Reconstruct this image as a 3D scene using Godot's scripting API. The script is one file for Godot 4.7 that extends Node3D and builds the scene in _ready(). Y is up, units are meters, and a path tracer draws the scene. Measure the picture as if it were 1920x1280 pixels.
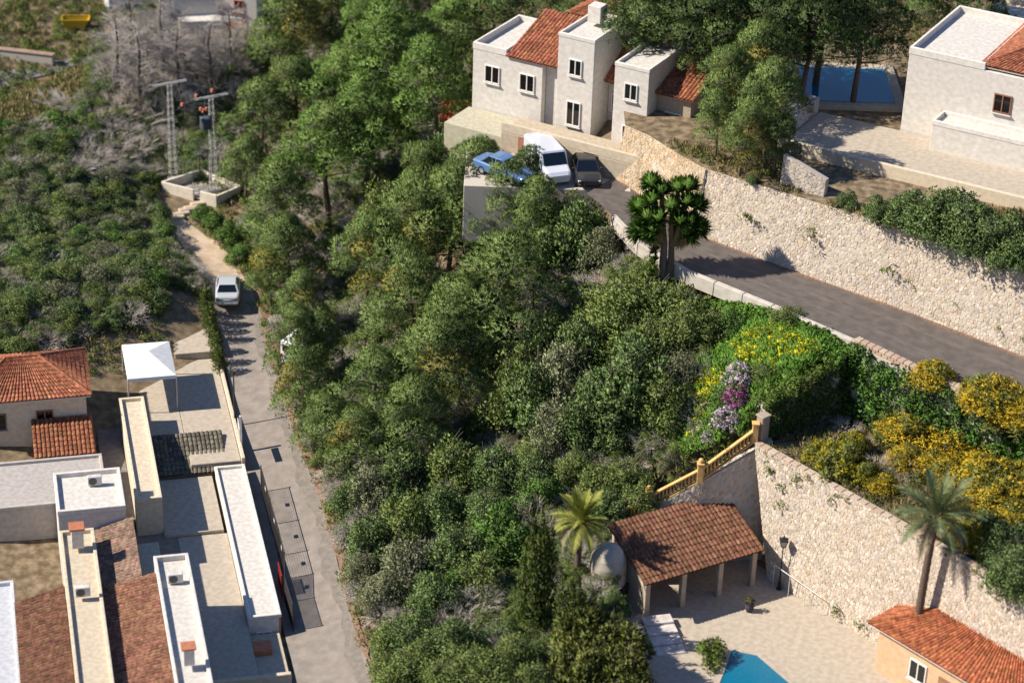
extends Node3D

const PIT_Y := 5.5
const GARDEN_Y := 13.2
const WALL_TOP_Y := 13.6
const UPPER_Y := 22.9

var M := {}
var rng := RandomNumberGenerator.new()
var used_names := {}
var UNIT := PackedVector3Array()
var ui := 0

# survey points of the land: x, height, z
var survey: Array = [Vector3(-9.06, 4.00, -108.33), Vector3(-11.14, 4.20, -118.14), Vector3(-14.10, 4.60, -128.32), Vector3(-17.59, 5.20, -141.05), Vector3(-20.37, 5.60, -148.76), Vector3(-24.12, 6.20, -156.73), Vector3(-26.48, 6.60, -160.76), Vector3(-28.01, 7.20, -167.10), Vector3(-23.87, 7.20, -167.45), Vector3(-26.33, 7.50, -170.14), Vector3(-24.45, 7.00, -163.89), Vector3(-34.61, 7.50, -138.68), Vector3(-30.45, 8.00, -145.87), Vector3(-25.32, 7.80, -149.13), Vector3(-37.17, 9.50, -151.66), Vector3(-32.48, 9.00, -157.58), Vector3(-29.69, 8.00, -164.72), Vector3(-39.27, 11.00, -162.23), Vector3(-34.65, 10.00, -170.01), Vector3(-36.83, 10.50, -175.14), Vector3(-42.54, 11.00, -177.93), Vector3(-34.31, 11.50, -180.96), Vector3(-29.84, 12.00, -189.96), Vector3(-44.85, 13.00, -189.68), Vector3(-43.01, 11.00, -152.50), Vector3(-48.95, 13.00, -178.15), Vector3(-28.55, 3.00, -108.04), Vector3(-22.41, 3.40, -117.47), Vector3(-32.45, 4.50, -127.26), Vector3(-26.71, 4.80, -133.86), Vector3(-23.48, 5.60, -143.73), Vector3(-37.26, 5.00, -126.14), Vector3(-33.06, 3.00, -107.77), Vector3(-15.50, 6.40, -150.08), Vector3(-14.51, 6.00, -139.84), Vector3(-11.59, 5.80, -131.16), Vector3(-8.99, 5.40, -124.21), Vector3(-6.95, 5.00, -113.34), Vector3(-5.34, 5.20, -106.93), Vector3(-4.90, 6.80, -122.28), Vector3(-1.78, 7.80, -127.18), Vector3(1.61, 8.80, -122.60), Vector3(4.83, 10.20, -123.67), Vector3(-1.37, 6.60, -114.11), Vector3(3.31, 6.80, -108.79), Vector3(-1.11, 6.40, -105.08), Vector3(6.29, 6.20, -105.28), Vector3(5.98, 8.60, -119.27), Vector3(10.97, 11.80, -120.52), Vector3(13.86, 14.00, -120.77), Vector3(8.99, 10.20, -120.84), Vector3(11.17, 14.60, -125.01), Vector3(14.34, 15.80, -125.10), Vector3(10.72, 15.80, -131.06), Vector3(8.04, 17.20, -134.05), Vector3(12.33, 17.90, -132.26), Vector3(16.68, 17.90, -127.90), Vector3(19.68, 17.70, -125.06), Vector3(3.39, 14.40, -139.20), Vector3(-2.30, 10.50, -143.20), Vector3(-7.86, 8.00, -144.36), Vector3(-10.37, 9.50, -153.79), Vector3(-2.60, 13.00, -151.58), Vector3(2.92, 17.60, -144.02), Vector3(-16.58, 7.80, -161.41), Vector3(-16.05, 9.00, -173.95), Vector3(-9.25, 12.00, -167.63), Vector3(-3.63, 15.50, -158.08), Vector3(-5.11, 15.00, -177.23), Vector3(-12.71, 12.50, -187.77), Vector3(-21.25, 10.00, -182.36), Vector3(-24.24, 12.00, -189.23), Vector3(0.76, 19.00, -179.27), Vector3(12.07, 23.00, -169.55), Vector3(7.47, 19.10, -142.03), Vector3(23.89, 17.90, -125.34), Vector3(31.35, 17.40, -121.50), Vector3(23.59, 27.00, -159.84), Vector3(36.58, 28.00, -158.43)]
var pit_outline: Array = [Vector2(14.63, -119.95), Vector2(11.48, -119.10), Vector2(8.50, -118.93), Vector2(6.47, -118.45), Vector2(7.30, -106.50), Vector2(9.00, -92.00), Vector2(50.00, -80.00), Vector2(32.67, -99.86)]
var road_outline: Array = [Vector2(4.62, -142.04), Vector2(6.34, -139.05), Vector2(8.00, -135.67), Vector2(10.95, -132.46), Vector2(16.04, -128.51), Vector2(20.57, -124.72), Vector2(24.89, -120.85), Vector2(29.63, -117.15), Vector2(35.31, -112.72), Vector2(38.69, -118.73), Vector2(30.90, -124.51), Vector2(24.42, -129.33), Vector2(18.14, -133.46), Vector2(11.56, -137.94), Vector2(9.90, -140.05), Vector2(7.86, -143.25), Vector2(6.45, -144.67)]
var upper_outline: Array = [Vector2(7.09, -145.30), Vector2(8.59, -143.78), Vector2(10.64, -140.56), Vector2(12.12, -138.64), Vector2(18.64, -134.21), Vector2(24.94, -130.07), Vector2(31.44, -125.24), Vector2(39.22, -119.45), Vector2(70.00, -110.00), Vector2(70.00, -250.00), Vector2(18.00, -250.00), Vector2(17.50, -185.00), Vector2(6.79, -159.30)]
var garden_outline: Array = [Vector2(14.63, -119.95), Vector2(32.67, -99.86), Vector2(35.31, -112.72), Vector2(29.63, -117.15), Vector2(24.89, -120.85), Vector2(20.57, -124.72), Vector2(20.57, -124.37)]
var kerb_line: Array = [Vector3(4.62, 19.30, -142.04), Vector3(6.34, 19.10, -139.05), Vector3(8.00, 18.80, -135.67), Vector3(10.95, 18.50, -132.46), Vector3(16.04, 18.30, -128.51), Vector3(20.57, 18.10, -124.72), Vector3(24.89, 17.80, -120.85), Vector3(29.63, 17.50, -117.15), Vector3(35.31, 17.14, -112.72)]
var cliff_base: Array = [Vector3(6.45, 19.30, -144.67), Vector3(7.86, 19.10, -143.25), Vector3(9.90, 18.80, -140.05), Vector3(11.56, 18.60, -137.94), Vector3(18.14, 18.20, -133.46), Vector3(24.42, 17.90, -129.33), Vector3(30.90, 17.60, -124.51), Vector3(38.69, 17.24, -118.73)]
var cliff_top: Array = [Vector3(7.09, 22.90, -145.30), Vector3(8.59, 22.90, -143.78), Vector3(10.64, 22.90, -140.56), Vector3(12.12, 22.90, -138.64), Vector3(18.64, 22.90, -134.21), Vector3(24.94, 22.90, -130.07), Vector3(31.44, 22.90, -125.24), Vector3(39.22, 22.90, -119.45)]
var lane_right: Array = [Vector3(-6.08, 4.93, -104.41), Vector3(-7.17, 4.59, -107.40), Vector3(-8.51, 4.45, -112.43), Vector3(-9.78, 4.52, -117.28), Vector3(-10.72, 4.68, -121.64), Vector3(-11.93, 4.84, -126.27), Vector3(-13.47, 5.23, -130.75), Vector3(-14.59, 5.46, -134.31), Vector3(-16.25, 5.52, -140.61), Vector3(-17.25, 5.42, -144.76), Vector3(-17.90, 5.61, -148.29), Vector3(-18.70, 5.93, -151.01), Vector3(-19.61, 6.12, -152.88), Vector3(-20.88, 6.21, -156.29), Vector3(-22.64, 6.24, -159.18), Vector3(-24.49, 6.46, -160.98), Vector3(-25.43, 6.67, -161.93), Vector3(-25.80, 6.80, -162.57)]
var lane_left: Array = [Vector3(-11.22, 3.60, -105.39), Vector3(-11.75, 3.51, -108.74), Vector3(-12.96, 3.57, -113.59), Vector3(-14.14, 3.69, -118.24), Vector3(-15.21, 3.87, -122.61), Vector3(-16.31, 4.12, -127.04), Vector3(-17.41, 4.59, -131.54), Vector3(-18.25, 4.87, -135.11), Vector3(-19.67, 5.02, -141.42), Vector3(-20.56, 5.28, -144.70), Vector3(-21.28, 5.77, -147.57), Vector3(-21.98, 6.29, -150.06), Vector3(-22.68, 6.54, -151.94), Vector3(-23.88, 6.35, -155.57), Vector3(-25.27, 6.37, -158.68), Vector3(-26.33, 6.61, -160.50), Vector3(-26.82, 6.78, -161.17), Vector3(-27.08, 6.92, -161.81)]
var stair_line: Array = [Vector3(14.63, 13.60, -119.95), Vector3(11.48, 11.20, -119.10), Vector3(8.50, 9.30, -118.93), Vector3(6.47, 8.20, -118.45)]
var pits: PackedVector2Array
var roads: PackedVector2Array
var uppers: PackedVector2Array
var gardens: PackedVector2Array
var lanes: PackedVector2Array
var tw := PackedFloat64Array()
const GX0 := -64.0
const GZ0 := -250.0
const GS := 0.8
const GNX := 156
const GNZ := 204
var hgrid := PackedFloat32Array()

func _ready():
	rng.seed = 20240611
	# ---------------------------------------------------------------- camera, sky, sun, exposure
	var cam := Camera3D.new()
	cam.name = "camera"
	cam.fov = 16.552
	cam.near = 1.0
	cam.far = 2500.0
	cam.position = Vector3(0, 85, 0)
	cam.basis = Basis(Vector3.UP, 0.0) * Basis(Vector3.RIGHT, deg_to_rad(-28.5)) * Basis(Vector3(0, 0, 1), 0.035)
	# long lens with a wide aperture: the far hillside falls out of focus
	var lens := CameraAttributesPhysical.new()
	lens.frustum_focal_length = 82.500
	lens.frustum_near = 1.0
	lens.frustum_far = 2500.0
	lens.frustum_focus_distance = 150.0
	lens.exposure_aperture = 0.14
	cam.attributes = lens
	add_child(cam)
	var we := WorldEnvironment.new()
	we.name = "world_environment"
	var env := Environment.new()
	env.background_mode = Environment.BG_SKY
	var sk := ProceduralSkyMaterial.new()
	sk.sky_top_color = Color(0.30, 0.42, 0.62)
	sk.sky_horizon_color = Color(0.68, 0.74, 0.82)
	sk.ground_bottom_color = Color(0.22, 0.22, 0.2)
	sk.ground_horizon_color = Color(0.6, 0.66, 0.72)
	sk.sky_curve = 0.12
	sk.sun_angle_max = 20.0
	var sky := Sky.new()
	sky.sky_material = sk
	env.sky = sky
	env.background_energy_multiplier = 0.74
	env.tonemap_mode = Environment.TONE_MAPPER_LINEAR
	env.tonemap_exposure = 1.72
	env.sdfgi_enabled = true
	env.ssao_enabled = true
	env.ssil_enabled = true
	we.environment = env
	add_child(we)
	var sun := DirectionalLight3D.new()
	sun.name = "sun"
	sun.light_energy = 1.45
	sun.light_color = Color(1.0, 0.96, 0.90)
	sun.light_angular_distance = 0.5
	sun.shadow_enabled = true
	sun.look_at_from_position(Vector3.ZERO, Vector3(1.0, -0.90, -0.10))
	add_child(sun)
	# ---------------------------------------------------------------- the place
	make_units()
	make_materials()
	fit_land()
	build_land()
	build_lane()
	build_upper_road()
	build_stone_walls()
	build_buildings()
	build_vehicles()
	build_pylons()
	build_garden_things()
	build_plants()

# ==================================================================== mesh collecting
class MB:
	var v := PackedVector3Array()
	var n := PackedVector3Array()
	var c := PackedColorArray()
	func tri(a: Vector3, b: Vector3, d: Vector3, nn: Vector3, col: Color):
		if (b - a).cross(d - a).dot(nn) > 0.0:
			v.append(a); v.append(d); v.append(b)
		else:
			v.append(a); v.append(b); v.append(d)
		n.append(nn); n.append(nn); n.append(nn)
		c.append(col); c.append(col); c.append(col)
	func tri3(a: Vector3, b: Vector3, d: Vector3, na: Vector3, nb: Vector3, nd: Vector3, col: Color):
		if (b - a).cross(d - a).dot(na + nb + nd) > 0.0:
			v.append(a); v.append(d); v.append(b)
			n.append(na); n.append(nd); n.append(nb)
		else:
			v.append(a); v.append(b); v.append(d)
			n.append(na); n.append(nb); n.append(nd)
		c.append(col); c.append(col); c.append(col)
	func quad(a: Vector3, b: Vector3, d: Vector3, e: Vector3, nn: Vector3, col: Color):
		tri(a, b, d, nn, col)
		tri(a, d, e, nn, col)
	func face(a: Vector3, b: Vector3, d: Vector3, e: Vector3, out: Vector3, col: Color):
		var nn := (b - a).cross(d - a)
		if nn.length_squared() < 1e-12:
			nn = (d - a).cross(e - a)
		nn = nn.normalized()
		if nn.dot(out) < 0.0:
			nn = -nn
		quad(a, b, d, e, nn, col)
	func mesh() -> ArrayMesh:
		var am := ArrayMesh.new()
		var ar := []
		ar.resize(Mesh.ARRAY_MAX)
		ar[Mesh.ARRAY_VERTEX] = v
		ar[Mesh.ARRAY_NORMAL] = n
		ar[Mesh.ARRAY_COLOR] = c
		am.add_surface_from_arrays(Mesh.PRIMITIVE_TRIANGLES, ar)
		return am

func make_units():
	var r := RandomNumberGenerator.new()
	r.seed = 5
	UNIT.resize(8192)
	for i in 8192:
		var z := r.randf_range(-1, 1)
		var a := r.randf_range(0, TAU)
		var q := sqrt(1.0 - z * z)
		UNIT[i] = Vector3(q * cos(a), z, q * sin(a))

func unit() -> Vector3:
	ui = (ui + 1 + (rng.randi() & 7)) & 8191
	return UNIT[ui]

# a box with chamfered edges
func box(mb: MB, xf: Transform3D, size: Vector3, col: Color, bev := 0.0):
	var h := size * 0.5
	if bev <= 0.0:
		for ax in 3:
			for s in [-1.0, 1.0]:
				var nn := Vector3.ZERO
				nn[ax] = s
				var p := Vector3.ZERO
				p[ax] = s * h[ax]
				var u := Vector3.ZERO
				u[(ax + 1) % 3] = h[(ax + 1) % 3]
				var w := Vector3.ZERO
				w[(ax + 2) % 3] = h[(ax + 2) % 3]
				var wn := (xf.basis * nn).normalized()
				mb.quad(xf * (p - u - w), xf * (p + u - w), xf * (p + u + w), xf * (p - u + w), wn, col)
		return
	var b := minf(bev, minf(h.x, minf(h.y, h.z)) * 0.9)
	for ax in 3:
		var bx := (ax + 1) % 3
		var cx := (ax + 2) % 3
		for s in [-1.0, 1.0]:
			var nn := Vector3.ZERO
			nn[ax] = s
			var p := Vector3.ZERO
			p[ax] = s * h[ax]
			var u := Vector3.ZERO
			u[bx] = h[bx] - b
			var w := Vector3.ZERO
			w[cx] = h[cx] - b
			mb.quad(xf * (p - u - w), xf * (p + u - w), xf * (p + u + w), xf * (p - u + w), (xf.basis * nn).normalized(), col)
			# edge between faces +-ax and +-bx
			for t in [-1.0, 1.0]:
				var e1 := Vector3.ZERO
				e1[ax] = s * h[ax]; e1[bx] = t * (h[bx] - b)
				var e2 := Vector3.ZERO
				e2[ax] = s * (h[ax] - b); e2[bx] = t * h[bx]
				var en := Vector3.ZERO
				en[ax] = s; en[bx] = t
				mb.quad(xf * (e1 - w), xf * (e1 + w), xf * (e2 + w), xf * (e2 - w), (xf.basis * en).normalized(), col)
	for sx in [-1.0, 1.0]:
		for sy in [-1.0, 1.0]:
			for sz in [-1.0, 1.0]:
				mb.tri(xf * Vector3(sx * h.x, sy * (h.y - b), sz * (h.z - b)), xf * Vector3(sx * (h.x - b), sy * h.y, sz * (h.z - b)), xf * Vector3(sx * (h.x - b), sy * (h.y - b), sz * h.z), (xf.basis * Vector3(sx, sy, sz)).normalized(), col)

func at(p: Vector3, yaw := 0.0) -> Transform3D:
	return Transform3D(Basis(Vector3.UP, yaw), p)

# box from lower corner to upper corner
func vol(mb: MB, a: Vector3, b: Vector3, col: Color, bev := 0.02):
	box(mb, Transform3D(Basis(), (a + b) * 0.5), (b - a).abs(), col, bev)

func bar(mb: MB, a: Vector3, b: Vector3, w: float, h: float, col: Color, bev := 0.0):
	var d := (b - a)
	var z := d.normalized()
	var x := Vector3.UP.cross(z)
	if x.length() < 0.01:
		x = Vector3.RIGHT
	x = x.normalized()
	var y := z.cross(x)
	box(mb, Transform3D(Basis(x, y, z), (a + b) * 0.5), Vector3(w, h, d.length()), col, bev)

func tube(mb: MB, pts: Array, radii: Array, sides: int, col: Color, caps := true):
	var rings := []
	var nrms := []
	for i in pts.size():
		var d: Vector3 = (pts[mini(i + 1, pts.size() - 1)] - pts[maxi(i - 1, 0)]).normalized()
		var x := d.cross(Vector3(0.31, 0.17, 0.93))
		if x.length() < 0.05:
			x = d.cross(Vector3.UP)
		x = x.normalized()
		var y := d.cross(x)
		var ring := []
		var nr := []
		for k in sides:
			var a := TAU * k / sides
			var o := x * cos(a) + y * sin(a)
			ring.append(pts[i] + o * radii[i])
			nr.append(o)
		rings.append(ring)
		nrms.append(nr)
	for i in pts.size() - 1:
		for k in sides:
			var l := (k + 1) % sides
			mb.tri3(rings[i][k], rings[i][l], rings[i + 1][l], nrms[i][k], nrms[i][l], nrms[i + 1][l], col)
			mb.tri3(rings[i][k], rings[i + 1][l], rings[i + 1][k], nrms[i][k], nrms[i + 1][l], nrms[i + 1][k], col)
	if caps:
		for e in [0, pts.size() - 1]:
			var nn: Vector3 = (pts[e] - pts[1 if e == 0 else e - 1]).normalized()
			for k in range(1, sides - 1):
				mb.tri(rings[e][0], rings[e][k], rings[e][k + 1], nn, col)

func lathe(mb: MB, prof: Array, sides: int, xf: Transform3D, col: Color):
	for i in prof.size() - 1:
		var p: Vector2 = prof[i]
		var q: Vector2 = prof[i + 1]
		var sl := Vector2(q.y - p.y, p.x - q.x).normalized()
		for k in sides:
			var a := TAU * k / sides
			var b := TAU * (k + 1) / sides
			var va := Vector3(cos(a), 0, sin(a))
			var vb := Vector3(cos(b), 0, sin(b))
			var na := (xf.basis * (va * sl.x + Vector3.UP * sl.y)).normalized()
			var nb := (xf.basis * (vb * sl.x + Vector3.UP * sl.y)).normalized()
			var p1 := xf * (va * p.x + Vector3.UP * p.y)
			var p2 := xf * (vb * p.x + Vector3.UP * p.y)
			var q1 := xf * (va * q.x + Vector3.UP * q.y)
			var q2 := xf * (vb * q.x + Vector3.UP * q.y)
			if p.x > 1e-4:
				mb.tri3(p1, p2, q2, na, nb, nb, col)
			if q.x > 1e-4:
				mb.tri3(p1, q2, q1, na, nb, na, col)

func ball(mb: MB, c: Vector3, r: Vector3, col: Color, rings := 6, sides := 10):
	var prof := []
	for i in rings + 1:
		var a := PI * i / rings - PI * 0.5
		prof.append(Vector2(cos(a), sin(a)))
	lathe(mb, prof, sides, Transform3D(Basis.from_scale(r), c), col)

# ==================================================================== nodes
func numbered(called: String) -> String:
	if not used_names.has(called):
		used_names[called] = 0
		return called
	used_names[called] += 1
	return "%s_%03d" % [called, used_names[called]]

func tag(o: Node, label: String, category: String, group := "", kind := ""):
	if label: o.set_meta("label", label)
	if category: o.set_meta("category", category)
	if group: o.set_meta("group", group)
	if kind: o.set_meta("kind", kind)

func thing(called: String, label: String, category: String, where := Vector3.ZERO, yaw := 0.0, group := "") -> Node3D:
	var o := Node3D.new()
	o.name = numbered(called)
	o.position = where
	o.rotation.y = yaw
	tag(o, label, category, group)
	add_child(o)
	return o

func part(parent: Node, called: String, mesh: Mesh, mat: Material) -> MeshInstance3D:
	var o := MeshInstance3D.new()
	o.name = called if parent != self else numbered(called)
	o.mesh = mesh
	o.material_override = mat
	o.cast_shadow = GeometryInstance3D.SHADOW_CASTING_SETTING_ON
	parent.add_child(o, true)
	return o

func solo(called: String, mesh: Mesh, mat: Material, label: String, category: String, group := "", kind := "") -> MeshInstance3D:
	var o := part(self, called, mesh, mat)
	tag(o, label, category, group, kind)
	return o

func copy_of(o: Node3D, where: Vector3, yaw: float, scl: Vector3, label := "", group := "") -> Node3D:
	var r: Node3D = o.duplicate()
	r.name = numbered(String(o.name).get_slice("_0", 0))
	add_child(r)
	r.position = where
	r.rotation = Vector3(0, yaw, 0)
	r.scale = scl
	if label: r.set_meta("label", label)
	if group: r.set_meta("group", group)
	return r

# ==================================================================== materials
func lin(r: float, g: float, b: float) -> Color:
	return Color(r, g, b)

func noise_image(seed_: int, freq: float, size: int, oct := 4) -> Image:
	var f := FastNoiseLite.new()
	f.seed = seed_
	f.noise_type = FastNoiseLite.TYPE_SIMPLEX_SMOOTH
	f.frequency = freq
	f.fractal_octaves = oct
	return f.get_seamless_image(size, size)

# colour texture: dark to light tones mixed by two noises (coarse patches, fine grain)
func two_tone(seed_: int, lo: Color, hi: Color, coarse: float, fine: float, grain: float, size := 512, mid := 0.0) -> ImageTexture:
	var a := noise_image(seed_, coarse, size, 5).get_data()
	var b := noise_image(seed_ + 1, fine, size, 2).get_data()
	var out := PackedByteArray()
	out.resize(size * size * 3)
	for i in size * size:
		var t := clampf((a[i] / 255.0 - 0.5) * 1.5 + 0.5 + mid, 0.0, 1.0)
		var g := 1.0 + (b[i] / 255.0 - 0.5) * grain
		out[i * 3] = int(clampf((lo.r + (hi.r - lo.r) * t) * g, 0, 1) * 255.0)
		out[i * 3 + 1] = int(clampf((lo.g + (hi.g - lo.g) * t) * g, 0, 1) * 255.0)
		out[i * 3 + 2] = int(clampf((lo.b + (hi.b - lo.b) * t) * g, 0, 1) * 255.0)
	var im := Image.create_from_data(size, size, false, Image.FORMAT_RGB8, out)
	im.generate_mipmaps()
	return ImageTexture.create_from_image(im)

func tri_mat(tex: Texture2D, scl: float, rough: float, vc := false) -> StandardMaterial3D:
	var m := StandardMaterial3D.new()
	m.albedo_texture = tex
	m.uv1_triplanar = true
	m.uv1_world_triplanar = true
	m.uv1_scale = Vector3(scl, scl, scl)
	m.roughness = rough
	m.metallic_specular = 0.3
	m.vertex_color_use_as_albedo = vc
	return m

func plain(col: Color, rough := 0.8, metal := 0.0) -> StandardMaterial3D:
	var m := StandardMaterial3D.new()
	m.albedo_color = col
	m.roughness = rough
	m.metallic = metal
	return m

func make_materials():
	var s := func(c: Color): return c.linear_to_srgb()
	# vertex colours times a light grain
	var grain := two_tone(11, Color(0.88, 0.87, 0.86), Color(1, 1, 1), 0.012, 0.12, 0.14)
	M.paint = tri_mat(grain, 0.22, 0.85, true)
	M.stone = tri_mat(two_tone(21, Color(0.78, 0.74, 0.70), Color(1, 0.99, 0.97), 0.05, 0.2, 0.2), 0.9, 0.9, true)
	var leaf := StandardMaterial3D.new()
	leaf.vertex_color_use_as_albedo = true
	leaf.roughness = 0.6
	leaf.metallic_specular = 0.25
	leaf.backlight_enabled = true
	leaf.backlight = Color(0.55, 0.62, 0.28)
	M.leaf = leaf
	var needle := leaf.duplicate()
	needle.backlight = Color(0.36, 0.42, 0.18)
	M.needle = needle
	var petal := leaf.duplicate()
	petal.backlight = Color(0.7, 0.7, 0.65)
	M.petal = petal
	var flat := StandardMaterial3D.new()
	flat.vertex_color_use_as_albedo = true
	flat.roughness = 0.75
	flat.metallic_specular = 0.3
	M.flat = flat
	var twig := flat.duplicate()
	twig.roughness = 0.95
	M.twig = twig
	M.soil = tri_mat(two_tone(31, s.call(Color(0.10, 0.075, 0.045)), s.call(Color(0.27, 0.205, 0.135)), 0.012, 0.15, 0.5, 1024), 0.09, 0.95)
	M.dry = tri_mat(two_tone(33, s.call(Color(0.24, 0.17, 0.095)), s.call(Color(0.42, 0.31, 0.19)), 0.012, 0.2, 0.35, 512), 0.1, 0.95)
	M.lane = tri_mat(two_tone(41, s.call(Color(0.195, 0.168, 0.146)), s.call(Color(0.275, 0.242, 0.212)), 0.018, 0.2, 0.2, 1024), 0.05, 0.9)
	M.dirt = tri_mat(two_tone(43, s.call(Color(0.38, 0.285, 0.195)), s.call(Color(0.52, 0.41, 0.30)), 0.01, 0.2, 0.16, 512), 0.12, 0.95)
	M.tarmac = tri_mat(two_tone(45, s.call(Color(0.100, 0.086, 0.078)), s.call(Color(0.142, 0.124, 0.112)), 0.018, 0.2, 0.18, 1024), 0.05, 0.85)
	M.wear = tri_mat(two_tone(46, s.call(Color(0.118, 0.102, 0.093)), s.call(Color(0.158, 0.139, 0.126)), 0.02, 0.2, 0.2, 512), 0.09, 0.85)
	M.patio = tri_mat(two_tone(47, s.call(Color(0.37, 0.315, 0.25)), s.call(Color(0.46, 0.40, 0.325)), 0.025, 0.2, 0.14, 512), 0.16, 0.85)
	M.mortar = tri_mat(two_tone(49, s.call(Color(0.42, 0.37, 0.31)), s.call(Color(0.54, 0.49, 0.425)), 0.03, 0.2, 0.2, 512), 0.5, 0.95)
	M.render = tri_mat(two_tone(51, Color(0.90, 0.89, 0.87), Color(1, 1, 1), 0.03, 0.15, 0.06), 0.15, 0.9, true)
	M.tile = tri_mat(two_tone(53, Color(0.62, 0.58, 0.55), Color(1, 1, 1), 0.02, 0.1, 0.25), 0.35, 0.85, true)
	M.bark = tri_mat(two_tone(55, Color(0.55, 0.52, 0.5), Color(1, 1, 1), 0.04, 0.2, 0.4, 256), 1.2, 0.95, true)
	var car := StandardMaterial3D.new()
	car.vertex_color_use_as_albedo = true
	car.roughness = 0.35
	car.metallic = 0.25
	car.clearcoat_enabled = true
	car.clearcoat = 0.7
	car.clearcoat_roughness = 0.1
	M.car = car
	var glass := StandardMaterial3D.new()
	glass.albedo_color = Color(0.05, 0.07, 0.08)
	glass.roughness = 0.06
	glass.metallic_specular = 0.6
	M.glass = glass
	M.metal = tri_mat(grain, 0.8, 0.55, true)
	M.metal.metallic = 0.35
	var pool := StandardMaterial3D.new()
	pool.albedo_color = Color(0.05, 0.40, 0.52)
	pool.roughness = 0.05
	var rip := noise_image(71, 0.03, 256, 3)
	rip.bump_map_to_normal_map(2.0)
	pool.normal_enabled = true
	pool.normal_texture = ImageTexture.create_from_image(rip)
	pool.normal_scale = 0.35
	pool.uv1_triplanar = true
	pool.uv1_world_triplanar = true
	pool.uv1_scale = Vector3(0.5, 0.5, 0.5)
	M.pool = pool

# ==================================================================== the lie of the land
func tps(r2: float) -> float:
	return 0.5 * r2 * log(r2 + 1e-9)

func fit_land():
	pits = PackedVector2Array(pit_outline)
	roads = PackedVector2Array(road_outline)
	uppers = PackedVector2Array(upper_outline)
	gardens = PackedVector2Array(garden_outline)
	for p in lane_right: lanes.append(Vector2(p.x, p.z))
	for i in lane_left.size():
		var p: Vector3 = lane_left[lane_left.size() - 1 - i]
		lanes.append(Vector2(p.x, p.z))
	var n := survey.size()
	var m := n + 3
	var a := []
	for i in m:
		var row := PackedFloat64Array()
		row.resize(m + 1)
		a.append(row)
	for i in n:
		var p: Vector3 = survey[i]
		for j in n:
			var q: Vector3 = survey[j]
			a[i][j] = tps((p.x - q.x) * (p.x - q.x) + (p.z - q.z) * (p.z - q.z)) + (3.0 if i == j else 0.0)
		a[i][n] = 1.0
		a[i][n + 1] = p.x
		a[i][n + 2] = p.z
		a[n][i] = 1.0
		a[n + 1][i] = p.x
		a[n + 2][i] = p.z
		a[i][m] = p.y
	for i in m:
		var best := i
		for j in range(i + 1, m):
			if absf(a[j][i]) > absf(a[best][i]): best = j
		var sw = a[i]
		a[i] = a[best]
		a[best] = sw
		var pr: PackedFloat64Array = a[i]
		for j in range(i + 1, m):
			var r: PackedFloat64Array = a[j]
			var k := r[i] / pr[i]
			if k != 0.0:
				for q in range(i, m + 1):
					r[q] -= k * pr[q]
				a[j] = r
	tw.resize(m)
	for i in range(m - 1, -1, -1):
		var sum: float = a[i][m]
		for j in range(i + 1, m):
			sum -= a[i][j] * tw[j]
		tw[i] = sum / a[i][i]
	hgrid.resize(GNX * GNZ)
	for j in GNZ:
		for i in GNX:
			hgrid[j * GNX + i] = slope_height(GX0 + i * GS, GZ0 + j * GS)

func slope_height(x: float, z: float) -> float:
	x = clampf(x, -62, 58)
	z = clampf(z, -245, -92)
	var n := survey.size()
	var h: float = tw[n] + tw[n + 1] * x + tw[n + 2] * z
	for i in n:
		var p: Vector3 = survey[i]
		var r2 := (p.x - x) * (p.x - x) + (p.z - z) * (p.z - z)
		h += tw[i] * 0.5 * r2 * log(r2 + 1e-9)
	return h

# height of the natural slope, bilinear
func slope(x: float, z: float) -> float:
	var fx := clampf((x - GX0) / GS, 0, GNX - 1.001)
	var fz := clampf((z - GZ0) / GS, 0, GNZ - 1.001)
	var i := int(fx)
	var j := int(fz)
	fx -= i
	fz -= j
	var k := j * GNX + i
	return lerpf(lerpf(hgrid[k], hgrid[k + 1], fx), lerpf(hgrid[k + GNX], hgrid[k + GNX + 1], fx), fz)

func road_height(x: float, z: float) -> float:
	var best := 1e9
	var y := 17.0
	for i in kerb_line.size() - 1:
		var a: Vector3 = kerb_line[i]
		var b: Vector3 = kerb_line[i + 1]
		var dx := b.x - a.x
		var dz := b.z - a.z
		var t := clampf(((x - a.x) * dx + (z - a.z) * dz) / (dx * dx + dz * dz), 0, 1)
		var d := (x - a.x - dx * t) * (x - a.x - dx * t) + (z - a.z - dz * t) * (z - a.z - dz * t)
		if d < best:
			best = d
			y = lerpf(a.y, b.y, t)
	return y

func ground(x: float, z: float) -> float:
	var p := Vector2(x, z)
	if Geometry2D.is_point_in_polygon(p, uppers): return UPPER_Y - 0.05
	if Geometry2D.is_point_in_polygon(p, roads): return road_height(x, z) - 0.7
	if Geometry2D.is_point_in_polygon(p, gardens): return GARDEN_Y - 0.02
	if Geometry2D.is_point_in_polygon(p, pits): return PIT_Y - 0.12
	return slope(x, z)

func on(x: float, z: float) -> Vector3:
	return Vector3(x, ground(x, z), z)

func zone(x: float, z: float) -> int:
	var p := Vector2(x, z)
	if Geometry2D.is_point_in_polygon(p, uppers): return 4
	if Geometry2D.is_point_in_polygon(p, roads): return 3
	if Geometry2D.is_point_in_polygon(p, gardens): return 2
	if Geometry2D.is_point_in_polygon(p, pits): return 1
	return 0

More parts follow.
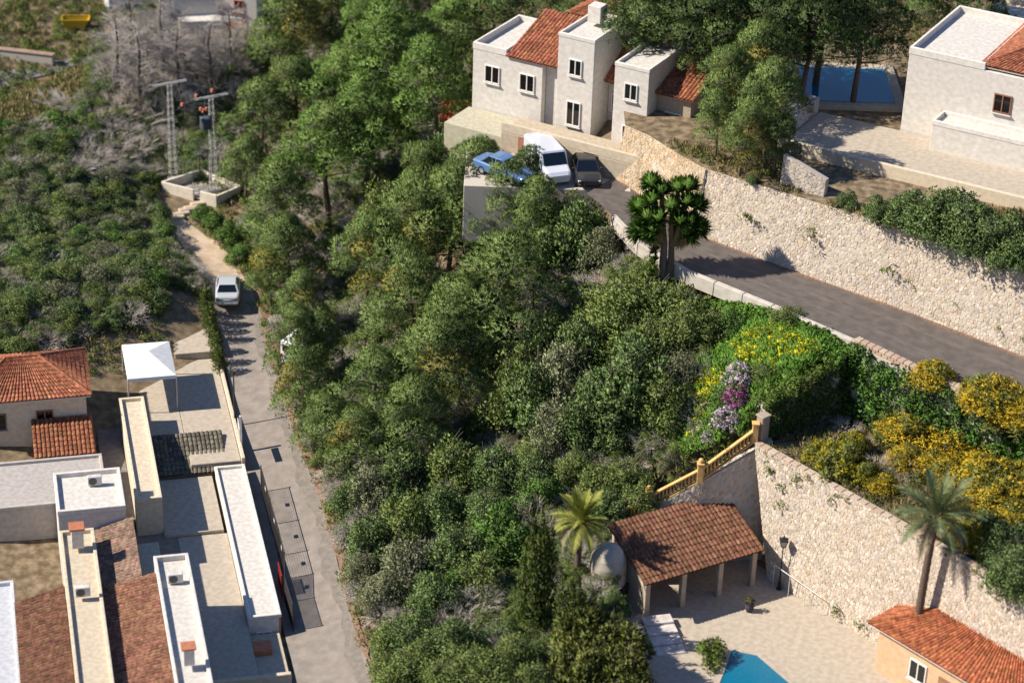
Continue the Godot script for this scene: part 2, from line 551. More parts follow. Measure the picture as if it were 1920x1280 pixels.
func build_land():
	var mb := MB.new()
	var hh := PackedFloat32Array()
	var near_offsets := [Vector2(0.9, 0), Vector2(-0.9, 0), Vector2(0, 0.9), Vector2(0, -0.9), Vector2(0, 1.7), Vector2(0.6, 2.2), Vector2(-0.8, 2.1)]
	hh.resize(GNX * GNZ)
	for j in GNZ:
		for i in GNX:
			var x := GX0 + i * GS
			var z := GZ0 + j * GS
			var y := ground(x, z)
			if Geometry2D.is_point_in_polygon(Vector2(x, z), lanes): y -= 0.25
			# at the foot of a retaining wall the sheet stays low: the terraces have sheets of their own
			var zn := zone(x, z)
			for o in near_offsets:
				if zone(x + o.x, z + o.y) != zn: y = minf(y, ground(x + o.x, z + o.y))
			hh[j * GNX + i] = y
	var V := func(i: int, j: int) -> Vector3: return Vector3(GX0 + i * GS, hh[j * GNX + i], GZ0 + j * GS)
	var nrm := func(i: int, j: int) -> Vector3:
		var l := hh[j * GNX + maxi(i - 1, 0)]
		var r := hh[j * GNX + mini(i + 1, GNX - 1)]
		var u := hh[maxi(j - 1, 0) * GNX + i]
		var d := hh[mini(j + 1, GNZ - 1) * GNX + i]
		return Vector3(l - r, 2.0 * GS, u - d).normalized()
	for j in GNZ - 1:
		for i in GNX - 1:
			var a: Vector3 = V.call(i, j)
			var b: Vector3 = V.call(i + 1, j)
			var c: Vector3 = V.call(i + 1, j + 1)
			var d: Vector3 = V.call(i, j + 1)
			var na: Vector3 = nrm.call(i, j)
			var nb: Vector3 = nrm.call(i + 1, j)
			var nc: Vector3 = nrm.call(i + 1, j + 1)
			var nd: Vector3 = nrm.call(i, j + 1)
			mb.tri3(a, b, c, na, nb, nc, Color.WHITE)
			mb.tri3(a, c, d, na, nc, nd, Color.WHITE)
	# flat terraces above their retaining walls
	for sh in [[uppers, UPPER_Y, "upper_terrace", "bare reddish earth terrace above the long stone road wall"], [gardens, GARDEN_Y, "garden_terrace", "dry garden terrace above the patio wall"], [pits, PIT_Y, "patio", "beige paved patio at the foot of the tall stone wall"]]:
		var fm := MB.new()
		var idx := Geometry2D.triangulate_polygon(sh[0])
		for k in range(0, idx.size(), 3):
			var q := []
			for e in 3:
				var p: Vector2 = sh[0][idx[k + e]]
				q.append(Vector3(p.x, sh[1], p.y))
			fm.tri(q[0], q[1], q[2], Vector3.UP, Color.WHITE)
		var to := part(self, sh[2], fm.mesh(), M.patio if sh[2] == "patio" else M.soil)
		tag(to, sh[3], "ground", "", "structure")
	# the land goes on beyond the surveyed part
	var x1 := GX0 + (GNX - 1) * GS
	var z1 := GZ0 + (GNZ - 1) * GS
	var far := 900.0
	var edge := []
	for i in range(0, GNX, 5): edge.append(V.call(i, 0))
	for j in range(0, GNZ, 7): edge.append(V.call(GNX - 1, j))
	for i in range(GNX - 1, -1, -5): edge.append(V.call(i, GNZ - 1))
	for j in range(GNZ - 1, -1, -7): edge.append(V.call(0, j))
	var mid := Vector3((GX0 + x1) * 0.5, 8, (GZ0 + z1) * 0.5)
	for k in edge.size():
		var a: Vector3 = edge[k]
		var b: Vector3 = edge[(k + 1) % edge.size()]
		var oa := (Vector3(a.x, 0, a.z) - Vector3(mid.x, 0, mid.z)).normalized() * far + Vector3(mid.x, a.y - 4.0, mid.z)
		var ob := (Vector3(b.x, 0, b.z) - Vector3(mid.x, 0, mid.z)).normalized() * far + Vector3(mid.x, b.y - 4.0, mid.z)
		mb.quad(a, b, ob, oa, Vector3.UP, Color.WHITE)
	var g := part(self, "ground", mb.mesh(), M.soil)
	tag(g, "brown stony hillside soil showing between the shrubs", "ground", "", "structure")

func ribbon(mb: MB, left: Array, right: Array, across: int, along: int, lift: float, drape: bool):
	var rows := []
	for i in left.size() - 1:
		for s in along:
			rows.append([left[i].lerp(left[i + 1], float(s) / along), right[i].lerp(right[i + 1], float(s) / along)])
	rows.append([left[left.size() - 1], right[right.size() - 1]])
	var prev := []
	for r in rows:
		var line := []
		for k in across + 1:
			var p: Vector3 = r[0].lerp(r[1], float(k) / across)
			p.y = (slope(p.x, p.z) if drape else p.y) + lift
			line.append(p)
		if prev.size():
			for k in across:
				mb.face(prev[k], prev[k + 1], line[k + 1], line[k], Vector3.UP, Color.WHITE)
		prev = line

func build_lane():
	# asphalt lane on the near side, dirt track up to the pylons beyond it
	var mb := MB.new()
	ribbon(mb, lane_left.slice(0, 13), lane_right.slice(0, 13), 6, 6, 0.03, true)
	var o := part(self, "lane_road", mb.mesh(), M.lane)
	tag(o, "narrow pale grey asphalt lane running up past the parked silver car", "road", "", "structure")
	mb = MB.new()
	ribbon(mb, lane_left.slice(12), lane_right.slice(12), 6, 6, 0.03, true)
	o = part(self, "dirt_track", mb.mesh(), M.dirt)
	tag(o, "beige dirt track leading from the asphalt lane to the pylon yard", "path", "", "structure")
	# red-brown pine litter and bare earth along the wooded edge
	for seg in [[0, 3, 0.5], [3, 6, 1.1], [6, 9, 0.6], [8, 12, 0.8]]:
		mb = MB.new()
		var e0 := []
		var e1 := []
		for i in range(seg[0], seg[1] + 1):
			for s in (4 if i < seg[1] else 1):
				var p: Vector3 = lane_right[i].lerp(lane_right[mini(i + 1, lane_right.size() - 1)], s / 4.0)
				var q: Vector3 = lane_left[i].lerp(lane_left[mini(i + 1, lane_right.size() - 1)], s / 4.0)
				var d := (p - q).normalized()
				e0.append(p - d * (0.06 + 0.10 * sin(i * 3.1 + s * 1.3) + 0.07 * sin(i * 7.0 + s * 4.1)))
				e1.append(p + d * seg[2] * (0.7 + 0.35 * sin(i * 1.7 + s * 2.1) + 0.25 * sin(i * 5.0 + s * 3.3)))
		ribbon(mb, e0, e1, 3, 2, 0.045, true)
		var lo := part(self, "litter_verge", mb.mesh(), tri_mat(two_tone(64, Color(0.38, 0.295, 0.245), Color(0.60, 0.505, 0.42), 0.06, 0.25, 0.4, 256), 0.35, 0.95))
		tag(lo, "reddish pine litter and bare earth along the wooded side of the lane", "litter", "", "stuff")
	# ragged strips: darker repaired asphalt down the lane and a line of pine litter along its edge
	mb = MB.new()
	var a := []
	var b := []
	for i in range(0, 11):
		for s in 6:
			var q: Vector3 = lane_left[i].lerp(lane_left[i + 1], s / 6.0)
			var p: Vector3 = lane_right[i].lerp(lane_right[i + 1], s / 6.0)
			var u := i * 6.0 + s
			a.append(q.lerp(p, 0.80 + 0.05 * sin(u * 0.55) + 0.03 * sin(u * 1.9)))
			b.append(q.lerp(p, 0.97 + 0.02 * sin(u * 1.3)))
	ribbon(mb, a, b, 2, 2, 0.036, true)
	o = part(self, "asphalt_patch", mb.mesh(), tri_mat(two_tone(61, Color(0.43, 0.405, 0.38), Color(0.52, 0.49, 0.46), 0.05, 0.2, 0.2, 256), 0.12, 0.9))
	tag(o, "darker worn asphalt strip along the wooded side of the lane", "road", "", "structure")

func build_upper_road():
	var mb := MB.new()
	var l := []
	var r := []
	# same number of stations on both edges
	for i in 28:
		l.append(on_line(kerb_line, i / 27.0))
		r.append(on_line(cliff_base, i / 27.0))
	ribbon(mb, l, r, 4, 2, 0.0, false)
	var o := part(self, "upper_road", mb.mesh(), M.tarmac)
	tag(o, "dark brown-grey asphalt road between the pale stone wall and the kerb wall", "road", "", "structure")
	# worn lighter tyre tracks and mended strips along the road
	for q in [[0.22, 0.30, 1, 12], [0.36, 0.42, 9, 26], [0.58, 0.66, 2, 14], [0.70, 0.76, 12, 26], [0.50, 0.53, 5, 9], [0.30, 0.33, 17, 21]]:
		var wm := MB.new()
		var wa := []
		var wb := []
		for i in range(q[2], q[3]):
			for s in 4:
				var p: Vector3 = l[i].lerp(l[i + 1], s / 4.0)
				var e: Vector3 = r[i].lerp(r[i + 1], s / 4.0)
				var u := i * 4.0 + s
				wa.append(p.lerp(e, q[0] + 0.012 * sin(u * 1.1)) + Vector3(0, 0.002, 0))
				wb.append(p.lerp(e, q[1] + 0.016 * sin(u * 0.8 + 1.0)) + Vector3(0, 0.002, 0))
		ribbon(wm, wa, wb, 1, 1, 0.003, false)
		var wo := part(self, "road_wear", wm.mesh(), M.wear)
		tag(wo, "worn paler tyre track along the upper road", "road", "road wear", "structure")
	# leaf litter gutter at the foot of the stone wall
	mb = MB.new()
	var a := []
	var b := []
	for i in 28:
		a.append(r[i].lerp(l[i], 0.0))
		b.append(r[i].lerp(l[i], 0.045 + 0.02 * sin(i * 1.9)))
	ribbon(mb, a, b, 1, 3, 0.006, false)
	o = part(self, "litter_strip", mb.mesh(), tri_mat(two_tone(63, Color(0.40, 0.31, 0.26), Color(0.56, 0.46, 0.39), 0.03, 0.2, 0.3, 256), 0.5, 0.95))
	tag(o, "reddish brown leaf litter in the gutter below the stone wall", "litter", "", "stuff")

func on_line(pts: Array, t: float) -> Vector3:
	var total := 0.0
	for i in pts.size() - 1: total += pts[i].distance_to(pts[i + 1])
	var want := t * total
	for i in pts.size() - 1:
		var d: float = pts[i].distance_to(pts[i + 1])
		if want <= d: return pts[i].lerp(pts[i + 1], want / d)
		want -= d
	return pts[pts.size() - 1]

# ==================================================================== rubble stone walls
# cells of a jittered lattice clipped against their neighbours
func stone_cells(w: float, h: float, step: float, r: RandomNumberGenerator) -> Array:
	var nx := int(ceil(w / step)) + 2
	var ny := int(ceil(h / (step * 0.8))) + 2
	var pts := []
	for j in ny:
		var row := []
		for i in nx:
			row.append(Vector2((i - 0.5 + (0.5 if j % 2 else 0.0) + r.randf_range(-0.46, 0.46)) * step, (j - 0.5 + r.randf_range(-0.44, 0.44)) * step * 0.8))
		pts.append(row)
	var cells := []
	for j in ny:
		for i in nx:
			var c: Vector2 = pts[j][i]
			if c.x < -0.1 or c.x > w + 0.1 or c.y < -0.1 or c.y > h + 0.1: continue
			var poly := PackedVector2Array([Vector2(maxf(0, c.x - step * 1.3), maxf(0, c.y - step)), Vector2(minf(w, c.x + step * 1.3), maxf(0, c.y - step)), Vector2(minf(w, c.x + step * 1.3), minf(h, c.y + step)), Vector2(maxf(0, c.x - step * 1.3), minf(h, c.y + step))])
			for dj in [0, -1, 1]:
				for di in [-2, -1, 0, 1, 2]:
					if (di == 0 and dj == 0) or j + dj < 0 or j + dj >= ny or i + di < 0 or i + di >= nx: continue
					var q: Vector2 = pts[j + dj][i + di]
					var mid := (c + q) * 0.5
					var nn := (q - c).normalized()
					var k := nn.dot(mid) - 0.007
					var out := PackedVector2Array()
					for e in poly.size():
						var a := poly[e]
						var b := poly[(e + 1) % poly.size()]
						var da := nn.dot(a) - k
						var db := nn.dot(b) - k
						if da <= 0: out.append(a)
						if (da < 0 and db > 0) or (da > 0 and db < 0): out.append(a.lerp(b, da / (da - db)))
					poly = out
					if poly.size() < 3: break
				if poly.size() < 3: break
			if poly.size() >= 3: cells.append([c, poly])
	return cells

# frame(u, v) gives the point on the wall face; out its normal
func stone_mesh(mb: MB, poly: PackedVector2Array, frame: Callable, out: Vector3, deep: float, col: Color, r: RandomNumberGenerator):
	var c := Vector2.ZERO
	for p in poly: c += p
	c /= poly.size()
	var back := []
	var front := []
	var tilt := Vector2(r.randf_range(-0.10, 0.10), r.randf_range(-0.10, 0.10))
	for p in poly:
		var q := c + (p - c) * 0.89
		back.append(frame.call(p.x, p.y) - out * 0.02)
		front.append(frame.call(q.x, q.y) + out * (deep + tilt.dot(q - c)))
	var mid: Vector3 = frame.call(c.x, c.y) + out * (deep + 0.012)
	for i in poly.size():
		var j := (i + 1) % poly.size()
		var nn: Vector3 = (front[i] - mid).cross(front[j] - mid).normalized()
		if nn.dot(out) < 0: nn = -nn
		mb.tri(mid, front[i], front[j], nn, col)
		var side: Vector3 = ((front[i] + front[j]) * 0.5 - mid).normalized()
		mb.face(back[i], back[j], front[j], front[i], (side + out).normalized(), col)

func stone_tone(tones: Array, r: RandomNumberGenerator) -> Color:
	var c: Color = tones[r.randi() % tones.size()]
	var k := r.randf_range(0.82, 1.12)
	return Color(c.r * k, c.g * k, c.b * k)

# a wall of four corners (base a-b, top d-c): mortar bed with thickness, single stones and the joined rest
func rubble_wall(called: String, label: String, a: Vector3, b: Vector3, c: Vector3, d: Vector3, step: float, tones: Array, single: int, near: Callable, seed_: int, thick := 0.5) -> Node3D:
	var r := RandomNumberGenerator.new()
	r.seed = seed_
	var t := thing(called, label, "wall")
	var w := a.distance_to(b)
	var h := a.distance_to(d)
	var out := (b - a).cross(d - a).normalized()
	if out.dot(Vector3(0, 60, 0) - a) < 0: out = -out
	var mb := MB.new()
	var bk := -out * thick
	mb.face(a, b, c, d, out, Color.WHITE)
	mb.face(a + bk, b + bk, c + bk, d + bk, -out, Color.WHITE)
	mb.face(d, c, c + bk, d + bk, Vector3.UP, Color.WHITE)
	mb.face(a, d, d + bk, a + bk, a - b, Color.WHITE)
	mb.face(b, c, c + bk, b + bk, b - a, Color.WHITE)
	part(t, "mortar_bed", mb.mesh(), M.mortar)
	var frame := func(u: float, v: float) -> Vector3:
		var s := clampf(u / w, 0, 1)
		return a.lerp(b, s).lerp(d.lerp(c, s), clampf(v / h, 0, 1))
	var cells := stone_cells(w, h, step, r)
	var order := []
	for k in cells.size():
		var q: Vector2 = cells[k][0]
		order.append([near.call(q.x / w, q.y / h), k])
	order.sort_custom(func(x, y): return x[0] < y[0])
	var rest := MB.new()
	for i in order.size():
		var poly: PackedVector2Array = cells[order[i][1]][1]
		var one := MB.new() if i < single else rest
		stone_mesh(one, poly, frame, out, r.randf_range(0.004, 0.036), stone_tone(tones, r), r)
		if i < single: part(t, "stone", one.mesh(), M.stone)
	if rest.v.size():
		var o := part(t, "stone_facing", rest.mesh(), M.stone)
		o.set_meta("kind", "stuff")
	return t

func build_stone_walls():
	var pale := [Color(0.66, 0.60, 0.52), Color(0.73, 0.68, 0.60), Color(0.60, 0.53, 0.44), Color(0.69, 0.62, 0.54), Color(0.55, 0.51, 0.47), Color(0.75, 0.71, 0.65), Color(0.64, 0.54, 0.41), Color(0.66, 0.59, 0.54), Color(0.70, 0.64, 0.57)]
	var tan := [Color(0.60, 0.46, 0.29), Color(0.66, 0.53, 0.35), Color(0.55, 0.42, 0.28), Color(0.68, 0.58, 0.42), Color(0.58, 0.50, 0.40)]
	# tall wall over the patio, leaning back
	var cb: Vector3 = Vector3(15.91, 5.50, -117.62)
	var ct: Vector3 = Vector3(14.63, 13.60, -119.95)
	var eb: Vector3 = Vector3(33.95, 5.50, -97.54)
	var et: Vector3 = Vector3(32.67, 13.60, -99.86)
	cb.y -= 0.3; eb.y -= 0.3
	rubble_wall("terrace_wall", "tall pale rubble stone wall rising from the patio behind the lamp post", cb, eb, et, ct, 0.23, pale, 300, func(u, v): return absf(u - 0.36) * 1.2 + absf(v - 0.45) * 0.3, 101)
	# stepped wall under the stair balustrade, meeting the tall wall at the corner
	for i in 3:
		var p: Vector3 = stair_line[i + 1]
		var q: Vector3 = stair_line[i]
		var fwd := Vector3(0, 0, 0.35)
		var low := PIT_Y - 0.3
		if i == 0: q += (q - p) * Vector3(0.35, 0, 0.35)
		rubble_wall("stair_wall", ["rubble stone wall under the upper balustrade flight, below the flowers", "rubble stone wall under the middle balustrade flight", "low rubble stone wall at the foot of the balustrade"][i], Vector3(p.x, low, p.z) + fwd, Vector3(q.x, low, q.z) + fwd, q, p, 0.28, pale, [150, 80, 0][i], func(u, v): return (1.0 - u) + (1.0 - v) * 0.5, 102 + i)
	# long wall over the upper road: tan stretch, joint, pale stretch
	var n := cliff_base.size()
	for i in n - 1:
		var a: Vector3 = cliff_base[i]
		var b: Vector3 = cliff_base[i + 1]
		var c: Vector3 = cliff_top[i + 1]
		var d: Vector3 = cliff_top[i]
		a.y -= 0.2; b.y -= 0.2
		var is_tan: bool = i < 3
		var lab: String = ["short pale stone wall end beside the white villa drive", "tan stone wall stretch behind the branching yucca", "tan stone wall bend above the road behind the yucca", "wide pale stone wall stretch where the dry joint runs down", "pale stone wall stretch opposite the ivy hedge", "pale stone wall stretch overhung by dark shrubs", "pale stone wall stretch facing the yellow mimosa bank"][i]
		rubble_wall("road_wall", lab, a, b, c, d, 0.235, tan if is_tan else pale, [60, 70, 80, 150, 75, 60, 0][i], func(u, v): return absf(u - 0.5) + (1.0 - v) * 0.2, 110 + i, 0.6)

# ==================================================================== buildings
const WHITE := Color(0.66, 0.635, 0.595)
const CREAM := Color(0.66, 0.57, 0.44)
const BEIGE := Color(0.52, 0.44, 0.34)
const SALMON := Color(0.50, 0.20, 0.115)
const BROWN_TILE := Color(0.30, 0.155, 0.10)
const BRICK := Color(0.36, 0.15, 0.08)

func block(t: Node3D, called: String, x0: float, x1: float, y0: float, y1: float, z0: float, z1: float, col: Color, mat: Material = null, bev := 0.03) -> MeshInstance3D:
	var mb := MB.new()
	vol(mb, Vector3(x0, y0, z0), Vector3(x1, y1, z1), col, bev)
	return part(t, called, mb.mesh(), mat if mat else M.render)

# flat roof slab with a parapet round it
func flat_roof(t: Node3D, x0: float, x1: float, z0: float, z1: float, y: float, col: Color, rim := 0.35):
	var o := block(t, "flat_roof", x0 + 0.02, x1 - 0.02, y, y + 0.06, z0 + 0.02, z1 - 0.02, tone(col, 0.93))
	var mb := MB.new()
	var w := 0.18
	vol(mb, Vector3(x0 - 0.03, y + 0.003, z0 - 0.03), Vector3(x1 + 0.03, y + rim, z0 + w), tone(col, 1.05), 0.03)
	vol(mb, Vector3(x0 - 0.03, y + 0.003, z1 - w), Vector3(x1 + 0.03, y + rim, z1 + 0.03), tone(col, 1.05), 0.03)
	vol(mb, Vector3(x0 - 0.03, y + 0.003, z0 + w), Vector3(x0 + w, y + rim - 0.004, z1 - w), tone(col, 1.05), 0.03)
	vol(mb, Vector3(x1 - w, y + 0.003, z0 + w), Vector3(x1 + 0.03, y + rim - 0.004, z1 - w), tone(col, 1.05), 0.03)
	part(o, "parapet", mb.mesh(), M.render)

# barrel tiles over a slope: eave a-b, ridge d-c
func tiles(mb: MB, a: Vector3, b: Vector3, c: Vector3, d: Vector3, col: Color, seed_: int):
	var r := RandomNumberGenerator.new()
	r.seed = seed_
	var up := (d - a + c - b)
	var out := (b - a).cross(up).normalized()
	if out.y < 0: out = -out
	var nu := maxi(2, int((b - a).length() / 0.27))
	var nv := maxi(2, int(((d - a).length() + (c - b).length()) * 0.5 / 0.42))
	mb.face(a - out * 0.05, b - out * 0.05, c - out * 0.05, d - out * 0.05, out, tone(col, 0.8))
	for j in nv:
		for i in nu:
			var k := r.randf_range(0.68, 1.25)
			var cc := Color(col.r * k, col.g * k * r.randf_range(0.9, 1.12), col.b * k)
			for s in 3:
				var u0 := (i + s / 3.0) / nu
				var u1 := (i + (s + 1) / 3.0) / nu
				var h0: float = [0.0, 0.075, 0.075][s]
				var h1: float = [0.075, 0.075, 0.0][s]
				var v0 := float(j) / nv
				var v1 := float(j + 1) / nv
				var p := a.lerp(b, u0).lerp(d.lerp(c, u0), v0) + out * (h0 + 0.045)
				var q := a.lerp(b, u1).lerp(d.lerp(c, u1), v0) + out * (h1 + 0.045)
				var e := a.lerp(b, u1).lerp(d.lerp(c, u1), v1) + out * (h1 + 0.005)
				var f := a.lerp(b, u0).lerp(d.lerp(c, u0), v1) + out * (h0 + 0.005)
				mb.face(p, q, e, f, out, cc)
				mb.face(p, q, q - out * 0.05, p - out * 0.05, a - d, cc)

func tiled_roof(t: Node3D, slopes: Array, col: Color, seed_: int) -> MeshInstance3D:
	var mb := MB.new()
	for i in slopes.size():
		var s: Array = slopes[i]
		tiles(mb, s[0], s[1], s[2], s[3], col, seed_ + i)
	var o := part(t, "tiled_roof", mb.mesh(), M.tile)
	return o

# hipped roof over a rectangle
func hip_roof(t: Node3D, x0: float, x1: float, z0: float, z1: float, y: float, rise: float, col: Color, seed_: int, over := 0.35):
	x0 -= over; x1 += over; z0 -= over; z1 += over
	var lx := x1 - x0
	var lz := z1 - z0
	var A := Vector3(x0, y, z0)
	var B := Vector3(x1, y, z0)
	var C := Vector3(x1, y, z1)
	var D := Vector3(x0, y, z1)
	var P := Vector3((x0 + x1) * 0.5, y + rise, z0 + lx * 0.5)
	var Q := Vector3((x0 + x1) * 0.5, y + rise, z1 - lx * 0.5)
	if lx > lz:
		P = Vector3(x0 + lz * 0.5, y + rise, (z0 + z1) * 0.5)
		Q = Vector3(x1 - lz * 0.5, y + rise, (z0 + z1) * 0.5)
		tiled_roof(t, [[A, B, Q, P], [D, C, Q, P], [A, D, P, P], [B, C, Q, Q]], col, seed_)
	else:
		tiled_roof(t, [[A, D, Q, P], [B, C, Q, P], [A, B, P, P], [D, C, Q, Q]], col, seed_)
	var mb := MB.new()
	vol(mb, Vector3(x0 + 0.05, y - 0.16, z0 + 0.05), Vector3(x1 - 0.05, y - 0.03, z1 - 0.05), WHITE, 0.02)
	part(t, "eaves", mb.mesh(), M.render)
	for e in [[A, P], [B, P if lx <= lz else Q], [C, Q], [D, Q if lx <= lz else P], [P, Q]]:
		mb = MB.new()
		tube(mb, [e[0] + Vector3(0, 0.06, 0), e[1] + Vector3(0, 0.06, 0)], [0.12, 0.12], 6, col)
		part(t, "ridge_cap", mb.mesh(), M.tile)

# window on a wall: frame with pane and sill; facing is the outward axis
func window(t: Node3D, c: Vector3, facing: Vector3, w: float, h: float, col := Color(0.7, 0.68, 0.64)):
	var yaw := atan2(facing.x, facing.z)
	var xf := at(Vector3.ZERO, yaw)
	var mb := MB.new()
	var f := 0.08
	box(mb, xf * Transform3D(Basis(), Vector3(0, h * 0.5 - f * 0.5, 0.03)), Vector3(w, f, 0.12), col, 0.01)
	box(mb, xf * Transform3D(Basis(), Vector3(0, -h * 0.5 + f * 0.5, 0.03)), Vector3(w, f, 0.12), col, 0.01)
	for s in [-1.0, 0.0, 1.0]:
		box(mb, xf * Transform3D(Basis(), Vector3(s * (w * 0.5 - f * 0.5), 0, 0.031)), Vector3(f, h - 2.0 * f, 0.118), col, 0.01)
	var o := part(t, "window", mb.mesh(), M.flat)
	o.position = c
	mb = MB.new()
	box(mb, xf * Transform3D(Basis(), Vector3(0, 0, 0.015)), Vector3(w - 0.04, h - 0.04, 0.02), Color.WHITE)
	part(o, "pane", mb.mesh(), M.glass)
	mb = MB.new()
	box(mb, xf * Transform3D(Basis(), Vector3(0, -h * 0.5 - 0.05, 0.08)), Vector3(w + 0.16, 0.06, 0.24), tone(WHITE, 0.9), 0.015)
	part(o, "sill", mb.mesh(), M.render)

func door(t: Node3D, c: Vector3, facing: Vector3, w: float, h: float, col: Color):
	var yaw := atan2(facing.x, facing.z)
	var xf := at(Vector3.ZERO, yaw)
	var mb := MB.new()
	box(mb, xf * Transform3D(Basis(), Vector3(0, 0, 0.02)), Vector3(w, h, 0.08), col, 0.01)
	for s in [-0.25, 0.25]:
		for y in [-0.24, 0.22]:
			box(mb, xf * Transform3D(Basis(), Vector3(s * w, y * h, 0.064)), Vector3(w * 0.36, h * 0.36, 0.02), tone(col, 1.15), 0.01)
	var o := part(t, "door", mb.mesh(), M.flat)
	o.position = c
	mb = MB.new()
	ball(mb, xf * Vector3(w * 0.42, 0, 0.1), Vector3(0.04, 0.04, 0.04), Color(0.5, 0.42, 0.2))
	part(o, "handle", mb.mesh(), M.metal)

# turn a building about a point of its footprint
func spin(t: Node3D, pivot: Vector3, yaw: float):
	t.rotation.y = yaw
	t.position = pivot - Basis(Vector3.UP, yaw) * pivot

func build_buildings():
	lane_house()
	rear_villa()
	white_villa()
	pool_villa()
	patio_pavilion()
	orange_house()
	far_houses()

# flat white roofs and brown tiled roofs between them, along the lane
func lane_house():
	var o := Vector3(-17.4, 0, -131.5)
	var yaw := deg_to_rad(13.9)
	var t := thing("lane_house", "rambling house of white flat roofs and brown tiled roofs along the lane", "house", o, yaw)
	var lower := 2.4
	# low wing on the lane with a dusky lane-side wall
	block(t, "wall", -2.1, -0.3, lower, 4.85, 2.2, 19.2, WHITE)
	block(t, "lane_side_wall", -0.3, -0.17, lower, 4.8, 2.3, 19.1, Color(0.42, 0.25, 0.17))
	flat_roof(t, -2.1, -0.17, 2.2, 19.2, 4.853, WHITE, 0.25)
	window(t, Vector3(-1.2, 3.6, 19.2), Vector3.BACK, 0.9, 0.8)
	# beige terrace beside it
	block(t, "terrace", -5.2, -2.12, lower, 4.4, 9.0, 24.0, BEIGE, M.patio)
	block(t, "terrace_wall", -5.2, -0.3, lower, 4.5, 24.02, 24.3, tone(CREAM, 0.95))
	block(t, "front_wall", -2.1, -0.3, lower, 3.9, 19.3, 24.0, BEIGE)
	block(t, "step_wall", -2.1, -1.0, 3.92, 4.3, 20.5, 21.5, SALMON)
	# white roofed bay
	block(t, "wall", -7.2, -5.22, lower, 7.8, 16.5, 30.0, WHITE)
	flat_roof(t, -7.2, -5.22, 16.5, 30.0, 7.803, tone(WHITE, 0.95), 0.4)
	window(t, Vector3(-5.22, 6.9, 20.0), Vector3.RIGHT, 1.2, 0.9)
	window(t, Vector3(-5.22, 6.9, 24.0), Vector3.RIGHT, 1.2, 0.9)
	# brown-red tiled bay
	block(t, "wall", -10.4, -7.22, lower, 7.2, 18.0, 30.0, CREAM)
	tiled_roof(t, [[Vector3(-10.4, 7.3, 18.0), Vector3(-10.4, 7.3, 30.2), Vector3(-7.25, 8.05, 30.2), Vector3(-7.25, 8.05, 18.0)]], tone(BROWN_TILE, 1.25), 31)
	# beige flat roofed spine
	block(t, "wall", -12.4, -10.42, lower, 8.0, 13.0, 30.0, CREAM)
	flat_roof(t, -12.4, -10.42, 13.0, 30.0, 8.003, tone(CREAM, 0.92), 0.3)
	# dark brown roof on the far side
	block(t, "wall", -15.0, -12.42, lower, 6.8, 18.0, 27.5, CREAM)
	tiled_roof(t, [[Vector3(-15.3, 6.9, 18.0), Vector3(-15.3, 6.9, 27.7), Vector3(-12.45, 7.8, 27.7), Vector3(-12.45, 7.8, 18.0)]], tone(BROWN_TILE, 0.8), 33)
	block(t, "wall", -17.6, -15.3, lower, 6.2, 15.0, 30.0, tone(WHITE, 0.85))
	flat_roof(t, -17.6, -15.3, 15.0, 30.0, 6.203, Color(0.55, 0.57, 0.62), 0.3)
	# back part: white roof, brown roof behind the spine
	block(t, "wall", -12.4, -8.4, lower, 8.3, 7.0, 11.4, WHITE)
	flat_roof(t, -12.4, -8.4, 7.0, 11.4, 8.303, WHITE, 0.35)
	block(t, "wall", -10.4, -8.0, lower, 7.0, 11.42, 17.9, Color(0.40, 0.30, 0.24))
	tiled_roof(t, [[Vector3(-10.4, 7.1, 11.5), Vector3(-10.4, 7.1, 17.9), Vector3(-8.0, 7.8, 17.9), Vector3(-8.0, 7.8, 11.5)]], Color(0.38, 0.26, 0.20), 35)
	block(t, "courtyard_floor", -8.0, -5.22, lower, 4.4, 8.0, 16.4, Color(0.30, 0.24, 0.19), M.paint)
	block(t, "wall", -7.9, -6.6, lower, 6.2, 12.0, 16.4, tone(CREAM, 0.85))
	# chimneys
	var mb := MB.new()
	vol(mb, Vector3(-11.8, 8.35, 14.5), Vector3(-11.1, 9.6, 15.2), WHITE, 0.03)
	vol(mb, Vector3(-11.9, 9.62, 14.4), Vector3(-11.0, 9.75, 15.3), tone(SALMON, 0.9), 0.02)
	part(t, "chimney", mb.mesh(), M.render)
	mb = MB.new()
	vol(mb, Vector3(-6.6, 8.25, 27.0), Vector3(-6.0, 9.3, 27.6), WHITE, 0.03)
	vol(mb, Vector3(-6.7, 9.32, 26.9), Vector3(-5.9, 9.42, 27.7), tone(SALMON, 0.9), 0.02)
	part(t, "chimney", mb.mesh(), M.render)

	# air conditioners and a water tank on the flat roofs
	for p in [Vector3(-11.5, 8.62, 20.0), Vector3(-6.2, 8.2, 19.0), Vector3(-10.0, 8.7, 8.4)]:
		var ac := thing("air_conditioner", "pale air conditioner box on a flat roof of the lane house", "air conditioner", o + Basis(Vector3.UP, yaw) * p, yaw, "roof air conditioners")
		mb = MB.new()
		box(mb, at(Vector3(0, 0.05, 0)), Vector3(0.85, 0.62, 0.36), Color(0.62, 0.61, 0.58), 0.03)
		part(ac, "casing", mb.mesh(), M.paint)
		mb = MB.new()
		lathe(mb, [Vector2(0.0, 0.0), Vector2(0.24, 0.0), Vector2(0.25, 0.03), Vector2(0.0, 0.04)], 16, Transform3D(Basis(Vector3.RIGHT, PI * 0.5), Vector3(-0.12, 0.06, 0.17)), Color(0.12, 0.12, 0.12))
		part(ac, "fan_grille", mb.mesh(), M.metal)

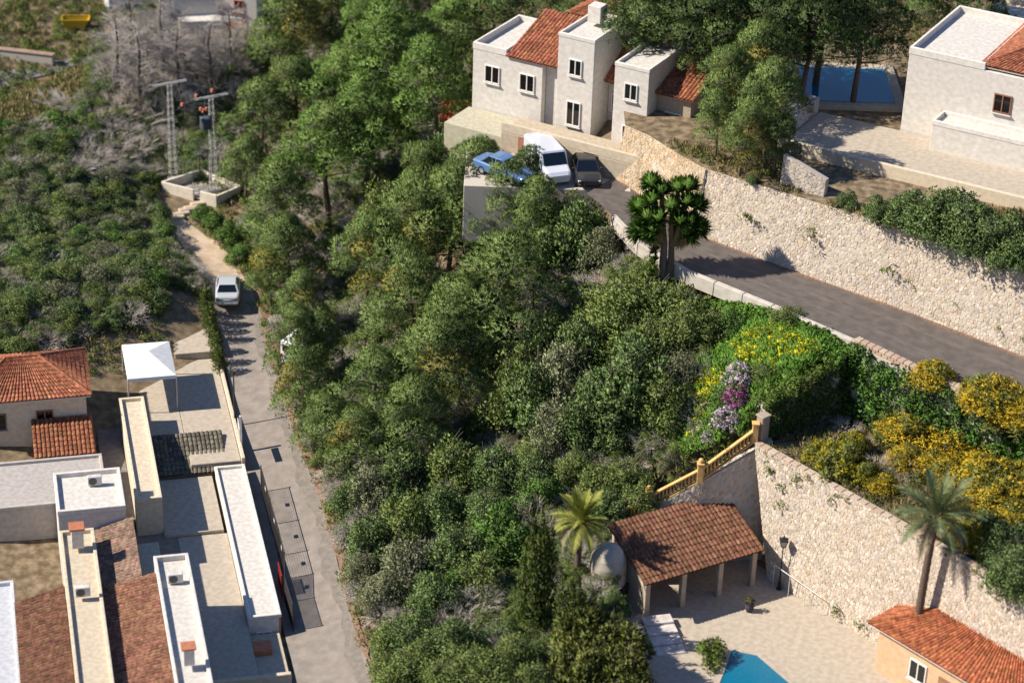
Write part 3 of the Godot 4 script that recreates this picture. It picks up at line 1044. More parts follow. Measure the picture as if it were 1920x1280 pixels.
func rear_villa():
	var o := Vector3(-17.4, 0, -131.5)
	var yaw := deg_to_rad(13.9)
	var t := thing("rear_villa", "cream villa with a salmon tiled roof behind the lane house", "house", o, yaw)
	block(t, "wall", -17.5, -9.8, 3.0, 8.4, -8.2, -2.6, CREAM)
	hip_roof(t, -17.5, -9.8, -8.2, -2.6, 8.6, 1.5, SALMON, 41)
	for x in [-15.5, -12.5]:
		window(t, Vector3(x, 7.0, -2.6), Vector3.BACK, 1.1, 1.2, Color(0.25, 0.14, 0.08))
	# lower brick-red porch roof and yard wall
	block(t, "porch", -13.2, -9.7, 3.0, 6.0, -2.58, 0.6, tone(CREAM, 0.9))
	tiled_roof(t, [[Vector3(-13.4, 6.1, 0.9), Vector3(-9.5, 6.1, 0.9), Vector3(-9.5, 7.0, -2.5), Vector3(-13.4, 7.0, -2.5)]], BRICK, 43)
	# grey flat roof in front
	block(t, "annex", -17.0, -9.2, 3.0, 6.0, 1.2, 6.6, Color(0.48, 0.44, 0.41))
	flat_roof(t, -17.0, -9.2, 1.2, 6.6, 6.003, Color(0.46, 0.43, 0.41), 0.25)
	# cream middle wing
	block(t, "wing", -7.6, -6.0, 3.0, 6.8, -4.2, 8.4, CREAM)
	flat_roof(t, -7.6, -6.0, -4.2, 8.4, 6.803, CREAM, 0.3)
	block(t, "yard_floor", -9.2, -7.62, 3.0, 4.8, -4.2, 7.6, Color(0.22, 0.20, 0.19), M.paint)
	# dusky lean-to beside the lane
	block(t, "shed", -5.98, -1.4, 3.0, 4.7, -1.4, 2.1, tone(BEIGE, 0.8))
	tiled_roof(t, [[Vector3(-5.98, 4.8, 2.4), Vector3(-1.2, 4.8, 2.4), Vector3(-1.2, 5.5, -1.6), Vector3(-5.98, 5.5, -1.6)]], Color(0.20, 0.185, 0.15), 45)
	# paved court with a pale drive beside the lane
	var c := thing("court", "pale concrete forecourt and drive beside the lane", "forecourt", o, yaw)
	block(c, "paving", -6.0, -3.6, 3.2, 5.2, -10.5, -1.7, Color(0.44, 0.38, 0.31), M.patio)
	block(c, "drive", -3.58, -0.35, 3.2, 5.2, -12.0, 1.9, CREAM, M.patio)
	block(c, "upper_drive", -3.2, -0.35, 3.2, 5.75, -18.5, -12.02, CREAM, M.patio)
	block(c, "side_paving", -5.98, -2.3, 3.2, 4.6, 2.45, 8.9, tone(BEIGE, 0.8), M.patio)
	block(c, "kerb_wall", -0.32, -0.08, 3.2, 5.45, -12.0, 2.0, tone(CREAM, 1.0))
	block(c, "kerb_wall", -0.32, -0.08, 3.2, 6.05, -18.5, -12.02, tone(CREAM, 1.0))
	# white canopy on posts
	var k := thing("canopy", "white canvas canopy on four posts in the forecourt", "canopy", o, yaw)
	var mb := MB.new()
	var A := Vector3(-6.9, 7.8, -10.2)
	var B := Vector3(-3.7, 7.8, -10.2)
	var C := Vector3(-3.7, 7.8, -5.4)
	var D := Vector3(-6.9, 7.8, -5.4)
	var P := Vector3(-5.3, 8.5, -7.8)
	for e in [[A, B], [B, C], [C, D], [D, A]]:
		mb.face(e[0], e[1], P, P, Vector3.UP, Color(0.78, 0.80, 0.83))
		mb.face(e[0], e[1], e[1] - Vector3(0, 0.25, 0), e[0] - Vector3(0, 0.25, 0), (e[0] + e[1]) * 0.5 - P, Color(0.78, 0.80, 0.83))
	part(k, "canvas", mb.mesh(), M.render)
	for p in [A, B, C, D]:
		mb = MB.new()
		tube(mb, [Vector3(p.x, 5.3, p.z), Vector3(p.x, 7.75, p.z)], [0.05, 0.05], 6, Color(0.6, 0.6, 0.6))
		part(k, "post", mb.mesh(), M.metal)

func white_villa():
	var t := thing("white_villa", "white villa with towers and terracotta roofs at the end of the upper road", "villa")
	block(t, "wall", -4.2, 1.4, 15.0, 24.4, -157.0, -150.5, WHITE)
	block(t, "tower", 2.8, 5.6, 16.0, 27.0, -155.0, -150.0, WHITE)
	block(t, "tower", 7.4, 10.0, 16.0, 26.0, -155.0, -149.6, WHITE)
	block(t, "wall", 1.42, 2.78, 16.0, 24.6, -156.0, -151.0, tone(WHITE, 0.95))
	block(t, "wall", 5.62, 7.38, 16.0, 23.4, -156.0, -152.4, tone(WHITE, 0.9))
	block(t, "wall", 10.02, 12.6, 16.0, 24.2, -156.5, -151.0, tone(BEIGE, 0.8))
	tiled_roof(t, [[Vector3(-1.5, 24.5, -150.3), Vector3(2.9, 24.5, -150.3), Vector3(2.9, 26.2, -156.0), Vector3(-1.5, 26.2, -156.0)]], SALMON, 51)
	flat_roof(t, -4.2, -1.52, -157.0, -150.5, 24.403, WHITE, 0.5)
	tiled_roof(t, [[Vector3(5.5, 23.8, -151.6), Vector3(7.5, 23.8, -151.6), Vector3(7.5, 26.4, -156.5), Vector3(5.5, 26.4, -156.5)]], SALMON, 52)
	tiled_roof(t, [[Vector3(9.9, 24.3, -150.6), Vector3(12.9, 24.3, -150.6), Vector3(12.9, 26.0, -156.8), Vector3(9.9, 26.0, -156.8)]], SALMON, 53)
	hip_roof(t, 0.5, 9.5, -162.0, -156.5, 26.2, 1.3, SALMON, 54)
	block(t, "wall", 0.5, 9.5, 18.0, 26.1, -162.0, -156.8, tone(WHITE, 0.9))
	flat_roof(t, 2.8, 5.6, -155.0, -150.0, 27.003, WHITE, 0.3)
	flat_roof(t, 7.4, 10.0, -155.0, -149.6, 26.003, WHITE, 0.3)
	for p in [[Vector3(-2.6, 22.8, -150.5), 1.2, 1.3], [Vector3(0.2, 22.8, -150.5), 1.2, 1.3], [Vector3(4.2, 25.0, -150.0), 1.0, 1.2], [Vector3(8.7, 24.4, -149.6), 1.0, 1.2], [Vector3(4.2, 21.6, -150.0), 1.1, 1.8], [Vector3(6.5, 22.0, -152.4), 1.2, 1.4], [Vector3(11.3, 22.4, -151.0), 1.2, 1.2], [Vector3(8.7, 21.2, -149.6), 1.0, 1.4]]:
		window(t, p[0], Vector3.BACK, p[1], p[2])
	# front terrace over a porch, drive in front
	block(t, "terrace", 0.4, 11.0, 16.0, 20.6, -149.5, -146.6, tone(BEIGE, 0.95))
	block(t, "terrace_parapet", 0.4, 11.0, 20.62, 21.3, -146.85, -146.6, tone(CREAM, 0.9))
	block(t, "side_terrace", -4.4, 0.38, 14.5, 20.0, -150.4, -147.0, Color(0.5, 0.47, 0.36))
	door(t, Vector3(3.0, 19.6, -146.6), Vector3.BACK, 2.4, 1.9, Color(0.30, 0.14, 0.10))
	door(t, Vector3(7.4, 19.6, -146.6), Vector3.BACK, 1.1, 2.0, Color(0.12, 0.08, 0.06))
	var mb := MB.new()
	vol(mb, Vector3(3.6, 27.4, -153.6), Vector3(4.6, 28.6, -152.6), WHITE, 0.03)
	part(t, "chimney", mb.mesh(), M.render)
	spin(t, Vector3(4.0, 0, -151.0), -0.5)
	var dv := thing("villa_drive", "grey concrete parking deck in front of the white villa", "drive")
	block(dv, "deck", -3.6, 7.6, 15.0, 19.15, -148.5, -142.9, Color(0.40, 0.37, 0.33), M.mortar)
	# small red-roofed shed among the pines
	var s := thing("tool_shed", "small orange tiled shed half hidden under the pines beside the villa", "shed", Vector3(-4.14, 15.34, -159.29))
	block(s, "wall", -1.5, 1.5, -1.0, 1.9, -1.2, 1.2, tone(CREAM, 0.8))
	tiled_roof(s, [[Vector3(-1.7, 1.95, 1.4), Vector3(1.7, 1.95, 1.4), Vector3(1.7, 2.6, -1.3), Vector3(-1.7, 2.6, -1.3)]], Color(0.58, 0.19, 0.07), 58)

func pool_villa():
	var t := thing("pool_villa", "large white villa with terracotta roof above the long stone road wall", "villa")
	block(t, "wall", 26.8, 40.0, 22.0, 28.6, -153.0, -143.6, WHITE)
	block(t, "wing", 27.6, 32.0, 22.0, 27.4, -160.0, -153.02, tone(CREAM, 1.05))
	flat_roof(t, 27.6, 32.0, -160.0, -153.02, 27.403, CREAM, 0.4)
	flat_roof(t, 26.8, 32.0, -153.0, -143.6, 28.603, WHITE, 0.5)
	hip_roof(t, 32.0, 40.0, -153.0, -144.0, 28.9, 1.8, SALMON, 61)
	window(t, Vector3(33.5, 26.6, -143.6), Vector3.BACK, 1.2, 1.3, Color(0.25, 0.12, 0.08))
	window(t, Vector3(30.0, 24.4, -143.6), Vector3.BACK, 1.1, 1.7, Color(0.45, 0.27, 0.15))
	window(t, Vector3(26.8, 25.6, -148.0), Vector3.LEFT, 1.2, 1.3, Color(0.45, 0.27, 0.15))
	window(t, Vector3(36.5, 24.5, -143.6), Vector3.BACK, 1.6, 1.6)
	block(t, "porch", 29.6, 40.0, 22.0, 24.9, -143.58, -141.6, WHITE)
	flat_roof(t, 29.6, 40.0, -143.58, -141.6, 24.903, WHITE, 0.35)
	block(t, "terrace", 21.0, 40.0, 22.5, 23.15, -143.5, -136.6, BEIGE, M.patio)
	block(t, "terrace_wall", 21.0, 40.0, 22.5, 23.8, -136.58, -136.3, CREAM)
	block(t, "garden_wall", 19.2, 20.9, 22.5, 24.2, -143.5, -139.0, Color(0.46, 0.44, 0.46))
	spin(t, Vector3(30.0, 0, -147.0), -0.5)
	var p := thing("swimming_pool", "blue swimming pool beside the large white villa above the road wall", "pool")
	block(p, "coping", 19.0, 26.5, 22.5, 23.20, -157.2, -149.2, Color(0.60, 0.54, 0.50), M.patio)
	block(p, "water", 19.6, 25.8, 23.0, 23.24, -156.2, -150.0, Color.WHITE, M.pool, 0.0)
	# second retaining wall behind the pine
	var shade_grey_stone := [Color(0.56, 0.52, 0.48), Color(0.62, 0.58, 0.54), Color(0.50, 0.47, 0.43)]  # stone dimmed and greyed: the shade on this wall is in the colour
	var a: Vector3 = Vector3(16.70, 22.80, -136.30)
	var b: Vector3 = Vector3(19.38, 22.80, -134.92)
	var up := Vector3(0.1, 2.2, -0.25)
	rubble_wall("terrace_end_wall", "short stone wall greyed for shade behind the pine above the road wall", a, b, b + up * 0.55, a + up, 0.30, shade_grey_stone, 40, func(u, v): return u, 131)

func patio_pavilion():
	# lean-to roof between the stair wall and the patio, its front aligned across the tall wall
	var fr := Vector3(15.1, PIT_Y, -116.9)
	var fl := Vector3(8.3, PIT_Y, -113.0)
	var yaw := atan2(-(fr.z - fl.z), fr.x - fl.x)
	var t := thing("patio_pavilion", "open patio shelter with a brown tiled lean-to roof below the balustrade", "pavilion", fl, yaw)
	var w := fl.distance_to(fr)
	var dp := 4.0
	for x in [0.15, w * 0.34, w * 0.67, w - 0.2]:
		block(t, "pillar", x - 0.17, x + 0.17, 0.0, 2.5, -0.34, 0.0, tone(BEIGE, 0.9))
	block(t, "back_wall", 0.0, w - 0.6, 0.0, 4.2, -dp, -dp + 0.25, tone(BEIGE, 0.9))
	block(t, "side_wall", 0.0, 0.25, 0.0, 2.9, -dp + 0.26, -0.36, tone(CREAM, 0.9))
	var mb := MB.new()
	bar(mb, Vector3(-0.1, 2.6, -0.17), Vector3(w, 2.6, -0.17), 0.2, 0.22, Color(0.16, 0.09, 0.055), 0.01)
	part(t, "beam", mb.mesh(), M.flat)
	for i in 13:
		mb = MB.new()
		var x := 0.1 + i * (w - 0.3) / 12.0
		bar(mb, Vector3(x, 2.62, 0.25), Vector3(x, 4.12, -dp), 0.09, 0.13, Color(0.16, 0.09, 0.055), 0.005)
		part(t, "rafter", mb.mesh(), M.flat)
	tiled_roof(t, [[Vector3(-0.4, 2.78, 0.5), Vector3(w + 0.1, 2.78, 0.5), Vector3(w + 0.1, 4.36, -dp), Vector3(-0.4, 4.36, -dp)]], Color(0.27, 0.135, 0.085), 71)
	block(t, "bench", 2.0, 5.0, 0.0, 0.5, -dp + 0.3, -dp + 0.9, tone(WHITE, 0.7))
	# round whitewashed oven at its end
	var o := thing("garden_oven", "round pale rendered oven turret at the end of the tiled shelter", "oven", Vector3(6.1, PIT_Y - 0.05, -114.6), 0.3)
	mb = MB.new()
	lathe(mb, [Vector2(1.08, 0), Vector2(1.12, 0.15), Vector2(1.08, 1.8), Vector2(1.08, 2.9), Vector2(1.0, 3.4), Vector2(0.8, 3.75), Vector2(0.45, 3.98), Vector2(0.0, 4.05)], 28, Transform3D(), Color(0.47, 0.43, 0.37))
	part(o, "dome", mb.mesh(), M.render)
	mb = MB.new()
	box(mb, at(Vector3(0.75, 1.25, 0.72), 0.8), Vector3(0.8, 0.7, 0.35), Color(0.05, 0.04, 0.035), 0.02)
	part(o, "oven_mouth", mb.mesh(), M.flat)

func orange_house():
	var d: Vector3 = Vector3(0.67, 0.00, 0.74)
	var yaw := atan2(d.x, d.z)
	var o: Vector3 = Vector3(21.28, 5.50, -108.83)
	var t := thing("orange_house", "peach walled house with an orange tiled roof beside the patio palm", "house", o, yaw)
	# local z runs along the tall wall, local x away from the patio
	block(t, "wall", 0.0, 8.0, -0.1, 3.0, 0.0, 11.0, Color(0.62, 0.42, 0.27))
	hip_roof(t, 0.0, 8.0, 0.0, 11.0, 3.2, 1.9, Color(0.55, 0.20, 0.10), 81, 0.5)
	for z in [3.0, 7.0]:
		window(t, Vector3(0, 1.6, z), Vector3.LEFT, 1.2, 1.3)
	window(t, Vector3(3.0, 1.6, 0), Vector3.FORWARD, 1.2, 1.3)
	door(t, Vector3(0, 1.1, 5.0), Vector3.LEFT, 1.1, 2.1, Color(0.25, 0.14, 0.08))
	# garden pool with coping, slabs
	var pts: Array = [Vector3(13.22, 5.50, -110.04), Vector3(14.66, 5.50, -109.61), Vector3(16.80, 5.50, -106.33), Vector3(11.62, 5.50, -104.58), Vector3(12.55, 5.50, -107.57)]
	var p := thing("garden_pool", "turquoise garden pool with a beige rim on the patio", "pool")
	var rim := MB.new()
	var water := MB.new()
	var c := Vector3.ZERO
	for q in pts: c += q
	c /= pts.size()
	for i in pts.size():
		var a: Vector3 = pts[i]
		var b: Vector3 = pts[(i + 1) % pts.size()]
		var ao := a + (a - c).normalized() * 0.4
		var bo := b + (b - c).normalized() * 0.4
		var h := Vector3(0, 0.14, 0)
		rim.face(a + h, b + h, bo + h, ao + h, Vector3.UP, CREAM)
		rim.face(ao, bo, bo + h, ao + h, a - c, CREAM)
		rim.face(a, b, b + h, a + h, c - a, CREAM)
		water.tri(c + h * 0.7, a + h * 0.7, b + h * 0.7, Vector3.UP, Color.WHITE)
	part(p, "rim", rim.mesh(), M.patio)
	part(p, "water", water.mesh(), M.pool)
	# pale steps at the side of the patio
	var s := thing("garden_steps", "pale concrete garden steps beside the juniper bushes", "steps", Vector3(9.03, 5.50, -112.42), 0.25)
	for i in 4:
		block(s, "step", -0.9, 0.9, -0.6, 0.45 - i * 0.12, i * 0.85 - 0.4, i * 0.85 + 0.42, Color(0.62, 0.58, 0.55), M.paint)

func far_houses():
	var a := thing("far_white_house", "blurred white house at the far end of the open hillside", "house", Vector3(-28.60, 11.92, -189.27), 0.2)
	block(a, "wall", -2.4, 2.4, -1.0, 2.6, -2.0, 1.0, WHITE)
	flat_roof(a, -2.4, 2.4, -2.0, 1.0, 2.603, Color(0.62, 0.64, 0.70), 0.3)
	block(a, "porch", -1.0, 2.6, -1.0, 1.3, 1.02, 2.4, tone(WHITE, 0.95))
	window(a, Vector3(-1.2, 1.3, 1.0), Vector3.BACK, 0.9, 1.0, Color(0.2, 0.3, 0.33))
	window(a, Vector3(1.8, 0.5, 2.4), Vector3.BACK, 0.9, 1.0, Color(0.2, 0.4, 0.42))
	var b := thing("far_villa", "far white villa with a terracotta terrace beyond the dead trees", "house", Vector3(-24.84, 12.06, -189.68), -0.15)
	block(b, "wall", -1.4, 2.2, -1.0, 3.2, -2.5, 0.5, WHITE)
	flat_roof(b, -1.4, 2.2, -2.5, 0.5, 3.203, WHITE, 0.3)
	window(b, Vector3(0.6, 1.9, 0.5), Vector3.BACK, 0.8, 1.0, Color(0.4, 0.12, 0.08))
	block(b, "terrace_wall", -2.6, 1.2, -1.0, 0.7, 0.52, 1.6, tone(SALMON, 1.2))
	block(b, "terrace_rail", -2.6, 1.2, 0.72, 1.2, 1.4, 1.6, WHITE)
	var c := thing("far_shed", "pale far building corner at the top of the hillside", "building", Vector3(-34.34, 12.57, -192.46), 0.4)
	block(c, "wall", -2.0, 1.8, -1.0, 1.6, -1.6, 1.2, Color(0.62, 0.63, 0.66))
	flat_roof(c, -2.0, 1.8, -1.6, 1.2, 1.603, Color(0.62, 0.63, 0.66), 0.2)
	door(c, Vector3(0, 0.4, 1.2), Vector3.BACK, 1.0, 1.9, Color(0.3, 0.3, 0.33))
	# far street with an earth bank
	var mb := MB.new()
	ribbon(mb, [Vector3(-43.45, 11.33, -174.21), Vector3(-40.05, 10.96, -178.51), Vector3(-37.21, 11.23, -179.84), Vector3(-34.44, 11.57, -181.73), Vector3(-31.77, 11.58, -184.55)], [Vector3(-44.26, 11.47, -177.94), Vector3(-40.40, 11.26, -180.42), Vector3(-37.53, 11.53, -181.66), Vector3(-34.73, 11.75, -183.49), Vector3(-31.96, 11.71, -185.78)], 3, 4, 0.12, true)
	var r := part(self, "far_street", mb.mesh(), tri_mat(two_tone(65, Color(0.42, 0.41, 0.42), Color(0.52, 0.50, 0.50), 0.02, 0.2, 0.1, 256), 0.1, 0.9))
	tag(r, "grey far street crossing the top of the hillside", "road", "", "structure")
	var w := thing("bank_wall", "low brown wall along the far street", "wall", Vector3(-41.18, 11.40, -181.03), -0.2)
	block(w, "wall", -3.2, 2.6, -0.8, 0.9, -0.25, 0.25, Color(0.27, 0.17, 0.12), M.mortar)
	block(w, "cap", -3.3, 2.7, 0.92, 1.02, -0.32, 0.32, Color(0.34, 0.24, 0.18), M.paint)
	var y := thing("yellow_skip", "yellow waste skip parked by the far street", "skip", Vector3(-37.95, 12.18, -187.18), 0.1)
	y.scale = Vector3(0.62, 0.62, 0.62)
	mb = MB.new()
	for q in [[Vector3(-1.5, 0.2, -0.8), Vector3(1.5, 0.3, -0.7)], [Vector3(-1.5, 0.2, 0.7), Vector3(1.5, 0.3, 0.8)]]: vol(mb, q[0], q[1], Color(0.5, 0.33, 0.03), 0.02)
	mb.face(Vector3(-1.2, 0.2, 0.8), Vector3(1.2, 0.2, 0.8), Vector3(1.8, 1.4, 0.95), Vector3(-1.8, 1.4, 0.95), Vector3.BACK, Color(0.55, 0.36, 0.03))
	mb.face(Vector3(-1.2, 0.2, -0.8), Vector3(1.2, 0.2, -0.8), Vector3(1.8, 1.4, -0.95), Vector3(-1.8, 1.4, -0.95), Vector3.FORWARD, Color(0.55, 0.36, 0.03))
	mb.face(Vector3(-1.2, 0.2, -0.8), Vector3(-1.2, 0.2, 0.8), Vector3(-1.8, 1.4, 0.95), Vector3(-1.8, 1.4, -0.95), Vector3.LEFT, Color(0.55, 0.36, 0.03))
	mb.face(Vector3(1.2, 0.2, -0.8), Vector3(1.2, 0.2, 0.8), Vector3(1.8, 1.4, 0.95), Vector3(1.8, 1.4, -0.95), Vector3.RIGHT, Color(0.55, 0.36, 0.03))
	mb.face(Vector3(-1.2, 0.25, -0.8), Vector3(1.2, 0.25, -0.8), Vector3(1.2, 0.25, 0.8), Vector3(-1.2, 0.25, 0.8), Vector3.UP, Color(0.4, 0.26, 0.03))
	part(y, "tub", mb.mesh(), M.flat)
	mb = MB.new()
	for s in [-0.98, 0.98]: bar(mb, Vector3(-1.85, 1.42, s), Vector3(1.85, 1.42, s), 0.1, 0.1, Color(0.58, 0.38, 0.03))
	for s in [-1.85, 1.85]: bar(mb, Vector3(s, 1.42, -0.93), Vector3(s, 1.42, 0.93), 0.1, 0.1, Color(0.58, 0.38, 0.03))
	part(y, "rim", mb.mesh(), M.flat)

# ==================================================================== vehicles
# body sections along local +z (front): each [z, half width, bottom, top]
func loft(mb: MB, secs: Array, col: Color, round_: float):
	var rings := []
	for s in secs:
		var w: float = s[1]
		var b: float = s[2]
		var h: float = s[3]
		var r := minf(round_, (h - b) * 0.45)
		rings.append([Vector3(-w, b + r, s[0]), Vector3(-w, h - r, s[0]), Vector3(-w + r * 0.4, h - r * 0.3, s[0]), Vector3(-w + r * 1.2, h, s[0]), Vector3(w - r * 1.2, h, s[0]), Vector3(w - r * 0.4, h - r * 0.3, s[0]), Vector3(w, h - r, s[0]), Vector3(w, b + r, s[0]), Vector3(w - r, b, s[0]), Vector3(-w + r, b, s[0])])
	var n: int = rings[0].size()
	for i in rings.size() - 1:
		var mid := Vector3(0, (secs[i][2] + secs[i][3]) * 0.5, (secs[i][0] + secs[i + 1][0]) * 0.5)
		for k in n:
			var l := (k + 1) % n
			mb.face(rings[i][k], rings[i][l], rings[i + 1][l], rings[i + 1][k], (rings[i][k] + rings[i + 1][l]) * 0.5 - mid, col)
	for e in [0, rings.size() - 1]:
		var dirn := Vector3(0, 0, -1.0 if e == 0 else 1.0)
		for k in range(1, n - 1):
			mb.tri(rings[e][0], rings[e][k], rings[e][k + 1], dirn, col)

func wheel(t: Node3D, p: Vector3, r: float):
	var mb := MB.new()
	var xf := Transform3D(Basis(Vector3(0, 0, 1), PI * 0.5), Vector3.ZERO)
	lathe(mb, [Vector2(r * 0.62, -0.1), Vector2(r * 0.95, -0.1), Vector2(r, -0.07), Vector2(r, 0.07), Vector2(r * 0.95, 0.1), Vector2(r * 0.62, 0.1)], 18, xf, Color(0.02, 0.02, 0.02))
	var o := part(t, "wheel", mb.mesh(), M.flat)
	o.position = p
	mb = MB.new()
	lathe(mb, [Vector2(0, -0.085), Vector2(r * 0.62, -0.09), Vector2(r * 0.62, 0.09), Vector2(0, 0.085)], 14, xf, Color(0.42, 0.42, 0.43))
	part(o, "rim", mb.mesh(), M.metal)

func sedan(label: String, where: Vector3, yaw: float, pitch: float, col: Color, group := ""):
	var t := thing("car", label, "car", where, yaw, group)
	t.rotation = Vector3(pitch, yaw, 0)
	var mb := MB.new()
	loft(mb, [[-2.18, 0.70, 0.36, 0.82], [-2.12, 0.80, 0.28, 0.92], [-1.6, 0.865, 0.24, 0.96], [-0.9, 0.88, 0.22, 0.93], [0.7, 0.88, 0.22, 0.90], [1.4, 0.86, 0.24, 0.86], [1.95, 0.80, 0.28, 0.76], [2.14, 0.66, 0.36, 0.66]], col, 0.12)
	part(t, "body", mb.mesh(), M.car)
	mb = MB.new()
	# glass house
	var lo := [Vector3(-0.78, 0.90, -1.45), Vector3(0.78, 0.90, -1.45), Vector3(0.78, 0.88, 1.02), Vector3(-0.78, 0.88, 1.02)]
	var hi := [Vector3(-0.58, 1.38, -0.88), Vector3(0.58, 1.38, -0.88), Vector3(0.58, 1.38, 0.28), Vector3(-0.58, 1.38, 0.28)]
	for i in 4:
		var j := (i + 1) % 4
		mb = MB.new()
		mb.face(lo[i], lo[j], hi[j], hi[i], (lo[i] + lo[j]) * 0.5 - Vector3(0, 0.6, -0.2), Color.WHITE)
		part(t, "window", mb.mesh(), M.glass)
	mb = MB.new()
	loft(mb, [[-0.98, 0.56, 1.345, 1.37], [-0.85, 0.62, 1.35, 1.43], [-0.3, 0.63, 1.35, 1.45], [0.2, 0.62, 1.35, 1.43], [0.34, 0.56, 1.345, 1.375]], col, 0.05)
	part(t, "roof", mb.mesh(), M.car)
	for s in [-1.0, 1.0]:
		for q in [[-1.47, -0.90, 0.10], [1.04, 0.30, 0.07], [-0.25, -0.25, 0.06]]:
			mb = MB.new()
			bar(mb, Vector3(s * 0.785, 0.90, q[0]), Vector3(s * 0.60, 1.39, q[1]), q[2], 0.06, col)
			part(t, "pillar", mb.mesh(), M.car)
		mb = MB.new()
		box(mb, at(Vector3(s * 0.62, 0.74, -2.13)), Vector3(0.30, 0.15, 0.10), Color(0.22, 0.02, 0.02), 0.02)
		part(t, "tail_light", mb.mesh(), M.car)
		mb = MB.new()
		box(mb, at(Vector3(s * 0.60, 0.62, 2.04)), Vector3(0.34, 0.13, 0.14), Color(0.6, 0.62, 0.64), 0.03)
		part(t, "headlight", mb.mesh(), M.car)
		mb = MB.new()
		box(mb, at(Vector3(s * 0.96, 0.97, 0.72)), Vector3(0.2, 0.13, 0.1), tone(col, 0.5), 0.03)
		part(t, "mirror", mb.mesh(), M.car)
		for z in [-1.32, 1.32]: wheel(t, Vector3(s * 0.78, 0.31, z), 0.31)
	mb = MB.new()
	box(mb, at(Vector3(0, 0.42, -2.18)), Vector3(1.5, 0.16, 0.1), tone(col, 0.75), 0.03)
	part(t, "bumper", mb.mesh(), M.car)
	mb = MB.new()
	box(mb, at(Vector3(0, 0.66, -2.19)), Vector3(0.5, 0.12, 0.03), Color(0.6, 0.6, 0.58), 0.005)
	part(t, "number_plate", mb.mesh(), M.flat)

func van(label: String, where: Vector3, yaw: float, col: Color, group := ""):
	var t := thing("van", label, "van", where, yaw, group)
	var mb := MB.new()
	loft(mb, [[-2.4, 0.86, 0.36, 1.95], [-2.35, 0.92, 0.30, 2.02], [0.9, 0.93, 0.28, 2.05], [1.5, 0.92, 0.28, 1.25], [2.2, 0.86, 0.32, 1.05], [2.4, 0.74, 0.38, 0.85]], col, 0.13)
	part(t, "body", mb.mesh(), M.car)
	mb = MB.new()
	mb.face(Vector3(-0.78, 1.95, 1.0), Vector3(0.78, 1.95, 1.0), Vector3(0.82, 1.28, 1.53), Vector3(-0.82, 1.28, 1.53), Vector3(0, 0.5, 1), Color.WHITE)
	part(t, "windscreen", mb.mesh(), M.glass)
	for s in [-1.0, 1.0]:
		mb = MB.new()
		box(mb, at(Vector3(s * 0.935, 1.5, 0.45)), Vector3(0.02, 0.5, 0.8), Color.WHITE)
		part(t, "side_window", mb.mesh(), M.glass)
		mb = MB.new()
		box(mb, at(Vector3(s * 0.42, 1.5, -2.41)), Vector3(0.6, 0.5, 0.03), Color.WHITE)
		part(t, "rear_window", mb.mesh(), M.glass)
		mb = MB.new()
		box(mb, at(Vector3(s * 0.80, 0.9, -2.40)), Vector3(0.14, 0.3, 0.06), Color(0.22, 0.02, 0.02), 0.02)
		part(t, "tail_light", mb.mesh(), M.car)
		for z in [-1.5, 1.5]: wheel(t, Vector3(s * 0.84, 0.34, z), 0.34)

func build_vehicles():
	sedan("silver grey saloon car parked on the lane beside the bushes", Vector3(-20.72, 6.01, -150.82) + Vector3(0, 0.03, 0), PI + 0.10, 0.035, Color(0.55, 0.57, 0.58))
	van("white van parked off the lane half hidden by pine branches", Vector3(-13.90, 6.10, -142.30) + Vector3(0, 0.02, 0), PI - 0.5, Color(0.80, 0.80, 0.80))
	sedan("blue car parked in front of the white villa", Vector3(-0.9, 19.17, -144.6), 0.9, 0.0, Color(0.12, 0.22, 0.42), "cars on the villa drive")
	van("white van parked in front of the white villa", Vector3(2.0, 19.17, -145.3), 0.35, Color(0.72, 0.75, 0.80), "cars on the villa drive")
	sedan("dark car parked by the garage of the white villa", Vector3(4.6, 19.17, -144.9), 0.1, 0.0, Color(0.03, 0.03, 0.035), "cars on the villa drive")

# ==================================================================== pylons and their yard
func lattice_pole(called: String, label: String, where: Vector3, h: float, yaw: float) -> Node3D:
	var t := thing(called, label, "pylon", where, yaw)
	var steel := Color(0.60, 0.585, 0.56)
	var mb := MB.new()
	var w0 := 0.27
	var w1 := 0.14
	for sx in [-1.0, 1.0]:
		for sz in [-1.0, 1.0]:
			mb = MB.new()
			bar(mb, Vector3(sx * w0, 0, sz * w0), Vector3(sx * w1, h, sz * w1), 0.05, 0.05, steel)
			part(t, "leg", mb.mesh(), M.metal)
	var n := int(h / 0.55)
	for i in n:
		mb = MB.new()
		var u := (i + 0.5) / n
		var w := lerpf(w0, w1, u)
		var y := u * h
		for s in [-1.0, 1.0]:
			bar(mb, Vector3(-w, y, s * w), Vector3(w, y, s * w), 0.035, 0.05, steel)
			bar(mb, Vector3(s * w, y, -w), Vector3(s * w, y, w), 0.035, 0.05, steel)
		part(t, "rung", mb.mesh(), M.metal)
	for i in int(n * 0.7):
		mb = MB.new()
		var y := 0.6 + i * 0.5
		var w := lerpf(w0, w1, y / h)
		bar(mb, Vector3(w, y, w), Vector3(w + 0.28, y, w), 0.035, 0.035, steel)
		part(t, "step_bolt", mb.mesh(), M.metal)
	mb = MB.new()
	bar(mb, Vector3(-1.35, h, 0), Vector3(1.35, h + 0.12, 0), 0.09, 0.09, tone(steel, 1.05))
	bar(mb, Vector3(-1.3, h + 0.02, 0.28), Vector3(1.3, h + 0.14, 0.28), 0.06, 0.06, tone(steel, 1.05))
	part(t, "cross_arm", mb.mesh(), M.metal)
	mb = MB.new()
	box(mb, at(Vector3(0, 0.05, 0)), Vector3(0.95, 0.7, 0.95), Color(0.55, 0.52, 0.48), 0.03)
	part(t, "concrete_foot", mb.mesh(), M.paint)
	return t

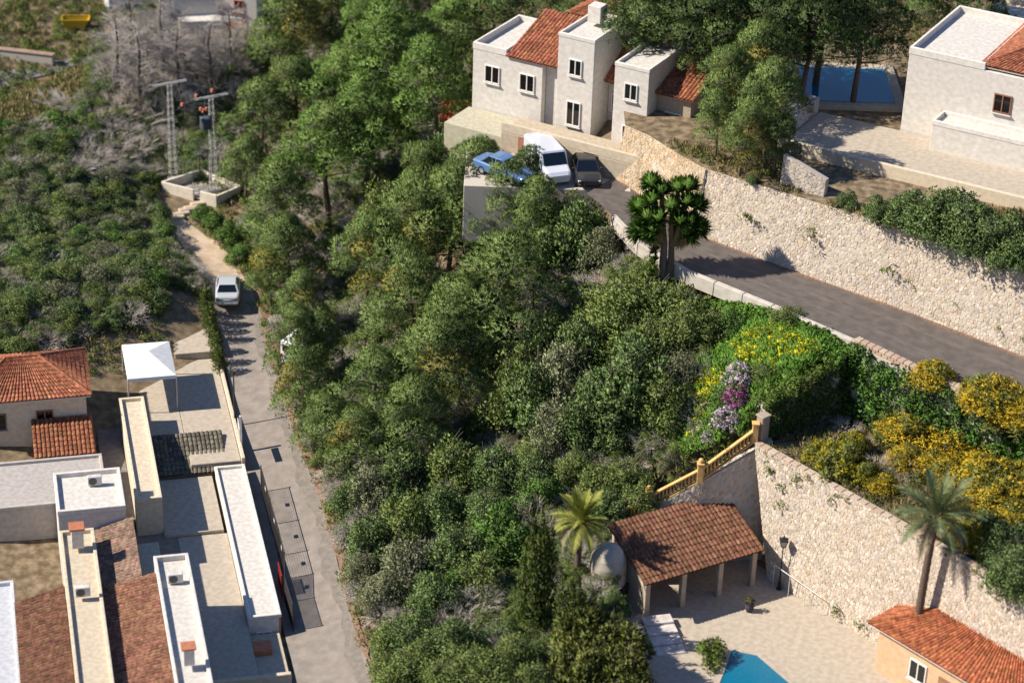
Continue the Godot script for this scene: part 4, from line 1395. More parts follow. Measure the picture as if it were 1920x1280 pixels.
func build_pylons():
	var pa: Vector3 = Vector3(-27.05, 7.19, -167.66)
	var pb: Vector3 = Vector3(-23.67, 7.11, -166.18)
	lattice_pole("lattice_pylon", "bare steel lattice pylon at the corner of the walled yard", pa, 8.3, 0.45)
	var t := lattice_pole("lattice_pylon", "steel lattice pylon with transformer and red insulators", pb, 8.0, 0.45)
	var mb := MB.new()
	box(mb, at(Vector3(-0.55, 6.0, 0.2)), Vector3(0.8, 1.0, 0.6), Color(0.12, 0.14, 0.17), 0.06)
	for i in 5: box(mb, at(Vector3(-0.85 + i * 0.15, 6.0, 0.52)), Vector3(0.04, 0.85, 0.12), Color(0.14, 0.16, 0.19))
	part(t, "transformer", mb.mesh(), M.metal)
	for p in [Vector3(-2.3, 7.7, 0), Vector3(-1.2, 8.3, 0.1), Vector3(0.1, 8.5, 0), Vector3(-0.95, 7.25, 0.3), Vector3(-0.5, 7.2, 0.3), Vector3(-0.7, 7.0, 0.1)]:
		mb = MB.new()
		lathe(mb, [Vector2(0.0, -0.22), Vector2(0.06, -0.2), Vector2(0.16, -0.1), Vector2(0.07, -0.06), Vector2(0.18, 0.02), Vector2(0.07, 0.06), Vector2(0.16, 0.14), Vector2(0.05, 0.2), Vector2(0, 0.22)], 12, at(p).scaled_local(Vector3.ONE * 0.85), Color(0.45, 0.16, 0.10))
		part(t, "insulator", mb.mesh(), M.flat)
	mb = MB.new()
	tube(mb, [Vector3(-2.3, 7.7, 0), Vector3(-1.2, 8.05, 0)], [0.02, 0.02], 4, Color(0.2, 0.2, 0.2))
	tube(mb, [Vector3(-0.55, 6.5, 0.2), Vector3(-0.7, 7.0, 0.1), Vector3(-0.4, 8.0, 0)], [0.02, 0.02, 0.02], 4, Color(0.2, 0.2, 0.2))
	tube(mb, [Vector3(-0.55, 5.5, 0.2), Vector3(-0.32, 3.0, 0.3), Vector3(-0.32, 0.3, 0.3)], [0.025, 0.025, 0.025], 4, Color(0.1, 0.1, 0.1))
	part(t, "cable", mb.mesh(), M.flat)
	# walled yard
	var W: Vector3 = Vector3(-27.68, 7.24, -165.96)
	var S: Vector3 = Vector3(-23.13, 6.92, -163.82)
	var E: Vector3 = Vector3(-21.57, 7.20, -165.68)
	var N: Vector3 = Vector3(-24.94, 7.23, -168.52)
	var y := thing("yard_wall", "low cream concrete wall round the pylon yard", "wall")
	var yb := minf(W.y, S.y) - 0.6
	var top := 7.95
	for e in [[W, W.lerp(S, 0.58)], [W.lerp(S, 0.70), S], [S, E], [E, N], [N, W]]:
		mb = MB.new()
		var a: Vector3 = e[0]
		var b: Vector3 = e[1]
		bar(mb, Vector3(a.x, (yb + top) * 0.5, a.z), Vector3(b.x, (yb + top) * 0.5, b.z), 0.2, top - yb, Color(0.70, 0.64, 0.54), 0.02)
		part(y, "wall_panel", mb.mesh(), M.render)
	for q in 14:
		mb = MB.new()
		var p: Vector3 = N.lerp(W, q / 13.0) if q < 7 else N.lerp(E, (q - 7) / 6.0)
		tube(mb, [Vector3(p.x, top - 0.1, p.z), Vector3(p.x, top + 1.1, p.z)], [0.03, 0.03], 5, Color(0.4, 0.4, 0.4))
		part(y, "fence_post", mb.mesh(), M.metal)
	mb = MB.new()
	var fm := [Vector3(W.x, 7.25, W.z), Vector3(S.x, 7.25, S.z), Vector3(E.x, 7.25, E.z), Vector3(N.x, 7.25, N.z)]
	mb.face(fm[0], fm[1], fm[2], fm[3], Vector3.UP, Color(0.42, 0.38, 0.33))
	part(y, "gravel_floor", mb.mesh(), M.paint)
	# metal racks inside the yard
	for i in 3:
		var c: Vector3 = W.lerp(E, 0.45 + i * 0.09) + Vector3(0, 0, 0.3)
		var rk := thing("pipe_rack", "grey pipe rack lying inside the pylon yard", "rack", Vector3(c.x, 7.27, c.z), 0.4, "pipe racks in the yard")
		for h in [0.25, 0.55]:
			mb = MB.new()
			bar(mb, Vector3(-1.0, h, 0), Vector3(1.0, h, 0), 0.05, 0.05, Color(0.45, 0.46, 0.46))
			part(rk, "rail", mb.mesh(), M.metal)
		for s in [-0.9, 0.9]:
			mb = MB.new()
			bar(mb, Vector3(s, 0, 0), Vector3(s, 0.6, 0), 0.05, 0.05, Color(0.45, 0.46, 0.46))
			part(rk, "upright", mb.mesh(), M.metal)
	# rough steps down to the track
	var st := thing("rough_steps", "rough stone steps from the pylon yard down to the dirt track", "steps")
	for q in [Vector3(-24.61, 6.97, -164.14), Vector3(-25.03, 6.91, -163.54), Vector3(-25.39, 6.87, -163.19), Vector3(-25.72, 6.80, -162.59), Vector3(-26.05, 6.74, -162.00)]:
		mb = MB.new()
		box(mb, at(q + Vector3(0, 0.05, 0), 0.5), Vector3(1.3, 0.3, 0.55), Color(0.60, 0.52, 0.42), 0.06)
		part(st, "step", mb.mesh(), M.stone)

# ==================================================================== patio and road things
func build_garden_things():
	build_balustrade()
	build_kerb()
	build_lane_fence()
	# patio lamp post
	var lp: Vector3 = Vector3(16.49, 5.50, -116.58)
	var t := thing("lamp_post", "black iron lamp post with a four-sided lantern against the patio wall", "lamp post", lp)
	var iron := Color(0.035, 0.037, 0.042)
	var mb := MB.new()
	lathe(mb, [Vector2(0.17, -0.03), Vector2(0.17, 0.08), Vector2(0.10, 0.14), Vector2(0.09, 0.5), Vector2(0.06, 0.62)], 12, Transform3D(), iron)
	part(t, "base", mb.mesh(), M.metal)
	mb = MB.new()
	lathe(mb, [Vector2(0.055, 0.6), Vector2(0.045, 1.4), Vector2(0.06, 1.45), Vector2(0.04, 1.5), Vector2(0.035, 2.9), Vector2(0.07, 2.95), Vector2(0.03, 3.02)], 10, Transform3D(), iron)
	part(t, "pole", mb.mesh(), M.metal)
	mb = MB.new()
	var l0 := [Vector3(-0.12, 3.05, -0.12), Vector3(0.12, 3.05, -0.12), Vector3(0.12, 3.05, 0.12), Vector3(-0.12, 3.05, 0.12)]
	var l1 := [Vector3(-0.23, 3.5, -0.23), Vector3(0.23, 3.5, -0.23), Vector3(0.23, 3.5, 0.23), Vector3(-0.23, 3.5, 0.23)]
	var glass := MB.new()
	for i in 4:
		var j := (i + 1) % 4
		bar(mb, l0[i], l1[i], 0.03, 0.03, iron)
		bar(mb, l0[i], l0[j], 0.03, 0.03, iron)
		bar(mb, l1[i], l1[j], 0.035, 0.035, iron)
		glass.face(l0[i], l0[j], l1[j], l1[i], (l0[i] + l0[j]) * 0.5 - Vector3(0, 3.05, 0), Color.WHITE)
		mb.face(l1[i] * Vector3(1.12, 1, 1.12), l1[j] * Vector3(1.12, 1, 1.12), Vector3(0, 3.72, 0), Vector3(0, 3.72, 0), Vector3.UP, iron)
	var lan := part(t, "lantern", mb.mesh(), M.metal)
	var gm := plain(Color(0.62, 0.62, 0.58), 0.4)
	part(lan, "lantern_glass", glass.mesh(), gm)
	mb = MB.new()
	ball(mb, Vector3(0, 3.76, 0), Vector3(0.05, 0.06, 0.05), iron)
	part(lan, "finial", mb.mesh(), M.metal)
	# potted plant
	var pp: Vector3 = Vector3(14.53, 5.50, -114.15)
	t = thing("plant_pot", "dark glazed pot with a small leafy plant on the patio", "plant pot", pp)
	mb = MB.new()
	lathe(mb, [Vector2(0.0, 0.0), Vector2(0.17, 0.0), Vector2(0.26, 0.22), Vector2(0.27, 0.4), Vector2(0.23, 0.48), Vector2(0.26, 0.54), Vector2(0.22, 0.54), Vector2(0.2, 0.46), Vector2(0, 0.45)], 16, Transform3D(), Color(0.06, 0.05, 0.075))
	part(t, "pot", mb.mesh(), M.flat)
	mb = MB.new()
	rng.seed = 3
	clump(mb, Vector3(0, 0.66, 0), Vector3(0.24, 0.2, 0.24), 60, 3, 0.16, 0.03, 0.8, 0.9, Color(0.08, 0.10, 0.03), Color(0.18, 0.16, 0.05), true)
	part(t, "leaves", mb.mesh(), M.leaf)
	# white handrail against the wall
	var r0: Vector3 = Vector3(16.23, 5.50, -116.91) + Vector3(-0.1, 0, 0.1)
	var r1: Vector3 = Vector3(18.93, 5.50, -114.09) + Vector3(-0.25, 0, 0.1)
	t = thing("wall_rail", "thin white rail on posts along the foot of the patio wall", "rail")
	mb = MB.new()
	tube(mb, [r0 + Vector3(0, 1.55, 0), r1 + Vector3(0, 1.25, 0)], [0.025, 0.025], 6, Color(0.75, 0.74, 0.72))
	part(t, "rail", mb.mesh(), M.flat)
	for u in [0.0, 0.33, 0.66, 1.0]:
		mb = MB.new()
		var p := r0.lerp(r1, u)
		tube(mb, [p, p + Vector3(0, lerpf(1.55, 1.25, u), 0)], [0.018, 0.018], 6, Color(0.7, 0.69, 0.67))
		part(t, "rail_post", mb.mesh(), M.flat)
	# joint pipe on the long wall
	t = thing("drain_pipe", "thin dark drain pipe running down the joint of the long stone wall", "pipe")
	mb = MB.new()
	var d0: Vector3 = cliff_top[3]
	var d1: Vector3 = cliff_base[3]
	var off := Vector3(0.0, 0.0, 0.13)
	tube(mb, [d0 + off, d0.lerp(d1, 0.5) + off, d1 + off], [0.05, 0.05, 0.05], 6, Color(0.22, 0.20, 0.19))
	part(t, "pipe", mb.mesh(), M.flat)
	for u in [0.15, 0.5, 0.85]:
		mb = MB.new()
		box(mb, at(d0.lerp(d1, u) + off), Vector3(0.16, 0.06, 0.12), Color(0.3, 0.28, 0.26))
		part(t, "bracket", mb.mesh(), M.flat)

func build_balustrade():
	var yel := Color(0.66, 0.42, 0.17)
	var prof := [Vector2(0.075, 0), Vector2(0.075, 0.06), Vector2(0.045, 0.1), Vector2(0.085, 0.26), Vector2(0.05, 0.48), Vector2(0.04, 0.56), Vector2(0.07, 0.60), Vector2(0.07, 0.66)]
	var bm := MB.new()
	lathe(bm, prof, 10, Transform3D(), yel)
	var bal := bm.mesh()
	for i in 3:
		var a: Vector3 = stair_line[i] + Vector3(0, 0.02, -0.12)
		var b: Vector3 = stair_line[i + 1] + Vector3(0, 0.02, -0.12)
		var t := thing("balustrade", ["yellow stair balustrade flight from the corner post, below the flowers", "yellow balustrade flight between the two ball-topped posts", "lowest yellow balustrade flight beside the tiled shelter"][i], "balustrade", a, 0.0)
		var d := b - a
		var n := int(Vector2(d.x, d.z).length() / 0.205)
		var mb := MB.new()
		bar(mb, Vector3(0, 0.05, 0), d + Vector3(0, 0.05, 0), 0.26, 0.10, tone(yel, 0.95), 0.02)
		part(t, "plinth", mb.mesh(), M.render)
		mb = MB.new()
		bar(mb, Vector3(0, 0.84, 0), d + Vector3(0, 0.84, 0), 0.24, 0.13, tone(yel, 1.08), 0.03)
		part(t, "handrail", mb.mesh(), M.render)
		for k in range(1, n):
			var o := part(t, "baluster", bal, M.render)
			o.position = d * (float(k) / n) + Vector3(0, 0.10, 0)
	for i in 4:
		var p: Vector3 = stair_line[i] + Vector3(0, 0.0, -0.12)
		var t := thing("balustrade_post", ["yellow square post where the balustrade meets the stone pier", "yellow post with a ball between the balustrade flights", "yellow ball-topped post beside the shelter roof", "yellow end post at the foot of the balustrade"][i], "post", p)
		var mb := MB.new()
		box(mb, at(Vector3(0, 0.6, 0)), Vector3(0.36, 1.3, 0.36), tone(yel, 1.02), 0.02)
		part(t, "shaft", mb.mesh(), M.render)
		mb = MB.new()
		box(mb, at(Vector3(0, 1.29, 0)), Vector3(0.46, 0.09, 0.46), tone(yel, 1.1), 0.02)
		part(t, "cap", mb.mesh(), M.render)
		if i > 0:
			mb = MB.new()
			ball(mb, Vector3(0, 1.48, 0), Vector3(0.16, 0.16, 0.16), tone(yel, 1.1), 8, 12)
			part(t, "ball", mb.mesh(), M.render)
	# stone pier at the corner
	var t := thing("corner_pier", "squat pale stone pier between balustrade and ivy hedge", "pier", stair_line[0] + Vector3(0.45, 0, -0.5))
	var mb := MB.new()
	box(mb, at(Vector3(0, 0.5, 0), 0.7), Vector3(0.62, 2.2, 0.56), Color(0.42, 0.36, 0.31), 0.05)
	part(t, "pier", mb.mesh(), M.stone)
	mb = MB.new()
	box(mb, at(Vector3(0, 1.64, 0), 0.7), Vector3(0.74, 0.1, 0.68), Color(0.46, 0.40, 0.34), 0.03)
	part(t, "cap", mb.mesh(), M.stone)

func build_kerb():
	# pale concrete kerb, then a low parapet of pinkish blocks on a retaining wall
	var t := thing("concrete_kerb", "pale concrete kerb wall along the upper road above the green bank", "kerb")
	var r := RandomNumberGenerator.new()
	r.seed = 8
	for i in range(1, 5):
		var a: Vector3 = kerb_line[i]
		var b: Vector3 = kerb_line[i + 1]
		var m := int(a.distance_to(b) / 2.4) + 1
		for k in m:
			var mb := MB.new()
			var p := a.lerp(b, float(k) / m)
			var q := a.lerp(b, (k + 0.985) / m)
			bar(mb, p + Vector3(0, -0.35, 0), q + Vector3(0, -0.35, 0), 0.38, 0.95, Color(0.56, 0.52, 0.46) * r.randf_range(0.9, 1.08), 0.03)
			part(t, "kerb_slab", mb.mesh(), M.paint)
	t = thing("parapet_wall", "low parapet of pinkish stone blocks along the upper road above the mimosa", "wall")
	for i in range(5, kerb_line.size() - 1):
		var a: Vector3 = kerb_line[i]
		var b: Vector3 = kerb_line[i + 1]
		var down := Vector3(0, GARDEN_Y - a.y - 0.3, 0)
		var mb := MB.new()
		bar(mb, a + Vector3(0, (GARDEN_Y - a.y) * 0.5 - 0.2, 0), b + Vector3(0, (GARDEN_Y - a.y) * 0.5 - 0.2, 0), 0.5, a.y - GARDEN_Y + 0.4, Color(0.36, 0.30, 0.25), 0.0)
		part(t, "retaining_core", mb.mesh(), M.mortar)
		var n := int(a.distance_to(b) / 0.42)
		for k in n:
			for row in 2:
				mb = MB.new()
				var u0 := (k + 0.02 + (0.5 if row else 0.0)) / n
				var u1 := (k + 0.96 + (0.5 if row else 0.0)) / n
				var p := a.lerp(b, minf(u0, 1))
				var q := a.lerp(b, minf(u1, 1))
				if p.distance_to(q) < 0.08: continue
				var c := Color(0.52, 0.40, 0.33).lerp(Color(0.60, 0.52, 0.44), r.randf())
				var y := 0.10 + row * 0.2
				bar(mb, p + Vector3(0, y, 0), q + Vector3(0, y, 0), 0.46 + r.randf_range(-0.03, 0.03), 0.185, c, 0.025)
				part(t, "stone_block", mb.mesh(), M.stone)
	# rim stones on the patio wall
	t = thing("wall_coping", "reddish coping stones along the top of the tall patio wall", "coping")
	var ct: Vector3 = Vector3(14.63, 13.60, -119.95)
	var et: Vector3 = Vector3(32.67, 13.60, -99.86)
	var n := 46
	for k in n:
		var mb := MB.new()
		var c := Color(0.50, 0.38, 0.30).lerp(Color(0.62, 0.54, 0.46), r.randf())
		bar(mb, ct.lerp(et, (k + 0.03) / n) + Vector3(0.10, 0.04, -0.10), ct.lerp(et, (k + 0.95) / n) + Vector3(0.10, 0.04 + r.randf_range(-0.02, 0.02), -0.10), 0.40, 0.09, c, 0.02)
		part(t, "coping_stone", mb.mesh(), M.stone)

func build_lane_fence():
	# wire fence with small plates along the house side of the lane
	var dark := Color(0.06, 0.055, 0.055)
	var posts: Array = [Vector3(-15.83, 4.21, -127.34), Vector3(-15.01, 3.99, -123.85), Vector3(-14.23, 3.85, -120.61), Vector3(-13.69, 3.75, -118.25), Vector3(-13.26, 3.66, -115.91), Vector3(-12.59, 3.60, -113.11)]
	var t := thing("wire_fence", "dark wire mesh fence with plates along the house side of the lane", "fence")
	for i in posts.size(): posts[i] += Vector3([0.0, 0.12, 0.22, 0.28, 0.1, 0.2][i], 0, 0)
	for i in posts.size():
		var mb := MB.new()
		tube(mb, [posts[i] + Vector3(0.1, -0.3, 0), posts[i] + Vector3(0.1, 2.05, 0)], [0.04, 0.04], 6, dark)
		part(t, "fence_post", mb.mesh(), M.metal)
	for i in posts.size() - 1:
		var a: Vector3 = posts[i] + Vector3(0.1, 0, 0)
		var b: Vector3 = posts[i + 1] + Vector3(0.1, 0, 0)
		var mb := MB.new()
		for h in [0.15, 1.95]:
			mb = MB.new()
			tube(mb, [a + Vector3(0, h, 0), b + Vector3(0, h, 0)], [0.03, 0.03], 5, dark)
			part(t, "fence_rail", mb.mesh(), M.metal)
		mb = MB.new()
		var len_ := a.distance_to(b)
		var step := 0.055 if i >= 3 else 0.10
		var wire := 0.012 if i >= 3 else 0.008
		for k in int(len_ / step):
			var p := a.lerp(b, k * step / len_)
			tube(mb, [p + Vector3(0, 0.15, 0), p + Vector3(0, 1.95, 0)], [wire, wire], 3, dark, false)
		for h in range(1, 12 if i < 3 else 30): tube(mb, [a + Vector3(0, h * (0.16 if i < 3 else 0.062) + 0.05, 0), b + Vector3(0, h * (0.16 if i < 3 else 0.062) + 0.05, 0)], [wire, wire], 3, dark, false)
		part(t, "wire_mesh", mb.mesh(), M.metal)
		if i < 4:
			mb = MB.new()
			var c := a.lerp(b, 0.5) + Vector3(0, 1.5, 0)
			var fwd := (b - a).normalized()
			bar(mb, c - fwd * 0.18, c + fwd * 0.18, 0.02, 0.26, Color(0.5, 0.5, 0.48))
			part(t, "plate", mb.mesh(), M.flat)
	# red steel gate at the lane
	var rg := thing("steel_gate", "red painted steel gate in the wire fence along the lane", "gate", posts[3] + Vector3(-0.25, 0, 0.3), 0.24)
	var gb := MB.new()
	for z in [0.0, 1.5]: bar(gb, Vector3(0, 0, z), Vector3(0, 1.5, z), 0.06, 0.06, Color(0.40, 0.05, 0.035))
	for h in [0.2, 1.45]: bar(gb, Vector3(0, h, 0), Vector3(0, h, 1.5), 0.06, 0.06, Color(0.40, 0.05, 0.035))
	part(rg, "frame", gb.mesh(), M.metal)
	for k in 9:
		gb = MB.new()
		bar(gb, Vector3(0, 0.2, 0.15 + k * 0.15), Vector3(0, 1.45, 0.15 + k * 0.15), 0.03, 0.09, Color(0.44, 0.06, 0.04))
		part(rg, "slat", gb.mesh(), M.metal)
	# gate frame with post by the white pillar
	var g: Vector3 = Vector3(-17.51, 4.57, -131.54)
	t = thing("lane_gate_post", "white square post with a sign board beside the lane", "post", g)
	var mb := MB.new()
	box(mb, at(Vector3(0, 1.3, 0)), Vector3(0.16, 3.0, 0.16), Color(0.75, 0.75, 0.74), 0.01)
	part(t, "shaft", mb.mesh(), M.paint)
	mb = MB.new()
	box(mb, at(Vector3(0, 2.5, 0.9), 0.2), Vector3(0.05, 0.5, 1.5), Color(0.6, 0.6, 0.58), 0.01)
	part(t, "board", mb.mesh(), M.paint)
	var g2: Vector3 = Vector3(-18.28, 4.81, -134.51)
	t = thing("utility_pole", "thin dark utility pole at the edge of the lane beside the forecourt", "pole", g2)
	mb = MB.new()
	tube(mb, [Vector3(0, -0.5, 0), Vector3(0, 4.2, 0)], [0.06, 0.045], 8, Color(0.12, 0.10, 0.09))
	part(t, "shaft", mb.mesh(), M.bark)
	mb = MB.new()
	bar(mb, Vector3(-0.35, 4.05, 0), Vector3(0.35, 4.05, 0), 0.07, 0.07, Color(0.14, 0.12, 0.10))
	part(t, "cross_arm", mb.mesh(), M.bark)

# ==================================================================== foliage
# one clump of foliage: tufts of blades over an ellipsoid
func clump(mb: MB, c: Vector3, r: Vector3, count: int, blades: int, blen: float, bw: float, spread: float, up: float, ca: Color, cb: Color, broad := false, low := -0.45):
	for i in count:
		var o := unit()
		if o.y < low: o.y = -o.y
		var p := c + Vector3(o.x * r.x, o.y * r.y, o.z * r.z) * (0.62 + 0.38 * rng.randf())
		var axis := o + Vector3(0, up, 0)
		var t := rng.randf()
		var k := 0.7 + 0.6 * rng.randf()
		var col := Color((ca.r + (cb.r - ca.r) * t) * k, (ca.g + (cb.g - ca.g) * t) * k, (ca.b + (cb.b - ca.b) * t) * k)
		for b in blades:
			var d := (axis + unit() * spread).normalized()
			var s := d.cross(unit()).normalized() * bw
			var nn := (o * 0.7 + unit() * 0.45 + Vector3(0, 0.22, 0)).normalized()
			var l := blen * (0.7 + 0.6 * rng.randf())
			if broad:
				var m := p + d * l * 0.5
				mb.tri(p, m + s, p + d * l, nn, col)
				mb.tri(p, p + d * l, m - s, nn, col)
			else:
				mb.tri(p - s, p + s, p + d * l, nn, col)

func tone(c: Color, k: float) -> Color:
	return Color(c.r * k, c.g * k, c.b * k)

const PINE_TONES := [[Color(0.090, 0.170, 0.036), Color(0.200, 0.300, 0.082)], [Color(0.094, 0.155, 0.042), Color(0.215, 0.280, 0.098)], [Color(0.060, 0.105, 0.036), Color(0.130, 0.180, 0.066)], [Color(0.20, 0.19, 0.045), Color(0.32, 0.29, 0.085)]]  # third pair darkened to stand in for shade under tall trees

# a billow of pine needles: tufts of fine blades all over a lumpy dome
func needle_dome(mb: MB, c: Vector3, r: Vector3, ca: Color, cb: Color):
	var n := int(250.0 * r.x * r.x) + 40
	var ph := rng.randf() * 10.0
	for i in n:
		var o := unit()
		if o.y < -0.35: o.y = -o.y
		var lump := 1.0 + 0.13 * sin(o.x * 7.0 + ph) * sin(o.z * 7.0 + ph * 1.7) + 0.10 * sin(o.y * 9.0 + ph)
		var p := c + Vector3(o.x * r.x, o.y * r.y, o.z * r.z) * lump * (0.84 + 0.18 * rng.randf())
		var axis := o * 0.8 + Vector3(0, 0.45, 0)
		var t := rng.randf()
		var k := 0.72 + 0.56 * rng.randf()
		var col := Color((ca.r + (cb.r - ca.r) * t) * k, (ca.g + (cb.g - ca.g) * t) * k, (ca.b + (cb.b - ca.b) * t) * k)
		for b in 6:
			var d := (axis + unit() * 0.72).normalized()
			var s := d.cross(unit()).normalized() * 0.019
			var nn := (o * 1.1 + unit() * 0.30 + Vector3(0, 0.05, 0)).normalized()
			mb.tri(p - s, p + s, p + d * (0.15 + 0.13 * rng.randf()), nn, col)

# a pine 8 m tall and about 6 m wide: trunk, limbs and cloud-like pads of needles
func make_pine(seed_: int, tn: int, pads: int) -> Array:
	rng.seed = seed_
	var wood := MB.new()
	var leaf := MB.new()
	var bark := Color(0.20, 0.155, 0.125)
	var lean := Vector3(rng.randf_range(-0.5, 0.5), 0, rng.randf_range(-0.5, 0.5))
	var spine := func(t: float) -> Vector3: return Vector3(lean.x * t * t + 0.18 * sin(t * 5.0 + seed_), t * 7.5, lean.z * t * t + 0.15 * cos(t * 4.0 + seed_))
	var pts := []
	var rad := []
	for i in 9:
		pts.append(spine.call(i / 8.0))
		rad.append(lerpf(0.20, 0.035, i / 8.0))
	pts[0].y = -0.5
	tube(wood, pts, rad, 7, bark)
	var turn := rng.randf() * TAU
	for made in pads:
		var t := 0.36 + 0.64 * pow((made + 0.5) / pads, 0.85)
		turn += 2.399 + rng.randf_range(-0.35, 0.35)
		# outline: widest in the middle, rounded top, uneven round the trunk
		var wide := (2.7 * pow(sin(clampf((1.05 - t) / 0.80, 0, 1) * PI * 0.5), 0.8)) * (0.82 + 0.30 * sin(turn * 2.0 + seed_) * (1.0 - t) + 0.22 * rng.randf())
		if t < 0.42: wide *= 0.85
		var root: Vector3 = spine.call(t * 0.88)
		var dir := Vector3(cos(turn), 0, sin(turn))
		var tip: Vector3 = spine.call(t) + dir * wide + Vector3(0, rng.randf_range(-0.25, 0.25), 0)
		var midp := root.lerp(tip, 0.5) + Vector3(0, -0.12, 0)
		tube(wood, [root, midp, tip], [0.06, 0.036, 0.014], 4, bark * 1.25, false)
		var base: Array = PINE_TONES[tn]
		if rng.randf() < 0.16: base = PINE_TONES[3 if tn == 1 else 1]
		var k := rng.randf_range(0.8, 1.2)
		var rr := rng.randf_range(1.05, 1.75) * (1.08 - 0.32 * t)
		needle_dome(leaf, tip - dir * rr * 0.25, Vector3(rr, rr * 0.72, rr), tone(base[0], k), tone(base[1], k))
		for q in 6:
			var e := unit()
			e.y = absf(e.y) * 0.5
			tube(wood, [midp.lerp(tip, 0.7), tip + e * rr * 1.02], [0.022, 0.007], 3, Color(0.33, 0.30, 0.26), false)
	return [wood.mesh(), leaf.mesh()]

# a shrub about 2 m tall and 2.4 m wide
func make_shrub(seed_: int, ca: Color, cb: Color, lumps: int, per: int, blen: float, bw: float, broad: bool, up := 0.4, squat := 1.0, twigs := 14) -> Array:
	rng.seed = seed_
	var leaf := MB.new()
	var wood := MB.new()
	var lop := rng.randf() * TAU
	for i in lumps:
		var a := i * 2.399 + rng.randf()
		var q := sqrt(rng.randf()) * (0.86 + 0.22 * sin(a * 2.0 + lop) + 0.12 * sin(a * 5.0))
		var top := (1.75 * sqrt(maxf(0.05, 1.0 - q * q * 0.8)) * rng.randf_range(0.58, 1.12)) * squat
		var c := Vector3(cos(a) * q, top - 0.25, sin(a) * q)
		var k := rng.randf_range(0.75, 1.22)
		var ls := rng.randf_range(0.55, 1.45)
		clump(leaf, c + Vector3(0, 0.12 * (ls - 1.0), 0), Vector3(0.36, 0.30, 0.36) * ls, int(per * ls), 3 if broad else 4, blen, bw, 0.9, up, tone(ca, k), tone(cb, k), broad)
		# skirts down to the ground
		if q > 0.5:
			clump(leaf, Vector3(c.x * 1.08, top * 0.42, c.z * 1.08), Vector3(0.34, 0.38, 0.34), int(per * 0.7), 3 if broad else 4, blen, bw, 0.9, up, tone(ca, k), tone(cb, k), broad)
		if i < twigs:
			tube(wood, [Vector3(c.x * 0.15, -0.25, c.z * 0.15), Vector3(c.x * 0.55, top * 0.5, c.z * 0.55), c], [0.05, 0.03, 0.01], 4, Color(0.19, 0.16, 0.13), false)
			for tw_ in 4: tube(wood, [c, c + (unit() + Vector3(0, 0.6, 0)) * 0.5], [0.010, 0.005], 3, Color(0.36, 0.32, 0.28), false)
	return [wood.mesh(), leaf.mesh()]

# bare grey brushwood: a bush of forking twigs, about 2 m across
func make_dead_brush(seed_: int, stems: int, flat: float, col: Color) -> ArrayMesh:
	rng.seed = seed_
	var mb := MB.new()
	for i in stems:
		var d := unit()
		d.y = absf(d.y) * flat + 0.15
		d = d.normalized()
		var p := Vector3(d.x * 0.1, 0.0, d.z * 0.1)
		var m := p + d * rng.randf_range(0.5, 0.8)
		tube(mb, [p, m], [0.016, 0.011], 3, col, false)
		for k in 4:
			var e := m + (d + unit() * 0.7).normalized() * rng.randf_range(0.3, 0.6)
			var kk := rng.randf_range(0.75, 1.25)
			tube(mb, [m, e], [0.010, 0.006], 3, tone(col, kk), false)
			for q in 4:
				tube(mb, [m.lerp(e, rng.randf_range(0.3, 1.0)), e + (d * 0.6 + unit() * 0.8) * rng.randf_range(0.15, 0.32)], [0.007, 0.004], 3, tone(col, kk * 1.1), false)
	return mb.mesh()

# a fallen dead pine lying along +x: stem, limbs and a broom of grey twigs
func make_fallen_tree(seed_: int) -> Array:
	rng.seed = seed_
	var stem := MB.new()
	var twig := MB.new()
	var grey := Color(0.60, 0.55, 0.505)
	var pts := []
	var rad := []
	for i in 8:
		pts.append(Vector3(i * 1.0, 0.45 + 0.22 * sin(i * 0.9 + seed_), 0.5 * sin(i * 0.8 + seed_)))
		rad.append(lerpf(0.11, 0.025, i / 7.0))
	tube(stem, pts, rad, 6, Color(0.40, 0.35, 0.30))
	for i in 52:
		var t := rng.randf_range(0.32, 1.0)
		var p: Vector3 = pts[int(t * 6.99)].lerp(pts[mini(int(t * 6.99) + 1, 7)], fmod(t * 6.99, 1.0))
		var side := -1.0 if rng.randf() < 0.5 else 1.0
		var d := Vector3(rng.randf_range(0.5, 1.2), rng.randf_range(-0.15, 0.5), side * rng.randf_range(0.2, 1.0)).normalized()
		var l := rng.randf_range(1.0, 2.3) * (1.2 - 0.5 * t)
		var e := p + d * l
		tube(twig, [p, p + d * l * 0.5 + Vector3(0, 0.1, 0), e], [0.03, 0.02, 0.008], 4, tone(grey, rng.randf_range(0.85, 1.2)), false)
		for k in 10:
			var a := p.lerp(e, rng.randf_range(0.3, 1.0))
			var f := a + (d + unit() * 0.6).normalized() * rng.randf_range(0.35, 0.9)
			var kk := rng.randf_range(0.8, 1.25)
			tube(twig, [a, f], [0.010, 0.005], 3, tone(grey, kk), false)
			for q in 5:
				tube(twig, [a.lerp(f, rng.randf_range(0.3, 1.0)), f + (d + unit() * 0.7) * rng.randf_range(0.1, 0.35)], [0.008, 0.005], 3, tone(grey, kk), false)
	return [stem.mesh(), twig.mesh()]

